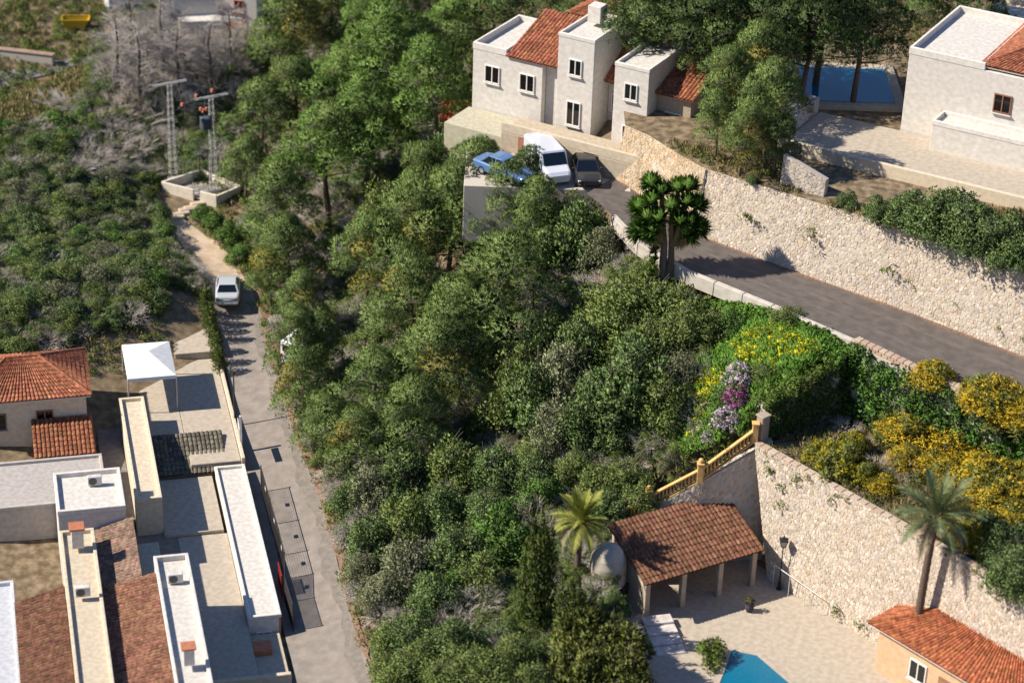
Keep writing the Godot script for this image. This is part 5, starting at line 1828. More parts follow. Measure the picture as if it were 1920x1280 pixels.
# a standing dead tree 7 m tall
func make_dead_tree(seed_: int) -> Array:
	rng.seed = seed_
	var stem := MB.new()
	var twig := MB.new()
	var grey := Color(0.40, 0.36, 0.33)
	tube(stem, [Vector3(0, -0.4, 0), Vector3(0.15, 2.5, 0.1), Vector3(0.0, 4.6, 0), Vector3(0.25, 6.6, 0.1)], [0.17, 0.13, 0.08, 0.025], 7, Color(0.20, 0.17, 0.15))
	for i in 46:
		var y := rng.randf_range(1.6, 6.5)
		var a := i * 2.399
		var l := (1.0 - absf(y - 3.6) / 4.5) * rng.randf_range(1.2, 2.3)
		var p := Vector3(0.1, y, 0.05)
		var d := Vector3(cos(a), rng.randf_range(0.15, 0.8), sin(a)).normalized()
		var e := p + d * l
		tube(twig, [p, p.lerp(e, 0.5) - Vector3(0, 0.08, 0), e], [0.035, 0.022, 0.008], 4, tone(grey, rng.randf_range(0.7, 1.0)), false)
		for k in 9:
			var q := p.lerp(e, rng.randf_range(0.25, 1.0))
			var f := q + (d + unit() * 0.8).normalized() * rng.randf_range(0.35, 0.8)
			var kk := rng.randf_range(0.8, 1.25)
			tube(twig, [q, f], [0.011, 0.006], 3, tone(grey, kk), false)
			for m in 4:
				tube(twig, [q.lerp(f, rng.randf_range(0.3, 1.0)), f + (d + unit()) * rng.randf_range(0.1, 0.3)], [0.008, 0.005], 3, tone(grey, kk), false)
	return [stem.mesh(), twig.mesh()]

# upright cypress: many spires close together, 8 m tall
func make_cypress(seed_: int, spires: int, wide: float) -> Array:
	rng.seed = seed_
	var leaf := MB.new()
	var wood := MB.new()
	tube(wood, [Vector3(0, -0.4, 0), Vector3(0.05, 5.5, 0)], [0.16, 0.04], 7, Color(0.2, 0.16, 0.13))
	for i in spires:
		var a := i * 2.399
		var q := sqrt((i + 0.5) / spires) * wide
		var foot := Vector3(cos(a) * q, 0, sin(a) * q)
		var top := 8.0 - (q / wide) * rng.randf_range(1.2, 3.6) + rng.randf_range(-0.3, 0.3)
		var k := rng.randf_range(0.75, 1.2)
		var y := rng.randf_range(0.3, 1.0)
		while y < top:
			var u := y / top
			var spread_r := 0.36 * (1.0 - pow(u, 3.0)) + 0.06
			var c := Vector3(foot.x * (0.75 + 0.35 * sin(u * 2.6)), y, foot.z * (0.75 + 0.35 * sin(u * 2.6)))
			clump(leaf, c, Vector3(spread_r, 0.30, spread_r), 11, 3, 0.24, 0.045, 0.5, 1.5, tone(Color(0.060, 0.092, 0.026), k), tone(Color(0.130, 0.162, 0.050), k))
			y += 0.30
	return [wood.mesh(), leaf.mesh()]

# flowering acacia: green shrub with sprays of yellow blossom
func make_mimosa(seed_: int, share: float, yellow: Color) -> Array:
	var s := make_shrub(seed_, Color(0.12, 0.145, 0.04), Color(0.21, 0.225, 0.07), 26, 26, 0.22, 0.030, false, 0.3, 1.0, 10)
	var mb := MB.new()
	for i in int(230 * share):
		var a := rng.randf() * TAU
		var q := sqrt(rng.randf()) * 1.15
		var top := 1.85 * sqrt(maxf(0.08, 1.0 - q * q * 0.62)) * rng.randf_range(0.62, 1.03)
		var c := Vector3(cos(a) * q, top - 0.05, sin(a) * q)
		var k := rng.randf_range(0.8, 1.15)
		clump(mb, c, Vector3(0.20, 0.12, 0.20), 9, 3, 0.09, 0.024, 1.0, -0.3, tone(yellow, k * 0.85), tone(yellow, k * 1.15), true)
	s.append(mb.mesh())
	return s

# sword-leaved head, for the yucca
func rosette(mb: MB, c: Vector3, axis: Vector3, n: int, l: float, ca: Color, cb: Color):
	for i in n:
		var d := unit()
		if d.dot(axis) < -0.35: d = -d
		d = (d + axis * 0.45).normalized()
		var s := d.cross(Vector3.UP)
		if s.length() < 0.1: s = Vector3.RIGHT
		s = s.normalized() * 0.062
		var droop := Vector3(0, -0.12 * rng.randf(), 0)
		var ll := l * rng.randf_range(0.75, 1.1)
		var m := c + d * ll * 0.55
		var tip := c + d * ll + droop
		var nn := (d.cross(s).normalized() * 0.6 + Vector3(0, 0.5, 0) + d * 0.5).normalized()
		var col := ca.lerp(cb, rng.randf())
		mb.tri(c - s * 0.5, c + s * 0.5, m + s, nn, col)
		mb.tri(c - s * 0.5, m + s, m - s, nn, col)
		mb.tri(m - s, m + s, tip, nn, col)

func frond_mesh(seed_: int, l: float, ca: Color, cb: Color, droop: float) -> ArrayMesh:
	rng.seed = seed_
	var mb := MB.new()
	var n := 26
	var prev := Vector3.ZERO
	for i in n:
		var t := (i + 1.0) / n
		var p := Vector3(t * l * (1.0 - 0.12 * t), 0.55 * l * t * (1.0 - droop * t), 0)
		var dir := (p - prev).normalized()
		var col := ca.lerp(cb, rng.randf())
		var up := dir.cross(Vector3(0, 0, 1))
		if up.y < 0: up = -up
		mb.quad(prev + Vector3(0, 0, 0.022 * (1.2 - t)), prev - Vector3(0, 0, 0.022 * (1.2 - t)), p - Vector3(0, 0, 0.018 * (1.15 - t)), p + Vector3(0, 0, 0.018 * (1.15 - t)), up, tone(cb, 1.1))
		if t > 0.12:
			for s in [-1.0, 1.0]:
				for e in 2:
					var ll := l * 0.24 * sin(clampf(t * 1.05, 0, 1) * PI * 0.86 + 0.25) * rng.randf_range(0.85, 1.1)
					var d: Vector3 = (dir * 0.75 + Vector3(0, 0.18 - 0.28 * rng.randf(), s)).normalized()
					var root := prev.lerp(p, 0.5 * e)
					var w := dir * 0.030
					mb.tri(root - w, root + w, root + d * ll, (up + Vector3(0, 0, -s * 0.3)).normalized(), tone(col, rng.randf_range(0.8, 1.15)))
		prev = p
	return mb.mesh()

func make_palm(label: String, where: Vector3, tall: float, l: float, lean: Vector3, seed_: int, fronds: int, ca: Color, cb: Color, thick: float):
	var t := thing("palm_tree", label, "palm", where, 0.0)
	var mb := MB.new()
	var pts := []
	var rad := []
	for i in 41:
		var u := i / 40.0
		pts.append(Vector3(lean.x * u * u, u * tall - 0.25, lean.z * u * u))
		rad.append(thick * (1.18 - 0.28 * u) * (1.0 + (0.10 if i % 2 else 0.0)))
	tube(mb, pts, rad, 10, Color(0.20, 0.155, 0.125))
	part(t, "trunk", mb.mesh(), M.bark)
	rng.seed = seed_
	mb = MB.new()
	var head: Vector3 = pts[40]
	for i in 46:
		var a := rng.randf() * TAU
		var y := rng.randf_range(-0.55, 0.1)
		var p := head + Vector3(cos(a) * thick, y, sin(a) * thick)
		bar(mb, p, p + Vector3(cos(a) * 0.20, 0.22, sin(a) * 0.20), 0.07, 0.03, Color(0.24, 0.17, 0.10).lerp(Color(0.32, 0.26, 0.16), rng.randf()))
	part(t, "leaf_bases", mb.mesh(), M.bark)
	var shapes := [frond_mesh(seed_ + 1, l, ca, cb, 0.55), frond_mesh(seed_ + 2, l, ca, cb, 0.95), frond_mesh(seed_ + 3, l * 0.95, ca, cb, 1.35), frond_mesh(seed_ + 4, l * 0.85, Color(0.26, 0.21, 0.13), Color(0.36, 0.30, 0.20), 1.6)]
	rng.seed = seed_ + 9
	for i in fronds:
		var u := float(i) / fronds
		var kind := 0 if u < 0.3 else (1 if u < 0.6 else (2 if u < 0.85 else 3))
		var o := part(t, "frond", shapes[kind], M.leaf)
		o.position = head
		o.rotation = Vector3(0, i * 2.399 + rng.randf_range(-0.2, 0.2), lerpf(0.95, -0.65, u) + rng.randf_range(-0.12, 0.12))
		o.scale = Vector3.ONE * rng.randf_range(0.85, 1.1)

# ==================================================================== planting
const LANDMARKS := [["the silver car", -20.7, -151.7], ["the pylon yard", -26.0, -166.0], ["the white villa", 3.0, -150.0], ["the branching yucca", 9.7, -134.0], ["the tiled shelter", 9.0, -114.0], ["the tall cypress", 1.5, -110.0], ["the balustrade", 10.5, -119.0], ["the magenta bush", 13.0, -123.0], ["the end of the lane", -9.0, -108.0], ["the white van", -16.0, -146.0], ["the short palm", 4.0, -113.5], ["the lane house", -13.0, -121.0], ["the orange shed", -3.0, -150.0], ["the kerb wall", 17.0, -128.0], ["the pool villa", 24.0, -146.0], ["the far white house", -27.0, -196.0], ["the dirt track", -24.0, -158.0]]

func beside(p: Vector3) -> String:
	var best := 1e9
	var got := ""
	for l in LANDMARKS:
		var d := Vector2(p.x - l[1], p.z - l[2]).length()
		if d < best:
			best = d
			got = l[0]
	return got

func size_word(w: float, h: float, mw: float, mh: float) -> String:
	var k := h / mh
	if k > 1.12: return "tall" if w / mw < 1.15 else "big spreading"
	if k < 0.86: return "small" if w / mw < 0.9 else "low broad"
	return "broad" if w / mw > 1.1 else ("slender" if w / mw < 0.88 else "middle-sized")

func plant(meshes: Array, called: String, label: String, category: String, group: String, where: Vector3, w: float, h: float, base_w: float, base_h: float, names: Array, mats: Array) -> Node3D:
	var t := thing(called, label, category, where, rng.randf() * TAU, group)
	for i in meshes.size():
		part(t, names[i], meshes[i], mats[i])
	t.scale = Vector3(w / base_w, h / base_h, w / base_w) 
	return t

var pines_beside_villa: Array = [[Vector3(-9.71, 11.73, -167.58), 9.500, 10.500], [Vector3(-13.28, 9.79, -168.87), 7.000, 9.000], [Vector3(-6.27, 13.70, -158.89), 7.000, 9.500], [Vector3(-11.22, 10.43, -160.14), 7.500, 9.000], [Vector3(-14.07, 8.58, -158.69), 8.000, 9.500], [Vector3(-5.36, 14.58, -170.60), 6.000, 8.000], [Vector3(-12.56, 11.09, -179.19), 6.000, 8.000]]
var pines_by_lane: Array = [[Vector3(-17.49, 8.23, -169.47), 6.500, 9.000], [Vector3(-20.11, 7.61, -168.50), 6.000, 8.000], [Vector3(-21.03, 7.14, -164.61), 4.200, 5.500], [Vector3(-19.07, 9.36, -179.22), 8.000, 10.000], [Vector3(-15.87, 10.60, -182.38), 5.500, 8.000], [Vector3(-17.05, 6.75, -154.72), 6.200, 8.200], [Vector3(-15.99, 6.21, -149.80), 5.000, 7.000], [Vector3(-17.44, 5.74, -148.78), 3.400, 4.600], [Vector3(-14.72, 5.94, -144.33), 3.800, 5.600], [Vector3(-14.44, 5.83, -137.73), 4.200, 6.500], [Vector3(-13.11, 6.08, -137.62), 3.800, 5.600], [Vector3(-13.18, 5.48, -131.88), 4.600, 6.600], [Vector3(-11.69, 5.25, -128.59), 4.400, 5.600]]
var pines_in_hollow: Array = [[Vector3(-6.39, 10.30, -150.51), 5.600, 8.500], [Vector3(-2.94, 11.60, -147.35), 6.000, 8.800], [Vector3(-4.68, 9.60, -145.20), 7.000, 10.000], [Vector3(-7.42, 8.38, -145.54), 7.000, 9.500], [Vector3(-10.20, 7.43, -145.91), 5.400, 8.000], [Vector3(-0.11, 10.27, -134.03), 8.500, 9.500], [Vector3(-2.61, 8.63, -133.37), 7.000, 8.500], [Vector3(-6.37, 7.44, -136.29), 7.000, 9.000], [Vector3(-4.86, 7.19, -130.27), 7.000, 8.500], [Vector3(-8.68, 6.06, -129.18), 6.400, 7.800], [Vector3(-6.16, 6.43, -126.47), 5.600, 6.800], [Vector3(-9.16, 5.58, -126.43), 4.800, 5.400], [Vector3(-0.86, 12.52, -143.89), 5.000, 8.000], [Vector3(1.66, 13.86, -140.76), 4.400, 7.000]]
var pines_above_wall: Array = [[Vector3(13.65, 22.85, -142.34), 4.500, 7.000], [Vector3(12.87, 22.85, -149.09), 4.000, 6.000], [Vector3(15.80, 22.85, -139.10), 5.000, 7.500], [Vector3(14.27, 22.85, -137.41), 3.600, 5.000], [Vector3(15.63, 22.85, -145.93), 5.000, 7.500], [Vector3(12.73, 22.85, -139.94), 3.200, 5.000], [Vector3(16.53, 22.85, -137.82), 3.000, 4.500]]
var pines_far: Array = [[Vector3(-2.46, 12.71, -149.92), 5.000, 7.000], [Vector3(0.54, 14.60, -144.48), 4.600, 6.500], [Vector3(9.78, 22.85, -151.51), 7.000, 9.000], [Vector3(12.60, 22.85, -149.80), 6.500, 9.000], [Vector3(15.85, 22.85, -150.43), 7.000, 10.000], [Vector3(19.33, 22.85, -148.97), 7.000, 10.000], [Vector3(23.05, 22.85, -150.15), 7.000, 10.000], [Vector3(-2.12, 16.69, -170.60), 6.000, 8.000], [Vector3(0.71, 18.37, -168.09), 6.000, 8.000], [Vector3(-4.71, 15.17, -175.42), 5.000, 7.000], [Vector3(5.71, 20.90, -161.21), 6.000, 8.000], [Vector3(7.71, 22.85, -154.02), 6.000, 8.000], [Vector3(17.27, 22.85, -148.89), 5.500, 8.000], [Vector3(14.49, 22.85, -152.44), 8.000, 11.000], [Vector3(20.76, 22.85, -153.02), 8.000, 11.000], [Vector3(9.83, 22.85, -153.55), 8.000, 10.000], [Vector3(30.60, 22.85, -156.65), 7.000, 9.000], [Vector3(-8.80, 13.21, -181.47), 5.000, 7.000], [Vector3(-12.53, 12.06, -185.07), 5.000, 7.000]]
var olive_shrubs: Array = [[Vector3(7.29, 14.76, -131.25), 6.000, 4.000], [Vector3(9.61, 15.46, -130.84), 5.000, 3.600], [Vector3(5.35, 14.22, -132.61), 4.000, 3.200], [Vector3(10.84, 15.19, -128.46), 4.400, 3.400], [Vector3(6.65, 13.54, -129.62), 4.400, 3.800], [Vector3(8.91, 14.10, -128.17), 4.200, 3.600], [Vector3(8.32, 17.04, -133.79), 2.400, 1.800], [Vector3(12.13, 15.75, -127.88), 3.000, 2.400], [Vector3(2.70, 12.36, -133.62), 3.600, 3.000], [Vector3(7.01, 9.34, -120.49), 3.600, 2.600], [Vector3(7.96, 9.22, -119.13), 3.000, 2.200], [Vector3(5.43, 8.92, -120.45), 3.200, 2.400], [Vector3(4.15, 9.25, -121.96), 3.000, 2.200], [Vector3(1.87, 9.09, -123.67), 3.000, 2.400]]
var dark_shrubs: Array = [[Vector3(-2.64, 12.76, -150.70), 4.500, 5.000], [Vector3(-0.35, 14.14, -146.74), 4.500, 4.600], [Vector3(-3.11, 11.56, -147.71), 4.600, 6.500], [Vector3(-1.58, 12.18, -145.12), 4.400, 6.500], [Vector3(-2.40, 12.27, -147.93), 4.200, 7.000], [Vector3(1.48, 15.39, -143.48), 4.000, 4.000], [Vector3(-3.89, 13.23, -153.77), 4.500, 5.000], [Vector3(-3.60, 14.51, -155.84), 4.000, 5.000], [Vector3(3.25, 15.86, -141.44), 4.000, 4.000], [Vector3(3.94, 15.03, -139.22), 6.000, 5.500], [Vector3(2.23, 14.25, -140.52), 4.000, 4.400], [Vector3(5.67, 15.99, -137.09), 3.200, 3.400], [Vector3(7.55, 12.12, -125.08), 6.000, 5.200], [Vector3(9.33, 12.37, -123.55), 4.400, 3.800], [Vector3(5.66, 11.19, -125.24), 4.400, 4.600], [Vector3(3.38, 10.88, -127.79), 5.000, 5.200], [Vector3(1.69, 10.84, -131.19), 4.600, 5.000], [Vector3(-0.38, 8.72, -128.16), 4.000, 4.600], [Vector3(1.43, 9.57, -127.20), 5.000, 5.400], [Vector3(4.41, 10.31, -124.44), 4.200, 3.600], [Vector3(2.80, 9.70, -124.68), 4.000, 3.600], [Vector3(6.36, 10.93, -123.96), 3.600, 3.000], [Vector3(0.73, 9.76, -129.71), 4.000, 5.000], [Vector3(7.93, 13.38, -127.62), 3.600, 3.800], [Vector3(-4.23, 12.72, -153.22), 3.500, 4.000], [Vector3(-0.78, 14.35, -150.09), 4.000, 4.000], [Vector3(-9.58, 9.75, -153.35), 5.000, 5.000], [Vector3(-5.08, 13.13, -155.08), 5.000, 5.000], [Vector3(4.34, 12.00, -129.26), 4.500, 5.000], [Vector3(10.47, 14.13, -125.29), 3.000, 2.600], [Vector3(-6.35, 6.30, -124.26), 4.600, 3.600], [Vector3(-3.36, 7.24, -123.70), 5.000, 3.800], [Vector3(-0.71, 7.99, -122.44), 4.000, 3.200], [Vector3(-8.29, 5.60, -123.62), 4.000, 3.600], [Vector3(-9.44, 5.22, -123.50), 3.200, 3.000], [Vector3(-6.08, 6.02, -119.55), 4.400, 3.600], [Vector3(-3.85, 6.81, -120.11), 4.000, 3.200], [Vector3(-7.94, 5.24, -118.48), 4.000, 3.400], [Vector3(-5.82, 5.52, -115.04), 4.400, 3.600], [Vector3(-3.04, 6.41, -115.95), 4.000, 3.200], [Vector3(-1.39, 6.53, -113.36), 3.800, 3.000], [Vector3(-3.80, 5.85, -112.11), 4.000, 3.000], [Vector3(-6.98, 5.02, -113.65), 3.400, 2.800], [Vector3(-4.86, 5.39, -108.80), 4.000, 3.000], [Vector3(-6.41, 4.90, -109.66), 2.800, 2.200], [Vector3(-2.71, 6.04, -107.67), 4.000, 3.000], [Vector3(1.57, 8.54, -121.76), 3.400, 2.600], [Vector3(-8.44, 4.85, -116.51), 2.800, 2.400], [Vector3(6.07, 8.42, -118.43), 3.000, 2.400], [Vector3(4.81, 8.13, -118.25), 2.600, 2.200], [Vector3(-1.25, 7.32, -119.15), 3.400, 2.800], [Vector3(-10.57, 5.31, -127.26), 2.600, 2.400], [Vector3(-11.07, 5.52, -129.19), 2.600, 2.600]]
var low_olive_shrubs: Array = [[Vector3(-5.28, 5.21, -105.69), 3.600, 2.600], [Vector3(-3.17, 5.83, -104.57), 3.600, 2.600], [Vector3(-1.14, 6.30, -104.68), 3.800, 2.800], [Vector3(0.60, 6.50, -105.80), 3.600, 2.600], [Vector3(-4.46, 5.50, -106.94), 3.200, 2.400], [Vector3(-2.07, 6.20, -106.71), 3.000, 2.200], [Vector3(-0.23, 6.26, -103.87), 3.400, 2.400], [Vector3(1.81, 6.25, -103.90), 3.400, 2.400], [Vector3(-6.56, 4.79, -107.23), 2.400, 1.800]]
var juniper_shrubs: Array = [[Vector3(4.73, 6.62, -107.53), 4.200, 3.400], [Vector3(6.50, 6.50, -106.59), 4.200, 3.200], [Vector3(4.13, 6.30, -105.31), 4.000, 3.000], [Vector3(7.08, 6.23, -104.81), 3.600, 2.600], [Vector3(5.62, 6.21, -105.13), 3.800, 2.800]]
var bright_shrubs: Array = [[Vector3(1.92, 8.30, -120.59), 3.200, 2.200], [Vector3(-0.25, 7.14, -116.95), 4.600, 3.400], [Vector3(0.41, 7.14, -116.16), 3.400, 2.600], [Vector3(-1.17, 6.94, -116.76), 3.000, 2.400], [Vector3(13.46, 16.57, -128.28), 2.400, 1.600], [Vector3(8.30, 12.31, -124.60), 2.200, 1.800], [Vector3(9.25, 12.14, -123.28), 2.200, 1.600], [Vector3(7.37, 11.42, -123.96), 2.000, 1.400], [Vector3(-2.61, 6.24, -113.25), 3.000, 2.200], [Vector3(-1.48, 6.86, -116.61), 2.800, 2.000], [Vector3(-21.60, 6.32, -159.22), 2.400, 1.800], [Vector3(-23.03, 6.45, -160.94), 2.200, 1.600], [Vector3(-20.39, 6.23, -155.78), 2.400, 1.800], [Vector3(-24.00, 6.64, -162.12), 2.000, 1.400], [Vector3(0.39, 15.10, -147.12), 3.000, 2.400], [Vector3(1.46, 16.31, -146.81), 2.400, 2.000]]
var cliff_shrubs: Array = [[Vector3(22.49, 22.85, -131.73), 2.400, 1.800], [Vector3(24.20, 22.85, -130.76), 3.600, 2.800], [Vector3(25.72, 22.85, -129.75), 4.200, 3.200], [Vector3(27.52, 22.85, -128.26), 4.200, 3.200], [Vector3(29.28, 22.85, -126.85), 4.200, 3.200], [Vector3(26.48, 22.85, -129.05), 3.600, 2.600], [Vector3(28.60, 22.85, -127.57), 3.600, 2.600], [Vector3(24.91, 22.85, -130.15), 3.000, 2.200], [Vector3(20.69, 22.85, -133.58), 1.800, 1.200], [Vector3(30.46, 22.85, -126.18), 3.400, 2.400], [Vector3(23.71, 22.85, -131.61), 2.600, 2.000], [Vector3(27.22, 22.85, -131.29), 3.600, 2.800], [Vector3(28.78, 22.85, -128.66), 3.400, 2.600], [Vector3(30.15, 22.85, -127.25), 3.400, 2.600], [Vector3(14.99, 22.85, -136.71), 1.000, 0.700]]
var corner_shrubs: Array = [[Vector3(27.33, 13.18, -107.88), 3.400, 3.000], [Vector3(27.66, 13.18, -105.66), 3.600, 3.200], [Vector3(26.74, 13.18, -110.25), 3.000, 2.400], [Vector3(28.42, 13.18, -108.87), 3.000, 2.600], [Vector3(27.25, 13.18, -106.14), 2.600, 2.400], [Vector3(26.62, 13.18, -112.08), 2.400, 1.800], [Vector3(27.97, 13.18, -105.25), 2.400, 2.400]]
var mimosas: Array = [[Vector3(24.10, 13.18, -120.55), 4.400, 2.500], [Vector3(26.31, 13.18, -119.50), 4.800, 2.800], [Vector3(28.19, 16.89, -118.39), 4.400, 2.700], [Vector3(23.22, 13.18, -122.05), 2.900, 1.900], [Vector3(29.53, 16.81, -117.31), 4.200, 2.500], [Vector3(27.55, 13.18, -115.54), 4.800, 2.800], [Vector3(28.90, 13.18, -113.49), 4.400, 2.700], [Vector3(26.23, 13.18, -113.66), 4.000, 2.300], [Vector3(21.67, 13.18, -115.57), 2.300, 1.300], [Vector3(28.07, 13.18, -111.07), 3.600, 2.200], [Vector3(25.14, 13.18, -117.52), 3.200, 1.900], [Vector3(24.86, 17.11, -121.01), 3.200, 2.000], [Vector3(27.33, 16.95, -119.18), 3.200, 2.000], [Vector3(28.55, 13.18, -117.72), 4.200, 2.500], [Vector3(25.63, 13.18, -116.65), 3.200, 1.900], [Vector3(25.57, 13.18, -112.09), 3.200, 1.900], [Vector3(27.40, 13.18, -112.62), 4.200, 2.700], [Vector3(29.66, 13.18, -115.93), 3.800, 2.300], [Vector3(23.39, 13.18, -118.28), 2.700, 1.600], [Vector3(29.40, 16.81, -117.34), 3.200, 2.000], [Vector3(26.40, 13.18, -109.85), 3.200, 1.900], [Vector3(28.87, 13.18, -111.37), 3.600, 2.300]]
var green_mimosas: Array = [[Vector3(19.45, 13.18, -117.17), 3.400, 2.600], [Vector3(18.37, 13.18, -118.30), 2.400, 1.900], [Vector3(20.65, 13.18, -116.32), 2.400, 1.800], [Vector3(20.45, 13.18, -119.92), 2.200, 1.600]]
var dead_bushes: Array = [[Vector3(-33.65, 9.38, -163.35), 3.600, 1.600], [Vector3(-32.65, 9.06, -165.70), 3.800, 1.700], [Vector3(-31.57, 8.69, -167.80), 3.600, 1.700], [Vector3(-33.64, 9.45, -166.72), 3.400, 1.500], [Vector3(-30.50, 8.53, -170.23), 3.400, 1.500], [Vector3(-32.50, 9.21, -169.71), 3.400, 1.400], [Vector3(-29.33, 8.54, -172.18), 3.000, 1.400], [Vector3(-31.39, 9.10, -171.93), 3.000, 1.400], [Vector3(-32.13, 8.85, -164.97), 3.200, 1.400], [Vector3(-34.42, 9.66, -164.25), 2.800, 1.300], [Vector3(-6.34, 6.30, -124.22), 2.600, 2.000], [Vector3(-8.30, 5.61, -123.79), 2.600, 2.000], [Vector3(-8.52, 5.43, -122.17), 2.200, 1.600], [Vector3(-1.93, 6.30, -111.64), 3.200, 2.000], [Vector3(-2.82, 6.05, -110.92), 2.800, 1.800], [Vector3(-1.02, 6.51, -112.01), 2.600, 1.800], [Vector3(-2.17, 6.19, -110.02), 2.200, 1.400], [Vector3(23.40, 13.18, -118.01), 2.600, 1.200], [Vector3(21.84, 13.18, -117.98), 2.000, 1.000], [Vector3(20.46, 13.18, -122.45), 2.000, 0.800], [Vector3(1.64, 7.85, -119.04), 2.600, 1.800], [Vector3(2.61, 7.84, -118.33), 2.000, 1.400], [Vector3(-24.25, 7.52, -170.68), 3.000, 2.200], [Vector3(-22.94, 7.51, -170.37), 2.600, 2.000], [Vector3(-10.11, 4.83, -121.39), 1.600, 1.000], [Vector3(-0.32, 6.52, -108.53), 2.000, 1.400], [Vector3(5.45, 10.24, -123.30), 2.000, 1.200], [Vector3(-9.23, 6.79, -137.23), 2.000, 2.000], [Vector3(-15.48, 12.07, -188.49), 4.000, 4.000], [Vector3(-13.50, 11.97, -186.22), 4.000, 3.400], [Vector3(-10.41, 13.20, -186.92), 3.600, 3.400], [Vector3(-22.98, 11.18, -186.32), 3.000, 3.000], [Vector3(-24.31, 10.16, -182.20), 3.400, 2.600], [Vector3(-25.33, 9.64, -179.68), 3.600, 2.600], [Vector3(-27.77, 10.50, -181.65), 4.000, 3.000], [Vector3(-29.64, 10.32, -179.33), 4.000, 3.200], [Vector3(-30.96, 9.87, -176.38), 3.600, 2.600], [Vector3(-28.03, 9.39, -176.92), 3.400, 2.400], [Vector3(-32.30, 9.66, -173.89), 3.400, 2.200], [Vector3(-29.50, 9.24, -175.09), 3.000, 2.200], [Vector3(-33.40, 10.77, -178.33), 3.600, 3.000], [Vector3(-32.39, 11.53, -183.34), 4.000, 4.000], [Vector3(-30.60, 11.25, -183.15), 4.000, 4.000], [Vector3(-28.92, 11.08, -183.68), 3.600, 3.000], [Vector3(-24.59, 10.83, -184.69), 3.600, 3.000], [Vector3(-33.29, 9.69, -172.07), 3.000, 1.800], [Vector3(-26.88, 11.12, -185.10), 3.400, 2.800], [Vector3(-32.33, 10.29, -177.00), 3.400, 3.000], [Vector3(-23.52, 9.29, -179.06), 3.000, 2.200]]
var dead_trees: Array = [[Vector3(-30.58, 9.54, -175.31), 5.000, 8.000], [Vector3(-29.63, 10.49, -180.09), 5.000, 8.000], [Vector3(-32.72, 10.48, -177.53), 4.500, 7.000], [Vector3(-28.14, 9.78, -178.37), 4.500, 6.500], [Vector3(-25.72, 9.72, -179.79), 4.500, 6.500], [Vector3(-32.26, 11.29, -181.64), 4.000, 7.000], [Vector3(-24.40, 10.50, -183.47), 4.000, 6.000], [Vector3(-15.18, 11.25, -184.73), 4.500, 7.000], [Vector3(-12.95, 11.87, -184.77), 4.500, 6.000], [Vector3(-9.74, 12.89, -182.80), 4.000, 6.000], [Vector3(1.31, 11.51, -134.81), 3.000, 5.000], [Vector3(-8.78, 5.62, -125.85), 2.400, 3.000]]
var fallen_trees: Array = [[Vector3(-27.83, 8.49, -173.47), 3.420, 1.150], [Vector3(-28.62, 8.91, -174.51), 3.300, 1.000], [Vector3(-30.71, 8.79, -171.37), 3.500, 0.900], [Vector3(-28.10, 9.45, -177.09), 3.200, 0.900], [Vector3(-31.58, 9.57, -174.37), 3.250, 0.900], [Vector3(-24.09, 9.58, -180.00), 3.300, 0.900], [Vector3(-25.42, 8.86, -176.49), 2.900, 0.900], [Vector3(-28.60, 8.15, -171.29), 3.600, 0.800], [Vector3(-24.22, 10.89, -184.99), 3.200, 0.900]]
var windfall: PackedVector2Array = PackedVector2Array([Vector2(-34.85, -161.97), Vector2(-35.34, -166.92), Vector2(-32.87, -171.80), Vector2(-30.85, -175.22), Vector2(-27.49, -175.76), Vector2(-26.97, -173.40), Vector2(-27.65, -170.55), Vector2(-30.64, -166.80)])
var straw_bank: PackedVector2Array = PackedVector2Array([Vector2(-42.72, -170.83), Vector2(-38.95, -177.28), Vector2(-36.38, -180.15), Vector2(-34.20, -178.84), Vector2(-34.24, -175.01), Vector2(-36.04, -170.80), Vector2(-38.53, -170.73), Vector2(-41.67, -166.03)])
var left_hill: PackedVector2Array = PackedVector2Array([Vector2(-36.16, -135.66), Vector2(-30.81, -141.41), Vector2(-26.62, -145.02), Vector2(-23.93, -147.14), Vector2(-21.97, -146.46), Vector2(-22.06, -149.53), Vector2(-23.77, -153.73), Vector2(-25.35, -157.05), Vector2(-27.11, -160.90), Vector2(-28.22, -164.35), Vector2(-28.15, -168.11), Vector2(-23.21, -168.87), Vector2(-23.09, -175.09), Vector2(-29.24, -175.94), Vector2(-35.01, -172.07), Vector2(-38.25, -169.28), Vector2(-42.19, -164.67)])
var mid_hill: PackedVector2Array = PackedVector2Array([Vector2(-5.91, -106.46), Vector2(-7.43, -111.13), Vector2(-9.40, -118.58), Vector2(-11.16, -126.07), Vector2(-13.93, -133.72), Vector2(-16.54, -145.17), Vector2(-17.90, -150.80), Vector2(-19.43, -157.59), Vector2(-21.84, -164.49), Vector2(-21.36, -175.12), Vector2(-18.91, -185.99), Vector2(-12.94, -191.13), Vector2(-4.89, -183.04), Vector2(-4.50, -160.66), Vector2(1.13, -148.04), Vector2(6.05, -139.57), Vector2(9.06, -133.93), Vector2(15.78, -128.70), Vector2(20.01, -124.97), Vector2(14.21, -121.95), Vector2(10.84, -121.31), Vector2(5.82, -119.90), Vector2(6.96, -110.87), Vector2(7.57, -106.89)])
var far_hill: PackedVector2Array = PackedVector2Array([Vector2(-35.01, -172.07), Vector2(-29.24, -175.94), Vector2(-23.09, -175.09), Vector2(-22.13, -182.30), Vector2(-19.19, -188.97), Vector2(-13.15, -194.14), Vector2(-31.96, -195.26), Vector2(-35.67, -183.82)])

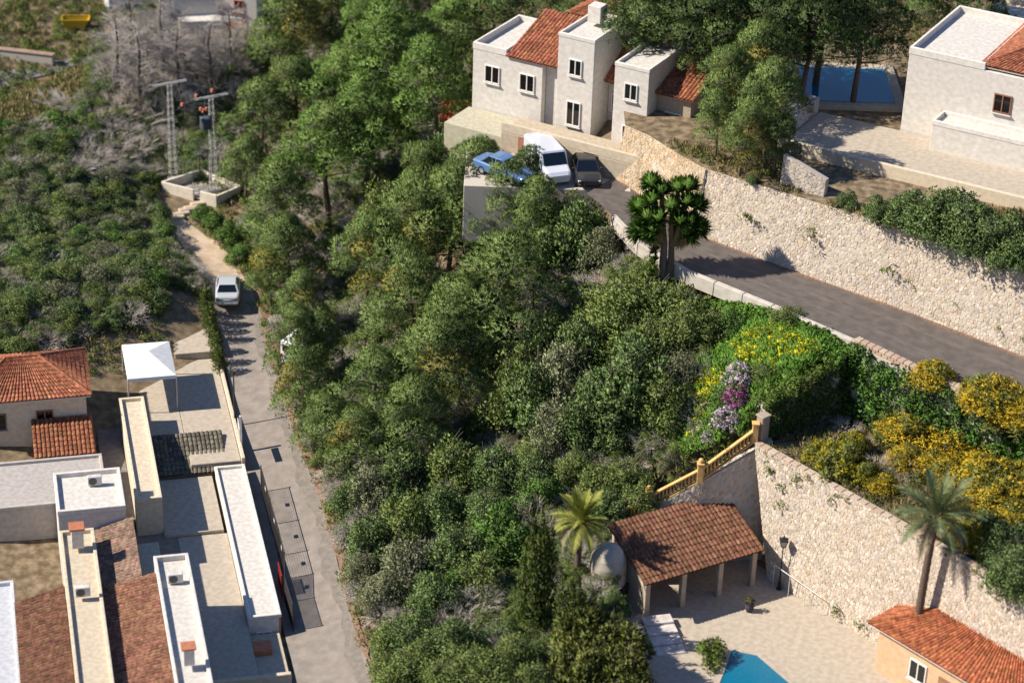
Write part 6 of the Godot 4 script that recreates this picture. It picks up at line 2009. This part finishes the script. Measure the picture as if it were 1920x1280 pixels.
func build_plants():
	var wl := ["trunk", "crown"]
	var wm := [M.bark, M.needle]
	var pines := {}
	for tn in [0, 1, 2]:
		pines[tn] = []
		for k in [3, 4, 2][tn]:
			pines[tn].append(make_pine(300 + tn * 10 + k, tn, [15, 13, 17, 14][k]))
	for set_ in [[pines_beside_villa, 0, "dense bright green pine in the tall stand", "bright green pines beside the villa"], [pines_by_lane, 1, "olive green pine on the bank above the lane", "pines on the bank above the lane"], [pines_in_hollow, 1, "yellowish green pine in the wooded hollow", "pines in the wooded hollow"], [pines_above_wall, 1, "pine above the long stone road wall", "pines above the stone road wall"], [pines_far, 2, "pine toned dark for shade in the wood behind the villas", "shade-toned pines behind the villas"]]:
		rng.seed = 77 + set_[1]
		var i := 0
		for it in set_[0]:
			var kinds: Array = pines[set_[1]]
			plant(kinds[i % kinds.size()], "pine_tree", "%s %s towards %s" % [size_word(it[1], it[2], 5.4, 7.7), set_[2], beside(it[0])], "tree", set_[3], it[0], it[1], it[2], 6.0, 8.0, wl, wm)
			i += 1
	# shrubs
	var olive := []
	var dark := []
	var bright := []
	var juniper := []
	var mimosa := []
	var greenm := []
	var grey := []
	for k in 4:
		dark.append(make_shrub(500 + k, Color(0.078, 0.135, 0.046), Color(0.195, 0.265, 0.105), 46, 48, 0.10, 0.026, true))
		olive.append(make_shrub(510 + k, Color(0.115, 0.165, 0.045), Color(0.235, 0.285, 0.10), 46, 46, 0.11, 0.022, true))
	for k in 3:
		bright.append(make_shrub(520 + k, Color(0.075, 0.165, 0.035), Color(0.175, 0.275, 0.075), 40, 44, 0.11, 0.030, true))
		juniper.append(make_shrub(530 + k, Color(0.085, 0.110, 0.026), Color(0.235, 0.25, 0.078), 40, 24, 0.20, 0.045, false, 0.9))
		mimosa.append(make_mimosa(540 + k, 1.15, Color(0.52, 0.385, 0.035)))
		grey.append(make_shrub(560 + k, Color(0.17, 0.19, 0.11), Color(0.30, 0.31, 0.20), 44, 44, 0.10, 0.020, true))
	for k in 2:
		greenm.append(make_mimosa(550 + k, 0.45, Color(0.42, 0.36, 0.02)))
	var sl := ["stem", "foliage", "blossom"]
	var sm := [M.bark, M.leaf, M.petal]
	for set_ in [[olive_shrubs, olive, "olive green shrub on the slope", "olive green shrubs below the upper road", "shrub"],
			[dark_shrubs, [dark[0], dark[1], grey[0], dark[2], olive[0], dark[3], grey[1], dark[0], olive[2]], "dark green evergreen shrub in the wooded hollow", "dark evergreen shrubs in the hollow", "shrub"],
			[low_olive_shrubs, olive, "olive green shrub", "low olive shrubs beside the lane", "shrub"],
			[juniper_shrubs, juniper, "knobbly olive juniper bush", "juniper bushes by the pavilion", "bush"],
			[bright_shrubs, bright, "fresh light green bush on the slope", "fresh light green bushes", "bush"],
			[cliff_shrubs, dark, "dark green shrub hanging over the stone road wall", "shrubs over the stone road wall", "shrub"],
			[corner_shrubs, dark, "dark green shrub behind the date palm", "shrubs behind the patio palm", "shrub"],
			[mimosas, mimosa, "golden yellow flowering mimosa on the garden terrace", "golden mimosas on the garden terrace", "mimosa"],
			[green_mimosas, greenm, "greenish mimosa with few blossoms by the patio wall edge", "greenish mimosas by the patio wall", "mimosa"]]:
		rng.seed = 91
		var i := 0
		for it in set_[0]:
			var kinds: Array = set_[1]
			plant(kinds[i % kinds.size()], "shrub" if set_[4] != "mimosa" else "mimosa_bush", "%s %s towards %s" % [size_word(it[1], it[2], 3.6, 2.9), set_[2], beside(it[0])], set_[4], set_[3], it[0] - Vector3(0, 0.05, 0), it[1], it[2], 2.7, 2.0, sl, sm)
			i += 1
	# bare grey brushwood
	var brush := [make_dead_brush(601, 26, 0.8, Color(0.47, 0.42, 0.375)), make_dead_brush(602, 34, 1.0, Color(0.52, 0.47, 0.425)), make_dead_brush(603, 28, 0.6, Color(0.44, 0.385, 0.335))]
	rng.seed = 44
	var n := 0
	for it in dead_bushes:
		plant([brush[n % 3]], "dead_bush", "bare grey leafless bush towards " + beside(it[0]), "dead bush", "bare grey bushes", it[0], it[1], it[2], 2.2, 1.4, ["twigs"], [M.twig])
		n += 1
	var logs := [make_fallen_tree(611), make_fallen_tree(612), make_fallen_tree(613)]
	n = 0
	for it in fallen_trees:
		var t := plant(logs[n % 3], "fallen_tree", "fallen dead grey pine lying on the scrubby hillside beside the pylons", "dead tree", "fallen dead pines near the pylons", it[0], 6.0, 7.0, 6.0, 7.0, ["trunk", "twigs"], [M.twig, M.twig])
		t.rotation.y = it[1]
		t.scale = Vector3.ONE * it[2]
		t.position.y += 0.5
		n += 1
	var snags := [make_dead_tree(621), make_dead_tree(622)]
	n = 0
	for it in dead_trees:
		plant(snags[n % 2], "dead_tree", "standing bare grey dead tree behind the pylons" if n < 7 else "standing bare grey dead tree among the pines", "dead tree", "standing dead trees", it[0], it[1], it[2], 4.0, 7.0, ["trunk", "twigs"], [M.bark, M.twig])
		n += 1
	build_hill_scrub(dark, olive, grey, bright, brush)
	build_small_scrub([dark[1][1], olive[1][1], grey[1][1], brush[1]])
	build_ground_cover()
	build_special_plants()

func build_hill_scrub(dark: Array, olive: Array, grey: Array, bright: Array, brush: Array):
	rng.seed = 1234
	for reg in [[left_hill, 270, "low shrub in the hillside scrub", "scrub of the open hillside", 0.75, 1.7, "hillside_shrub"], [mid_hill, 130, "low shrub under the pines", "undergrowth shrubs below the pines", 0.6, 1.6, "undergrowth_shrub"], [far_hill, 60, "low shrub among the dead grey trees", "shrubs among the dead trees", 0.7, 1.6, "low_shrub"]]:
		var bb := Rect2(reg[0][0], Vector2.ZERO)
		for p in reg[0]: bb = bb.expand(p)
		var placed := []
		var tries := 0
		while placed.size() < reg[1] and tries < 9000:
			tries += 1
			var p := Vector2(rng.randf_range(bb.position.x, bb.end.x), rng.randf_range(bb.position.y, bb.end.y))
			if not Geometry2D.is_point_in_polygon(p, reg[0]) or Geometry2D.is_point_in_polygon(p, lanes): continue
			if zone(p.x, p.y) != 0 or in_building(p.x, p.y): continue
			if Geometry2D.is_point_in_polygon(p, windfall): continue
			var ok := true
			for q in placed:
				if p.distance_squared_to(q) < 0.85: ok = false; break
			if not ok: continue
			placed.append(p)
			var s := rng.randf_range(reg[4], reg[5])
			var pick := rng.randf()
			var kinds: Array = dark if pick < 0.28 else (olive if pick < 0.58 else (grey if pick < 0.86 else bright))
			var where := on(p.x, p.y) - Vector3(0, 0.08, 0)
			if rng.randf() < 0.07:
				plant([brush[rng.randi() % 3]], "dead_bush", "bare grey leafless bush towards " + beside(where), "dead bush", "bare grey bushes", where, s * 1.6, s, 2.2, 1.4, ["twigs"], [M.twig])
			else:
				plant(kinds[rng.randi() % kinds.size()], reg[6], ["dark evergreen ", "olive green ", "grey-green ", "fresh green "][0 if pick < 0.28 else (1 if pick < 0.58 else (2 if pick < 0.86 else 3))] + reg[2] + " towards " + beside(where), "shrub", reg[3], where, s * 1.9, s * 0.95, 2.7, 2.0, ["stem", "foliage"], [M.bark, M.leaf])

# countless small cushions of scrub between the larger shrubs
func build_small_scrub(kinds: Array):
	rng.seed = 777
	for k in kinds.size():
		var mm := MultiMesh.new()
		mm.transform_format = MultiMesh.TRANSFORM_3D
		mm.mesh = kinds[k]
		var xs := []
		for i in 60000:
			if xs.size() >= [900, 1700, 1500, 1000][k]: break
			var x := rng.randf_range(-52, 12)
			var z := rng.randf_range(-200, -104)
			var p := Vector2(x, z)
			if not (Geometry2D.is_point_in_polygon(p, left_hill) or Geometry2D.is_point_in_polygon(p, far_hill) or ((x > -14.0 or k == 3) and Geometry2D.is_point_in_polygon(p, mid_hill))): continue
			if Geometry2D.is_point_in_polygon(p, lanes) or in_building(x, z): continue
			var s := rng.randf_range(0.25, 0.55) * (1.0 if k < 3 else 1.7)
			xs.append(Transform3D(Basis(Vector3.UP, rng.randf() * TAU).scaled(Vector3(s * 1.2, s, s * 1.2)), on(x, z) - Vector3(0, 0.05, 0)))
		mm.instance_count = xs.size()
		for i in xs.size(): mm.set_instance_transform(i, xs[i])
		var o := MultiMeshInstance3D.new()
		o.name = ["dark_cushion_scrub", "olive_cushion_scrub", "grey_cushion_scrub", "dry_twig_scrub"][k]
		o.multimesh = mm
		o.material_override = M.leaf if k < 3 else M.twig
		tag(o, ["small dark green cushions of scrub covering the hillside", "small olive cushions of scrub covering the hillside", "small grey-green cushions of scrub covering the hillside", "dry grey twigs scattered through the hillside scrub"][k], "ground cover", "", "stuff")
		add_child(o)

# grass and herbs that nobody could count
func build_ground_cover():
	rng.seed = 4321
	var kinds := []
	for k in 3:
		var mb := MB.new()
		var ca: Color = [Color(0.085, 0.13, 0.035), Color(0.12, 0.145, 0.045), Color(0.22, 0.18, 0.095)][k]
		var cb: Color = [Color(0.17, 0.23, 0.065), Color(0.21, 0.22, 0.08), Color(0.37, 0.30, 0.17)][k]
		clump(mb, Vector3(0, 0.05, 0), Vector3(0.34, 0.16, 0.34), 26, 3, 0.20, 0.022, 0.8, 1.1, ca, cb, k == 0, 0.0)
		kinds.append(mb.mesh())
	var spots := [[], [], []]
	for i in 34000:
		var x := rng.randf_range(-52, 34)
		var z := rng.randf_range(-200, -98)
		var p := Vector2(x, z)
		if Geometry2D.is_point_in_polygon(p, lanes): continue
		var zn := zone(x, z)
		if zn == 1 or zn == 3: continue
		if in_building(x, z): continue
		if zn == 0 and (zone(x, z - 1.0) == 4 or zone(x + 0.8, z - 0.4) == 4) and rng.randf() < 0.93: continue
		var pick := rng.randf()
		var k := 0 if pick < 0.5 else (1 if pick < 0.8 else 2)
		if zn == 4: k = 2 if pick < 0.6 else 1
		if zn == 2: k = 2 if pick < 0.75 else 1
		spots[k].append(Transform3D(Basis(Vector3.UP, rng.randf() * TAU).scaled(Vector3.ONE * rng.randf_range(0.6, 1.5)), on(x, z)))
	for i in 26000:
		var x := rng.randf_range(-52, -18)
		var z := rng.randf_range(-195, -135)
		var p := Vector2(x, z)
		var dry := Geometry2D.is_point_in_polygon(p, straw_bank)
		if not dry and not Geometry2D.is_point_in_polygon(p, left_hill): continue
		if Geometry2D.is_point_in_polygon(p, lanes) or in_building(x, z): continue
		spots[2 if dry and rng.randf() < 0.85 else (0 if rng.randf() < 0.6 else 1)].append(Transform3D(Basis(Vector3.UP, rng.randf() * TAU).scaled(Vector3.ONE * rng.randf_range(0.8, 1.8)), on(x, z)))
	for k in 3:
		var mm := MultiMesh.new()
		mm.transform_format = MultiMesh.TRANSFORM_3D
		mm.mesh = kinds[k]
		mm.instance_count = spots[k].size()
		for i in spots[k].size(): mm.set_instance_transform(i, spots[k][i])
		var o := MultiMeshInstance3D.new()
		o.name = ["green_herbs", "olive_grass", "dry_grass"][k]
		o.multimesh = mm
		o.material_override = M.leaf
		tag(o, ["low green herbs covering the ground between the shrubs", "olive green grass covering the slopes", "dry straw coloured grass on bare ground"][k], "ground cover", "", "stuff")
		add_child(o)

func in_building(x: float, z: float) -> bool:
	if x > -5.5 and x < 13.5 and z > -164.0 and z < -142.4: return true
	if x > 18.0 and z > -162.0 and z < -134.0 and zone(x, z) == 4: return true
	var d := Vector3(x + 17.4, 0, z + 131.5)
	var lx := d.x * 0.9707 - d.z * 0.2402
	var lz := d.x * 0.2402 + d.z * 0.9707
	if lx < 0.1 and lz > -9.5: return lx > -18.0
	if lx < 0.1 and lx > -7.2 and lz > -12.0: return true
	if lx < 0.1 and lx > -3.6 and lz > -19.0: return true
	return Vector2(x + 25.6, z + 164.5).length() < 2.6

func build_special_plants():
	# cypresses
	var c1 := make_cypress(701, 15, 0.95)
	var c2 := make_cypress(702, 12, 1.2)
	rng.seed = 9
	plant(c1, "cypress_tree", "tall dense olive green cypress of many upright spires", "cypress", "", Vector3(1.91, 6.79, -109.71), 2.8, 8.4, 3.0, 8.0, ["trunk", "crown"], [M.bark, M.leaf])
	plant(c2, "cypress_tree", "shorter spiky cypress between the tall cypress and the pavilion", "cypress", "", Vector3(3.98, 6.68, -107.89), 2.8, 5.2, 3.0, 8.0, ["trunk", "crown"], [M.bark, M.leaf])
	var fp := make_shrub(909, Color(0.09, 0.16, 0.03), Color(0.22, 0.28, 0.06), 24, 30, 0.2, 0.03, false, 0.8)
	plant(fp, "pool_plant", "yellow-green leafy plant beside the turquoise garden pool", "plant", "", Vector3(11.88, 5.50, -109.04), 2.6, 1.5, 2.7, 2.0, ["stem", "foliage"], [M.bark, M.leaf])
	# slim young cypresses along the forecourt drive
	var c3 := make_cypress(703, 3, 0.28)
	rng.seed = 12
	for q in [[Vector3(-21.51, 5.91, -148.19), 2.200], [Vector3(-21.28, 5.73, -147.24), 3.000], [Vector3(-21.01, 5.54, -146.30), 2.600], [Vector3(-20.74, 5.38, -145.32), 3.000], [Vector3(-20.37, 5.18, -143.83), 2.400], [Vector3(-20.00, 5.06, -142.35), 2.800], [Vector3(-19.67, 5.00, -141.13), 2.300]]:
		plant(c3, "young_cypress", "slim young cypress in the row between the drive and the lane", "cypress", "young cypresses along the lane", q[0] + Vector3(-0.45, 0, 0), 0.9, q[1], 0.9, 8.0, ["trunk", "crown"], [M.bark, M.leaf])
	# palms
	make_palm("slim date palm with drooping grey-green fronds against the patio wall", Vector3(23.32, 5.50, -108.80), 10.6, 3.3, Vector3(0.25, 0, 0.0), 801, 30, Color(0.085, 0.115, 0.05), Color(0.20, 0.225, 0.115), 0.21)
	make_palm("short palm with yellow green crown rising between the bushes", Vector3(4.29, 7.44, -114.34), 4.0, 2.4, Vector3(0.05, 0, 0), 811, 34, Color(0.17, 0.20, 0.04), Color(0.36, 0.35, 0.09), 0.17)
	# branching yucca by the kerb
	var y := thing("yucca_tree", "tall branching yucca with dark green sword-leaved heads by the kerb", "yucca", Vector3(9.60, 18.00, -133.19))
	rng.seed = 821
	var wood := MB.new()
	var skirt := MB.new()
	var heads := []
	for q in [[0, -1.9, 3.7, 0.2], [0, -1.5, 4.6, 0.3], [0, -2.0, 5.0, -0.2], [0, -1.2, 5.6, 0.0], [0, -0.7, 4.6, 0.5], [0, -0.6, 6.1, -0.3], [1, 0.1, 5.4, 0.3], [1, 0.5, 6.3, -0.4], [1, 1.1, 5.6, 0.1], [1, 1.8, 5.3, -0.2], [1, 0.7, 4.5, 0.6], [1, 1.4, 4.4, 0.4], [1, 1.9, 4.0, 0.1], [0, -1.3, 6.6, -0.4], [1, 1.2, 6.5, -0.3], [0, -1.0, 3.8, 0.5], [1, 1.2, 3.7, 0.5]]:
		heads.append([Vector3(-0.2, 2.2, 0) if q[0] == 0 else Vector3(0.25, 2.0, 0.1), Vector3(q[1] * 0.92, q[2] - 0.75, q[3])])
	tube(wood, [Vector3(-0.15, -0.3, 0), Vector3(-0.2, 1.1, 0), Vector3(-0.2, 2.2, 0)], [0.30, 0.24, 0.20], 9, Color(0.26, 0.22, 0.18))
	tube(wood, [Vector3(0.2, -0.3, 0.1), Vector3(0.3, 1.0, 0.1), Vector3(0.25, 2.0, 0.1)], [0.28, 0.22, 0.19], 9, Color(0.22, 0.18, 0.145))
	for hd in heads:
		var m: Vector3 = hd[0].lerp(hd[1], 0.5) + Vector3(0, -0.15, 0)
		tube(wood, [hd[0], m, hd[1]], [0.19, 0.17, 0.14], 7, Color(0.30, 0.22, 0.14))
		# dead leaves hanging under the head
		for q in 110:
			var a := rng.randf() * TAU
			var p: Vector3 = m.lerp(hd[1], rng.randf_range(0.0, 0.98))
			var d := Vector3(cos(a) * 0.35, -0.85, sin(a) * 0.35).normalized()
			skirt.tri(p, p + Vector3(0.05, 0, 0.03), p + d * 0.7, Vector3(cos(a), 0.3, sin(a)).normalized(), Color(0.36, 0.25, 0.11).lerp(Color(0.24, 0.19, 0.08), rng.randf()))
	part(y, "trunk", wood.mesh(), M.bark)
	part(y, "dead_leaves", skirt.mesh(), M.leaf)
	for hd in heads:
		var mb := MB.new()
		rosette(mb, hd[1], (hd[1] - hd[0]).normalized(), 270, 1.12, Color(0.05, 0.115, 0.02), Color(0.15, 0.265, 0.045))
		part(y, "leaf_head", mb.mesh(), M.leaf)
	# small offshoot at the foot
	var mb2 := MB.new()
	for p in [Vector3(-0.75, 0.9, 0.2), Vector3(-0.7, 1.6, 0.1), Vector3(-0.8, 0.4, 0.4)]:
		rosette(mb2, p, Vector3(-0.4, 0.8, 0.2).normalized(), 60, 0.6, Color(0.045, 0.085, 0.016), Color(0.14, 0.20, 0.03))
	part(y, "offshoot", mb2.mesh(), M.leaf)
	# hedge of ivy over the cross wall and ivy down the parapet wall
	rng.seed = 905
	var ha: Vector3 = Vector3(20.57, 13.20, -124.37)
	var hb: Vector3 = stair_line[0] + Vector3(0.7, 0, -0.9)
	ha = Vector3(ha.x - 0.1, GARDEN_Y, ha.z + 0.1)
	hb.y = GARDEN_Y
	var h := thing("ivy_hedge", "thick dark ivy hedge running down from the upper road to the stone pier", "hedge")
	var core := MB.new()
	var side := Vector3((hb - ha).z, 0, -(hb - ha).x).normalized()
	if side.x > 0: side = -side
	for k in 10:
		var p := ha.lerp(hb, k / 10.0)
		var q := ha.lerp(hb, (k + 1) / 10.0)
		var tall := lerpf(4.3, 2.7, (k + 0.5) / 10.0)
		bar(core, p + side * 0.7 + Vector3(0, tall * 0.5 - 0.2, 0), q + side * 0.7 + Vector3(0, tall * 0.5 - 0.2, 0), 1.0, tall - 0.4, Color.WHITE)
	part(h, "wall_core", core.mesh(), M.mortar)
	var lv := MB.new()
	for k in 900:
		var u := rng.randf()
		var p := ha.lerp(hb, u)
		var tall := lerpf(4.3, 2.7, u) + 0.15 * sin(u * 23.0)
		var where := p + side * rng.randf_range(0.1, 1.35) + Vector3(0, tall - 0.28 + rng.randf_range(-0.06, 0.1), 0)
		if rng.randf() < 0.6: where = p + side * rng.randf_range(0.0, 0.2) + Vector3(0, rng.randf_range(0.03, 0.95) * tall, 0)
		var kk := rng.randf_range(0.75, 1.2)
		clump(lv, where, Vector3(0.24, 0.20, 0.24), 18, 3, 0.10, 0.034, 0.9, 0.4, tone(Color(0.075, 0.135, 0.03), kk), tone(Color(0.18, 0.265, 0.06), kk), true, -0.7)
	part(h, "leaves", lv.mesh(), M.leaf)
	var iv := thing("ivy_cover", "ivy hanging over the parapet wall of the upper road behind the mimosa", "ivy")
	lv = MB.new()
	for k in 620:
		var u := pow(rng.randf(), 1.3)
		var p := on_line(kerb_line.slice(5), u)
		var hy := rng.randf_range(0.0, 1.0)
		if u > 0.45 and rng.randf() < 0.5: hy = rng.randf_range(0.4, 0.95)
		var where := Vector3(p.x, lerpf(GARDEN_Y, p.y + 0.05, hy), p.z) + Vector3(-0.25, 0, 0.45) * (1.25 - 0.3 * hy)
		var kk := rng.randf_range(0.7, 1.2)
		clump(lv, where, Vector3(0.34, 0.30, 0.34), 18, 3, 0.16, 0.055, 0.9, 0.3, tone(Color(0.06, 0.14, 0.03), kk), tone(Color(0.15, 0.27, 0.06), kk), true, -0.8)
	part(iv, "leaves", lv.mesh(), M.leaf)
	var cr := thing("kerb_creeper", "bright green creeper spilling from the kerb of the upper road down the bank", "creeper")
	lv = MB.new()
	for k in 520:
		var u := rng.randf()
		var p := on_line(kerb_line.slice(3, 6), u)
		var down := pow(rng.randf(), 1.4) * lerpf(3.6, 1.6, u)
		var where := p + Vector3(-0.45, 0, 0.75) * (0.25 + down)
		where.y = minf(maxf(slope(where.x, where.z) + rng.randf_range(0.0, 0.35), -100.0), p.y + 0.1)
		var kk := rng.randf_range(0.75, 1.2)
		clump(lv, where, Vector3(0.30, 0.22, 0.30), 18, 3, 0.14, 0.05, 0.9, 0.5, tone(Color(0.075, 0.175, 0.03), kk), tone(Color(0.18, 0.32, 0.065), kk), true, -0.4)
	part(cr, "leaves", lv.mesh(), M.leaf)
	for q in [Vector3(15.58, 12.60, -118.91), Vector3(16.65, 11.60, -118.20), Vector3(16.16, 10.80, -117.67), Vector3(18.19, 12.60, -118.19), Vector3(19.82, 12.90, -116.05), Vector3(19.49, 6.20, -113.23), Vector3(20.66, 6.20, -111.97)]:
		# settle on the leaning wall face
		var ct: Vector3 = Vector3(14.63, 13.60, -119.95)
		var cb: Vector3 = Vector3(15.91, 5.50, -117.62)
		var et: Vector3 = Vector3(32.67, 13.60, -99.86)
		var nrm := (et - ct).cross(cb - ct).normalized()
		if nrm.z < 0: nrm = -nrm
		var foot: Vector3 = q - nrm * nrm.dot(q - ct)
		var wd := thing("wall_plant", "small green plant rooted in the face of the tall patio wall", "plant", foot, 0.0, "plants rooted in the patio wall")
		var wl := MB.new()
		for e in 2 + rng.randi() % 5:
			clump(wl, unit() * 0.26 + nrm * 0.12, Vector3(0.20, 0.22, 0.20), 18, 3, 0.12, 0.03, 0.9, 0.3, Color(0.08, 0.14, 0.035), Color(0.18, 0.25, 0.07), true, -0.8)
		part(wd, "leaves", wl.mesh(), M.leaf)
		var ws := MB.new()
		tube(ws, [-nrm * 0.05, nrm * 0.15 + Vector3(0, 0.1, 0)], [0.02, 0.01], 4, Color(0.25, 0.2, 0.15))
		part(wd, "stem", ws.mesh(), M.bark)
	# flowering bushes over the balustrade
	for q in [[Vector3(13.76, 15.16, -123.80), 2.3, 1.7, Color(0.66, 0.62, 0.66), "white flowering bush above the magenta one"], [Vector3(13.64, 14.53, -122.36), 2.0, 1.6, Color(0.55, 0.10, 0.45), "magenta flowering bush between two white ones"], [Vector3(12.97, 13.60, -121.19), 2.2, 1.7, Color(0.66, 0.58, 0.66), "white and lilac flowering bush beside the balustrade"], [Vector3(12.01, 12.79, -120.93), 1.2, 1.0, Color(0.68, 0.64, 0.66), "small white flowering bush by the balustrade foot"]]:
		var sh := make_shrub(int(q[1] * 100), Color(0.07, 0.14, 0.03), Color(0.15, 0.25, 0.06), 20, 22, 0.13, 0.04, true)
		var pm := MB.new()
		for e in 130:
			var a := rng.randf() * TAU
			var rr := sqrt(rng.randf()) * 1.15
			var c := Vector3(cos(a) * rr, 1.85 * sqrt(maxf(0.06, 1.0 - rr * rr * 0.62)) * rng.randf_range(0.55, 1.04), sin(a) * rr)
			var mixc: Color = q[3].lerp(Color(0.58, 0.30, 0.52), 0.75 * rng.randf() * rng.randf())
			clump(pm, c, Vector3(0.13, 0.10, 0.13), 7, 3, 0.10, 0.038, 1.0, 0.2, tone(mixc, 0.85), tone(mixc, 1.1), true)
		sh.append(pm.mesh())
		plant(sh, "flowering_bush", q[4], "flowering bush", "", q[0], q[1], q[2], 2.7, 2.0, ["stem", "foliage", "blossom"], [M.bark, M.leaf, M.petal])
	# yellow wildflowers on the bank: too many to count
	var fl := MB.new()
	clump(fl, Vector3(0, 0.14, 0), Vector3(0.30, 0.16, 0.30), 24, 3, 0.2, 0.025, 0.7, 1.2, Color(0.09, 0.19, 0.03), Color(0.19, 0.31, 0.06), true, 0.0)
	clump(fl, Vector3(0, 0.34, 0), Vector3(0.30, 0.12, 0.30), 13, 3, 0.07, 0.04, 1.0, 0.3, Color(0.52, 0.46, 0.015), Color(0.66, 0.60, 0.03), true, 0.0)
	var gr := MB.new()
	clump(gr, Vector3(0, 0.14, 0), Vector3(0.34, 0.16, 0.34), 34, 3, 0.24, 0.028, 0.7, 1.2, Color(0.08, 0.19, 0.03), Color(0.20, 0.34, 0.06), true, 0.0)
	var beds := [PackedVector2Array([Vector2(9.77, -123.72), Vector2(10.10, -125.08), Vector2(11.19, -125.35), Vector2(12.62, -125.39), Vector2(13.06, -124.43), Vector2(12.08, -122.99), Vector2(11.44, -121.41), Vector2(10.70, -122.04)]), PackedVector2Array([Vector2(13.46, -126.68), Vector2(14.45, -127.61), Vector2(16.35, -127.43), Vector2(18.43, -125.17), Vector2(18.71, -124.45), Vector2(15.87, -124.13), Vector2(14.05, -125.35)]), PackedVector2Array([Vector2(9.62, -123.56), Vector2(9.95, -125.74), Vector2(11.86, -126.56), Vector2(13.50, -127.65), Vector2(15.74, -128.10), Vector2(19.36, -124.96), Vector2(17.37, -123.13), Vector2(14.82, -121.74), Vector2(13.86, -120.68), Vector2(11.14, -120.73), Vector2(9.93, -121.94)])]
	for b in 3:
		var mm := MultiMesh.new()
		mm.transform_format = MultiMesh.TRANSFORM_3D
		mm.mesh = gr.mesh() if b == 2 else fl.mesh()
		var xs := []
		var bb := Rect2(beds[b][0], Vector2.ZERO)
		for p in beds[b]: bb = bb.expand(p)
		for k in 40000:
			if xs.size() >= [420, 300, 900][b]: break
			var p := Vector2(rng.randf_range(bb.position.x, bb.end.x), rng.randf_range(bb.position.y, bb.end.y))
			if not Geometry2D.is_point_in_polygon(p, beds[b]): continue
			xs.append(Transform3D(Basis(Vector3.UP, rng.randf() * TAU).scaled(Vector3.ONE * rng.randf_range(0.7, 1.5)), on(p.x, p.y) - Vector3(0, 0.04, 0)))
		mm.instance_count = xs.size()
		for k in xs.size(): mm.set_instance_transform(k, xs[k])
		var o := MultiMeshInstance3D.new()
		o.name = ["yellow_wildflowers", "yellow_meadow", "lush_grass"][b]
		o.multimesh = mm
		o.material_override = M.petal if b < 2 else M.leaf
		tag(o, ["bright yellow wildflowers on the bank beside the white flowering bushes", "yellow flowering meadow strip below the kerb of the upper road", "lush green grass on the bank below the upper road"][b], "ground cover", "", "stuff")
		add_child(o)
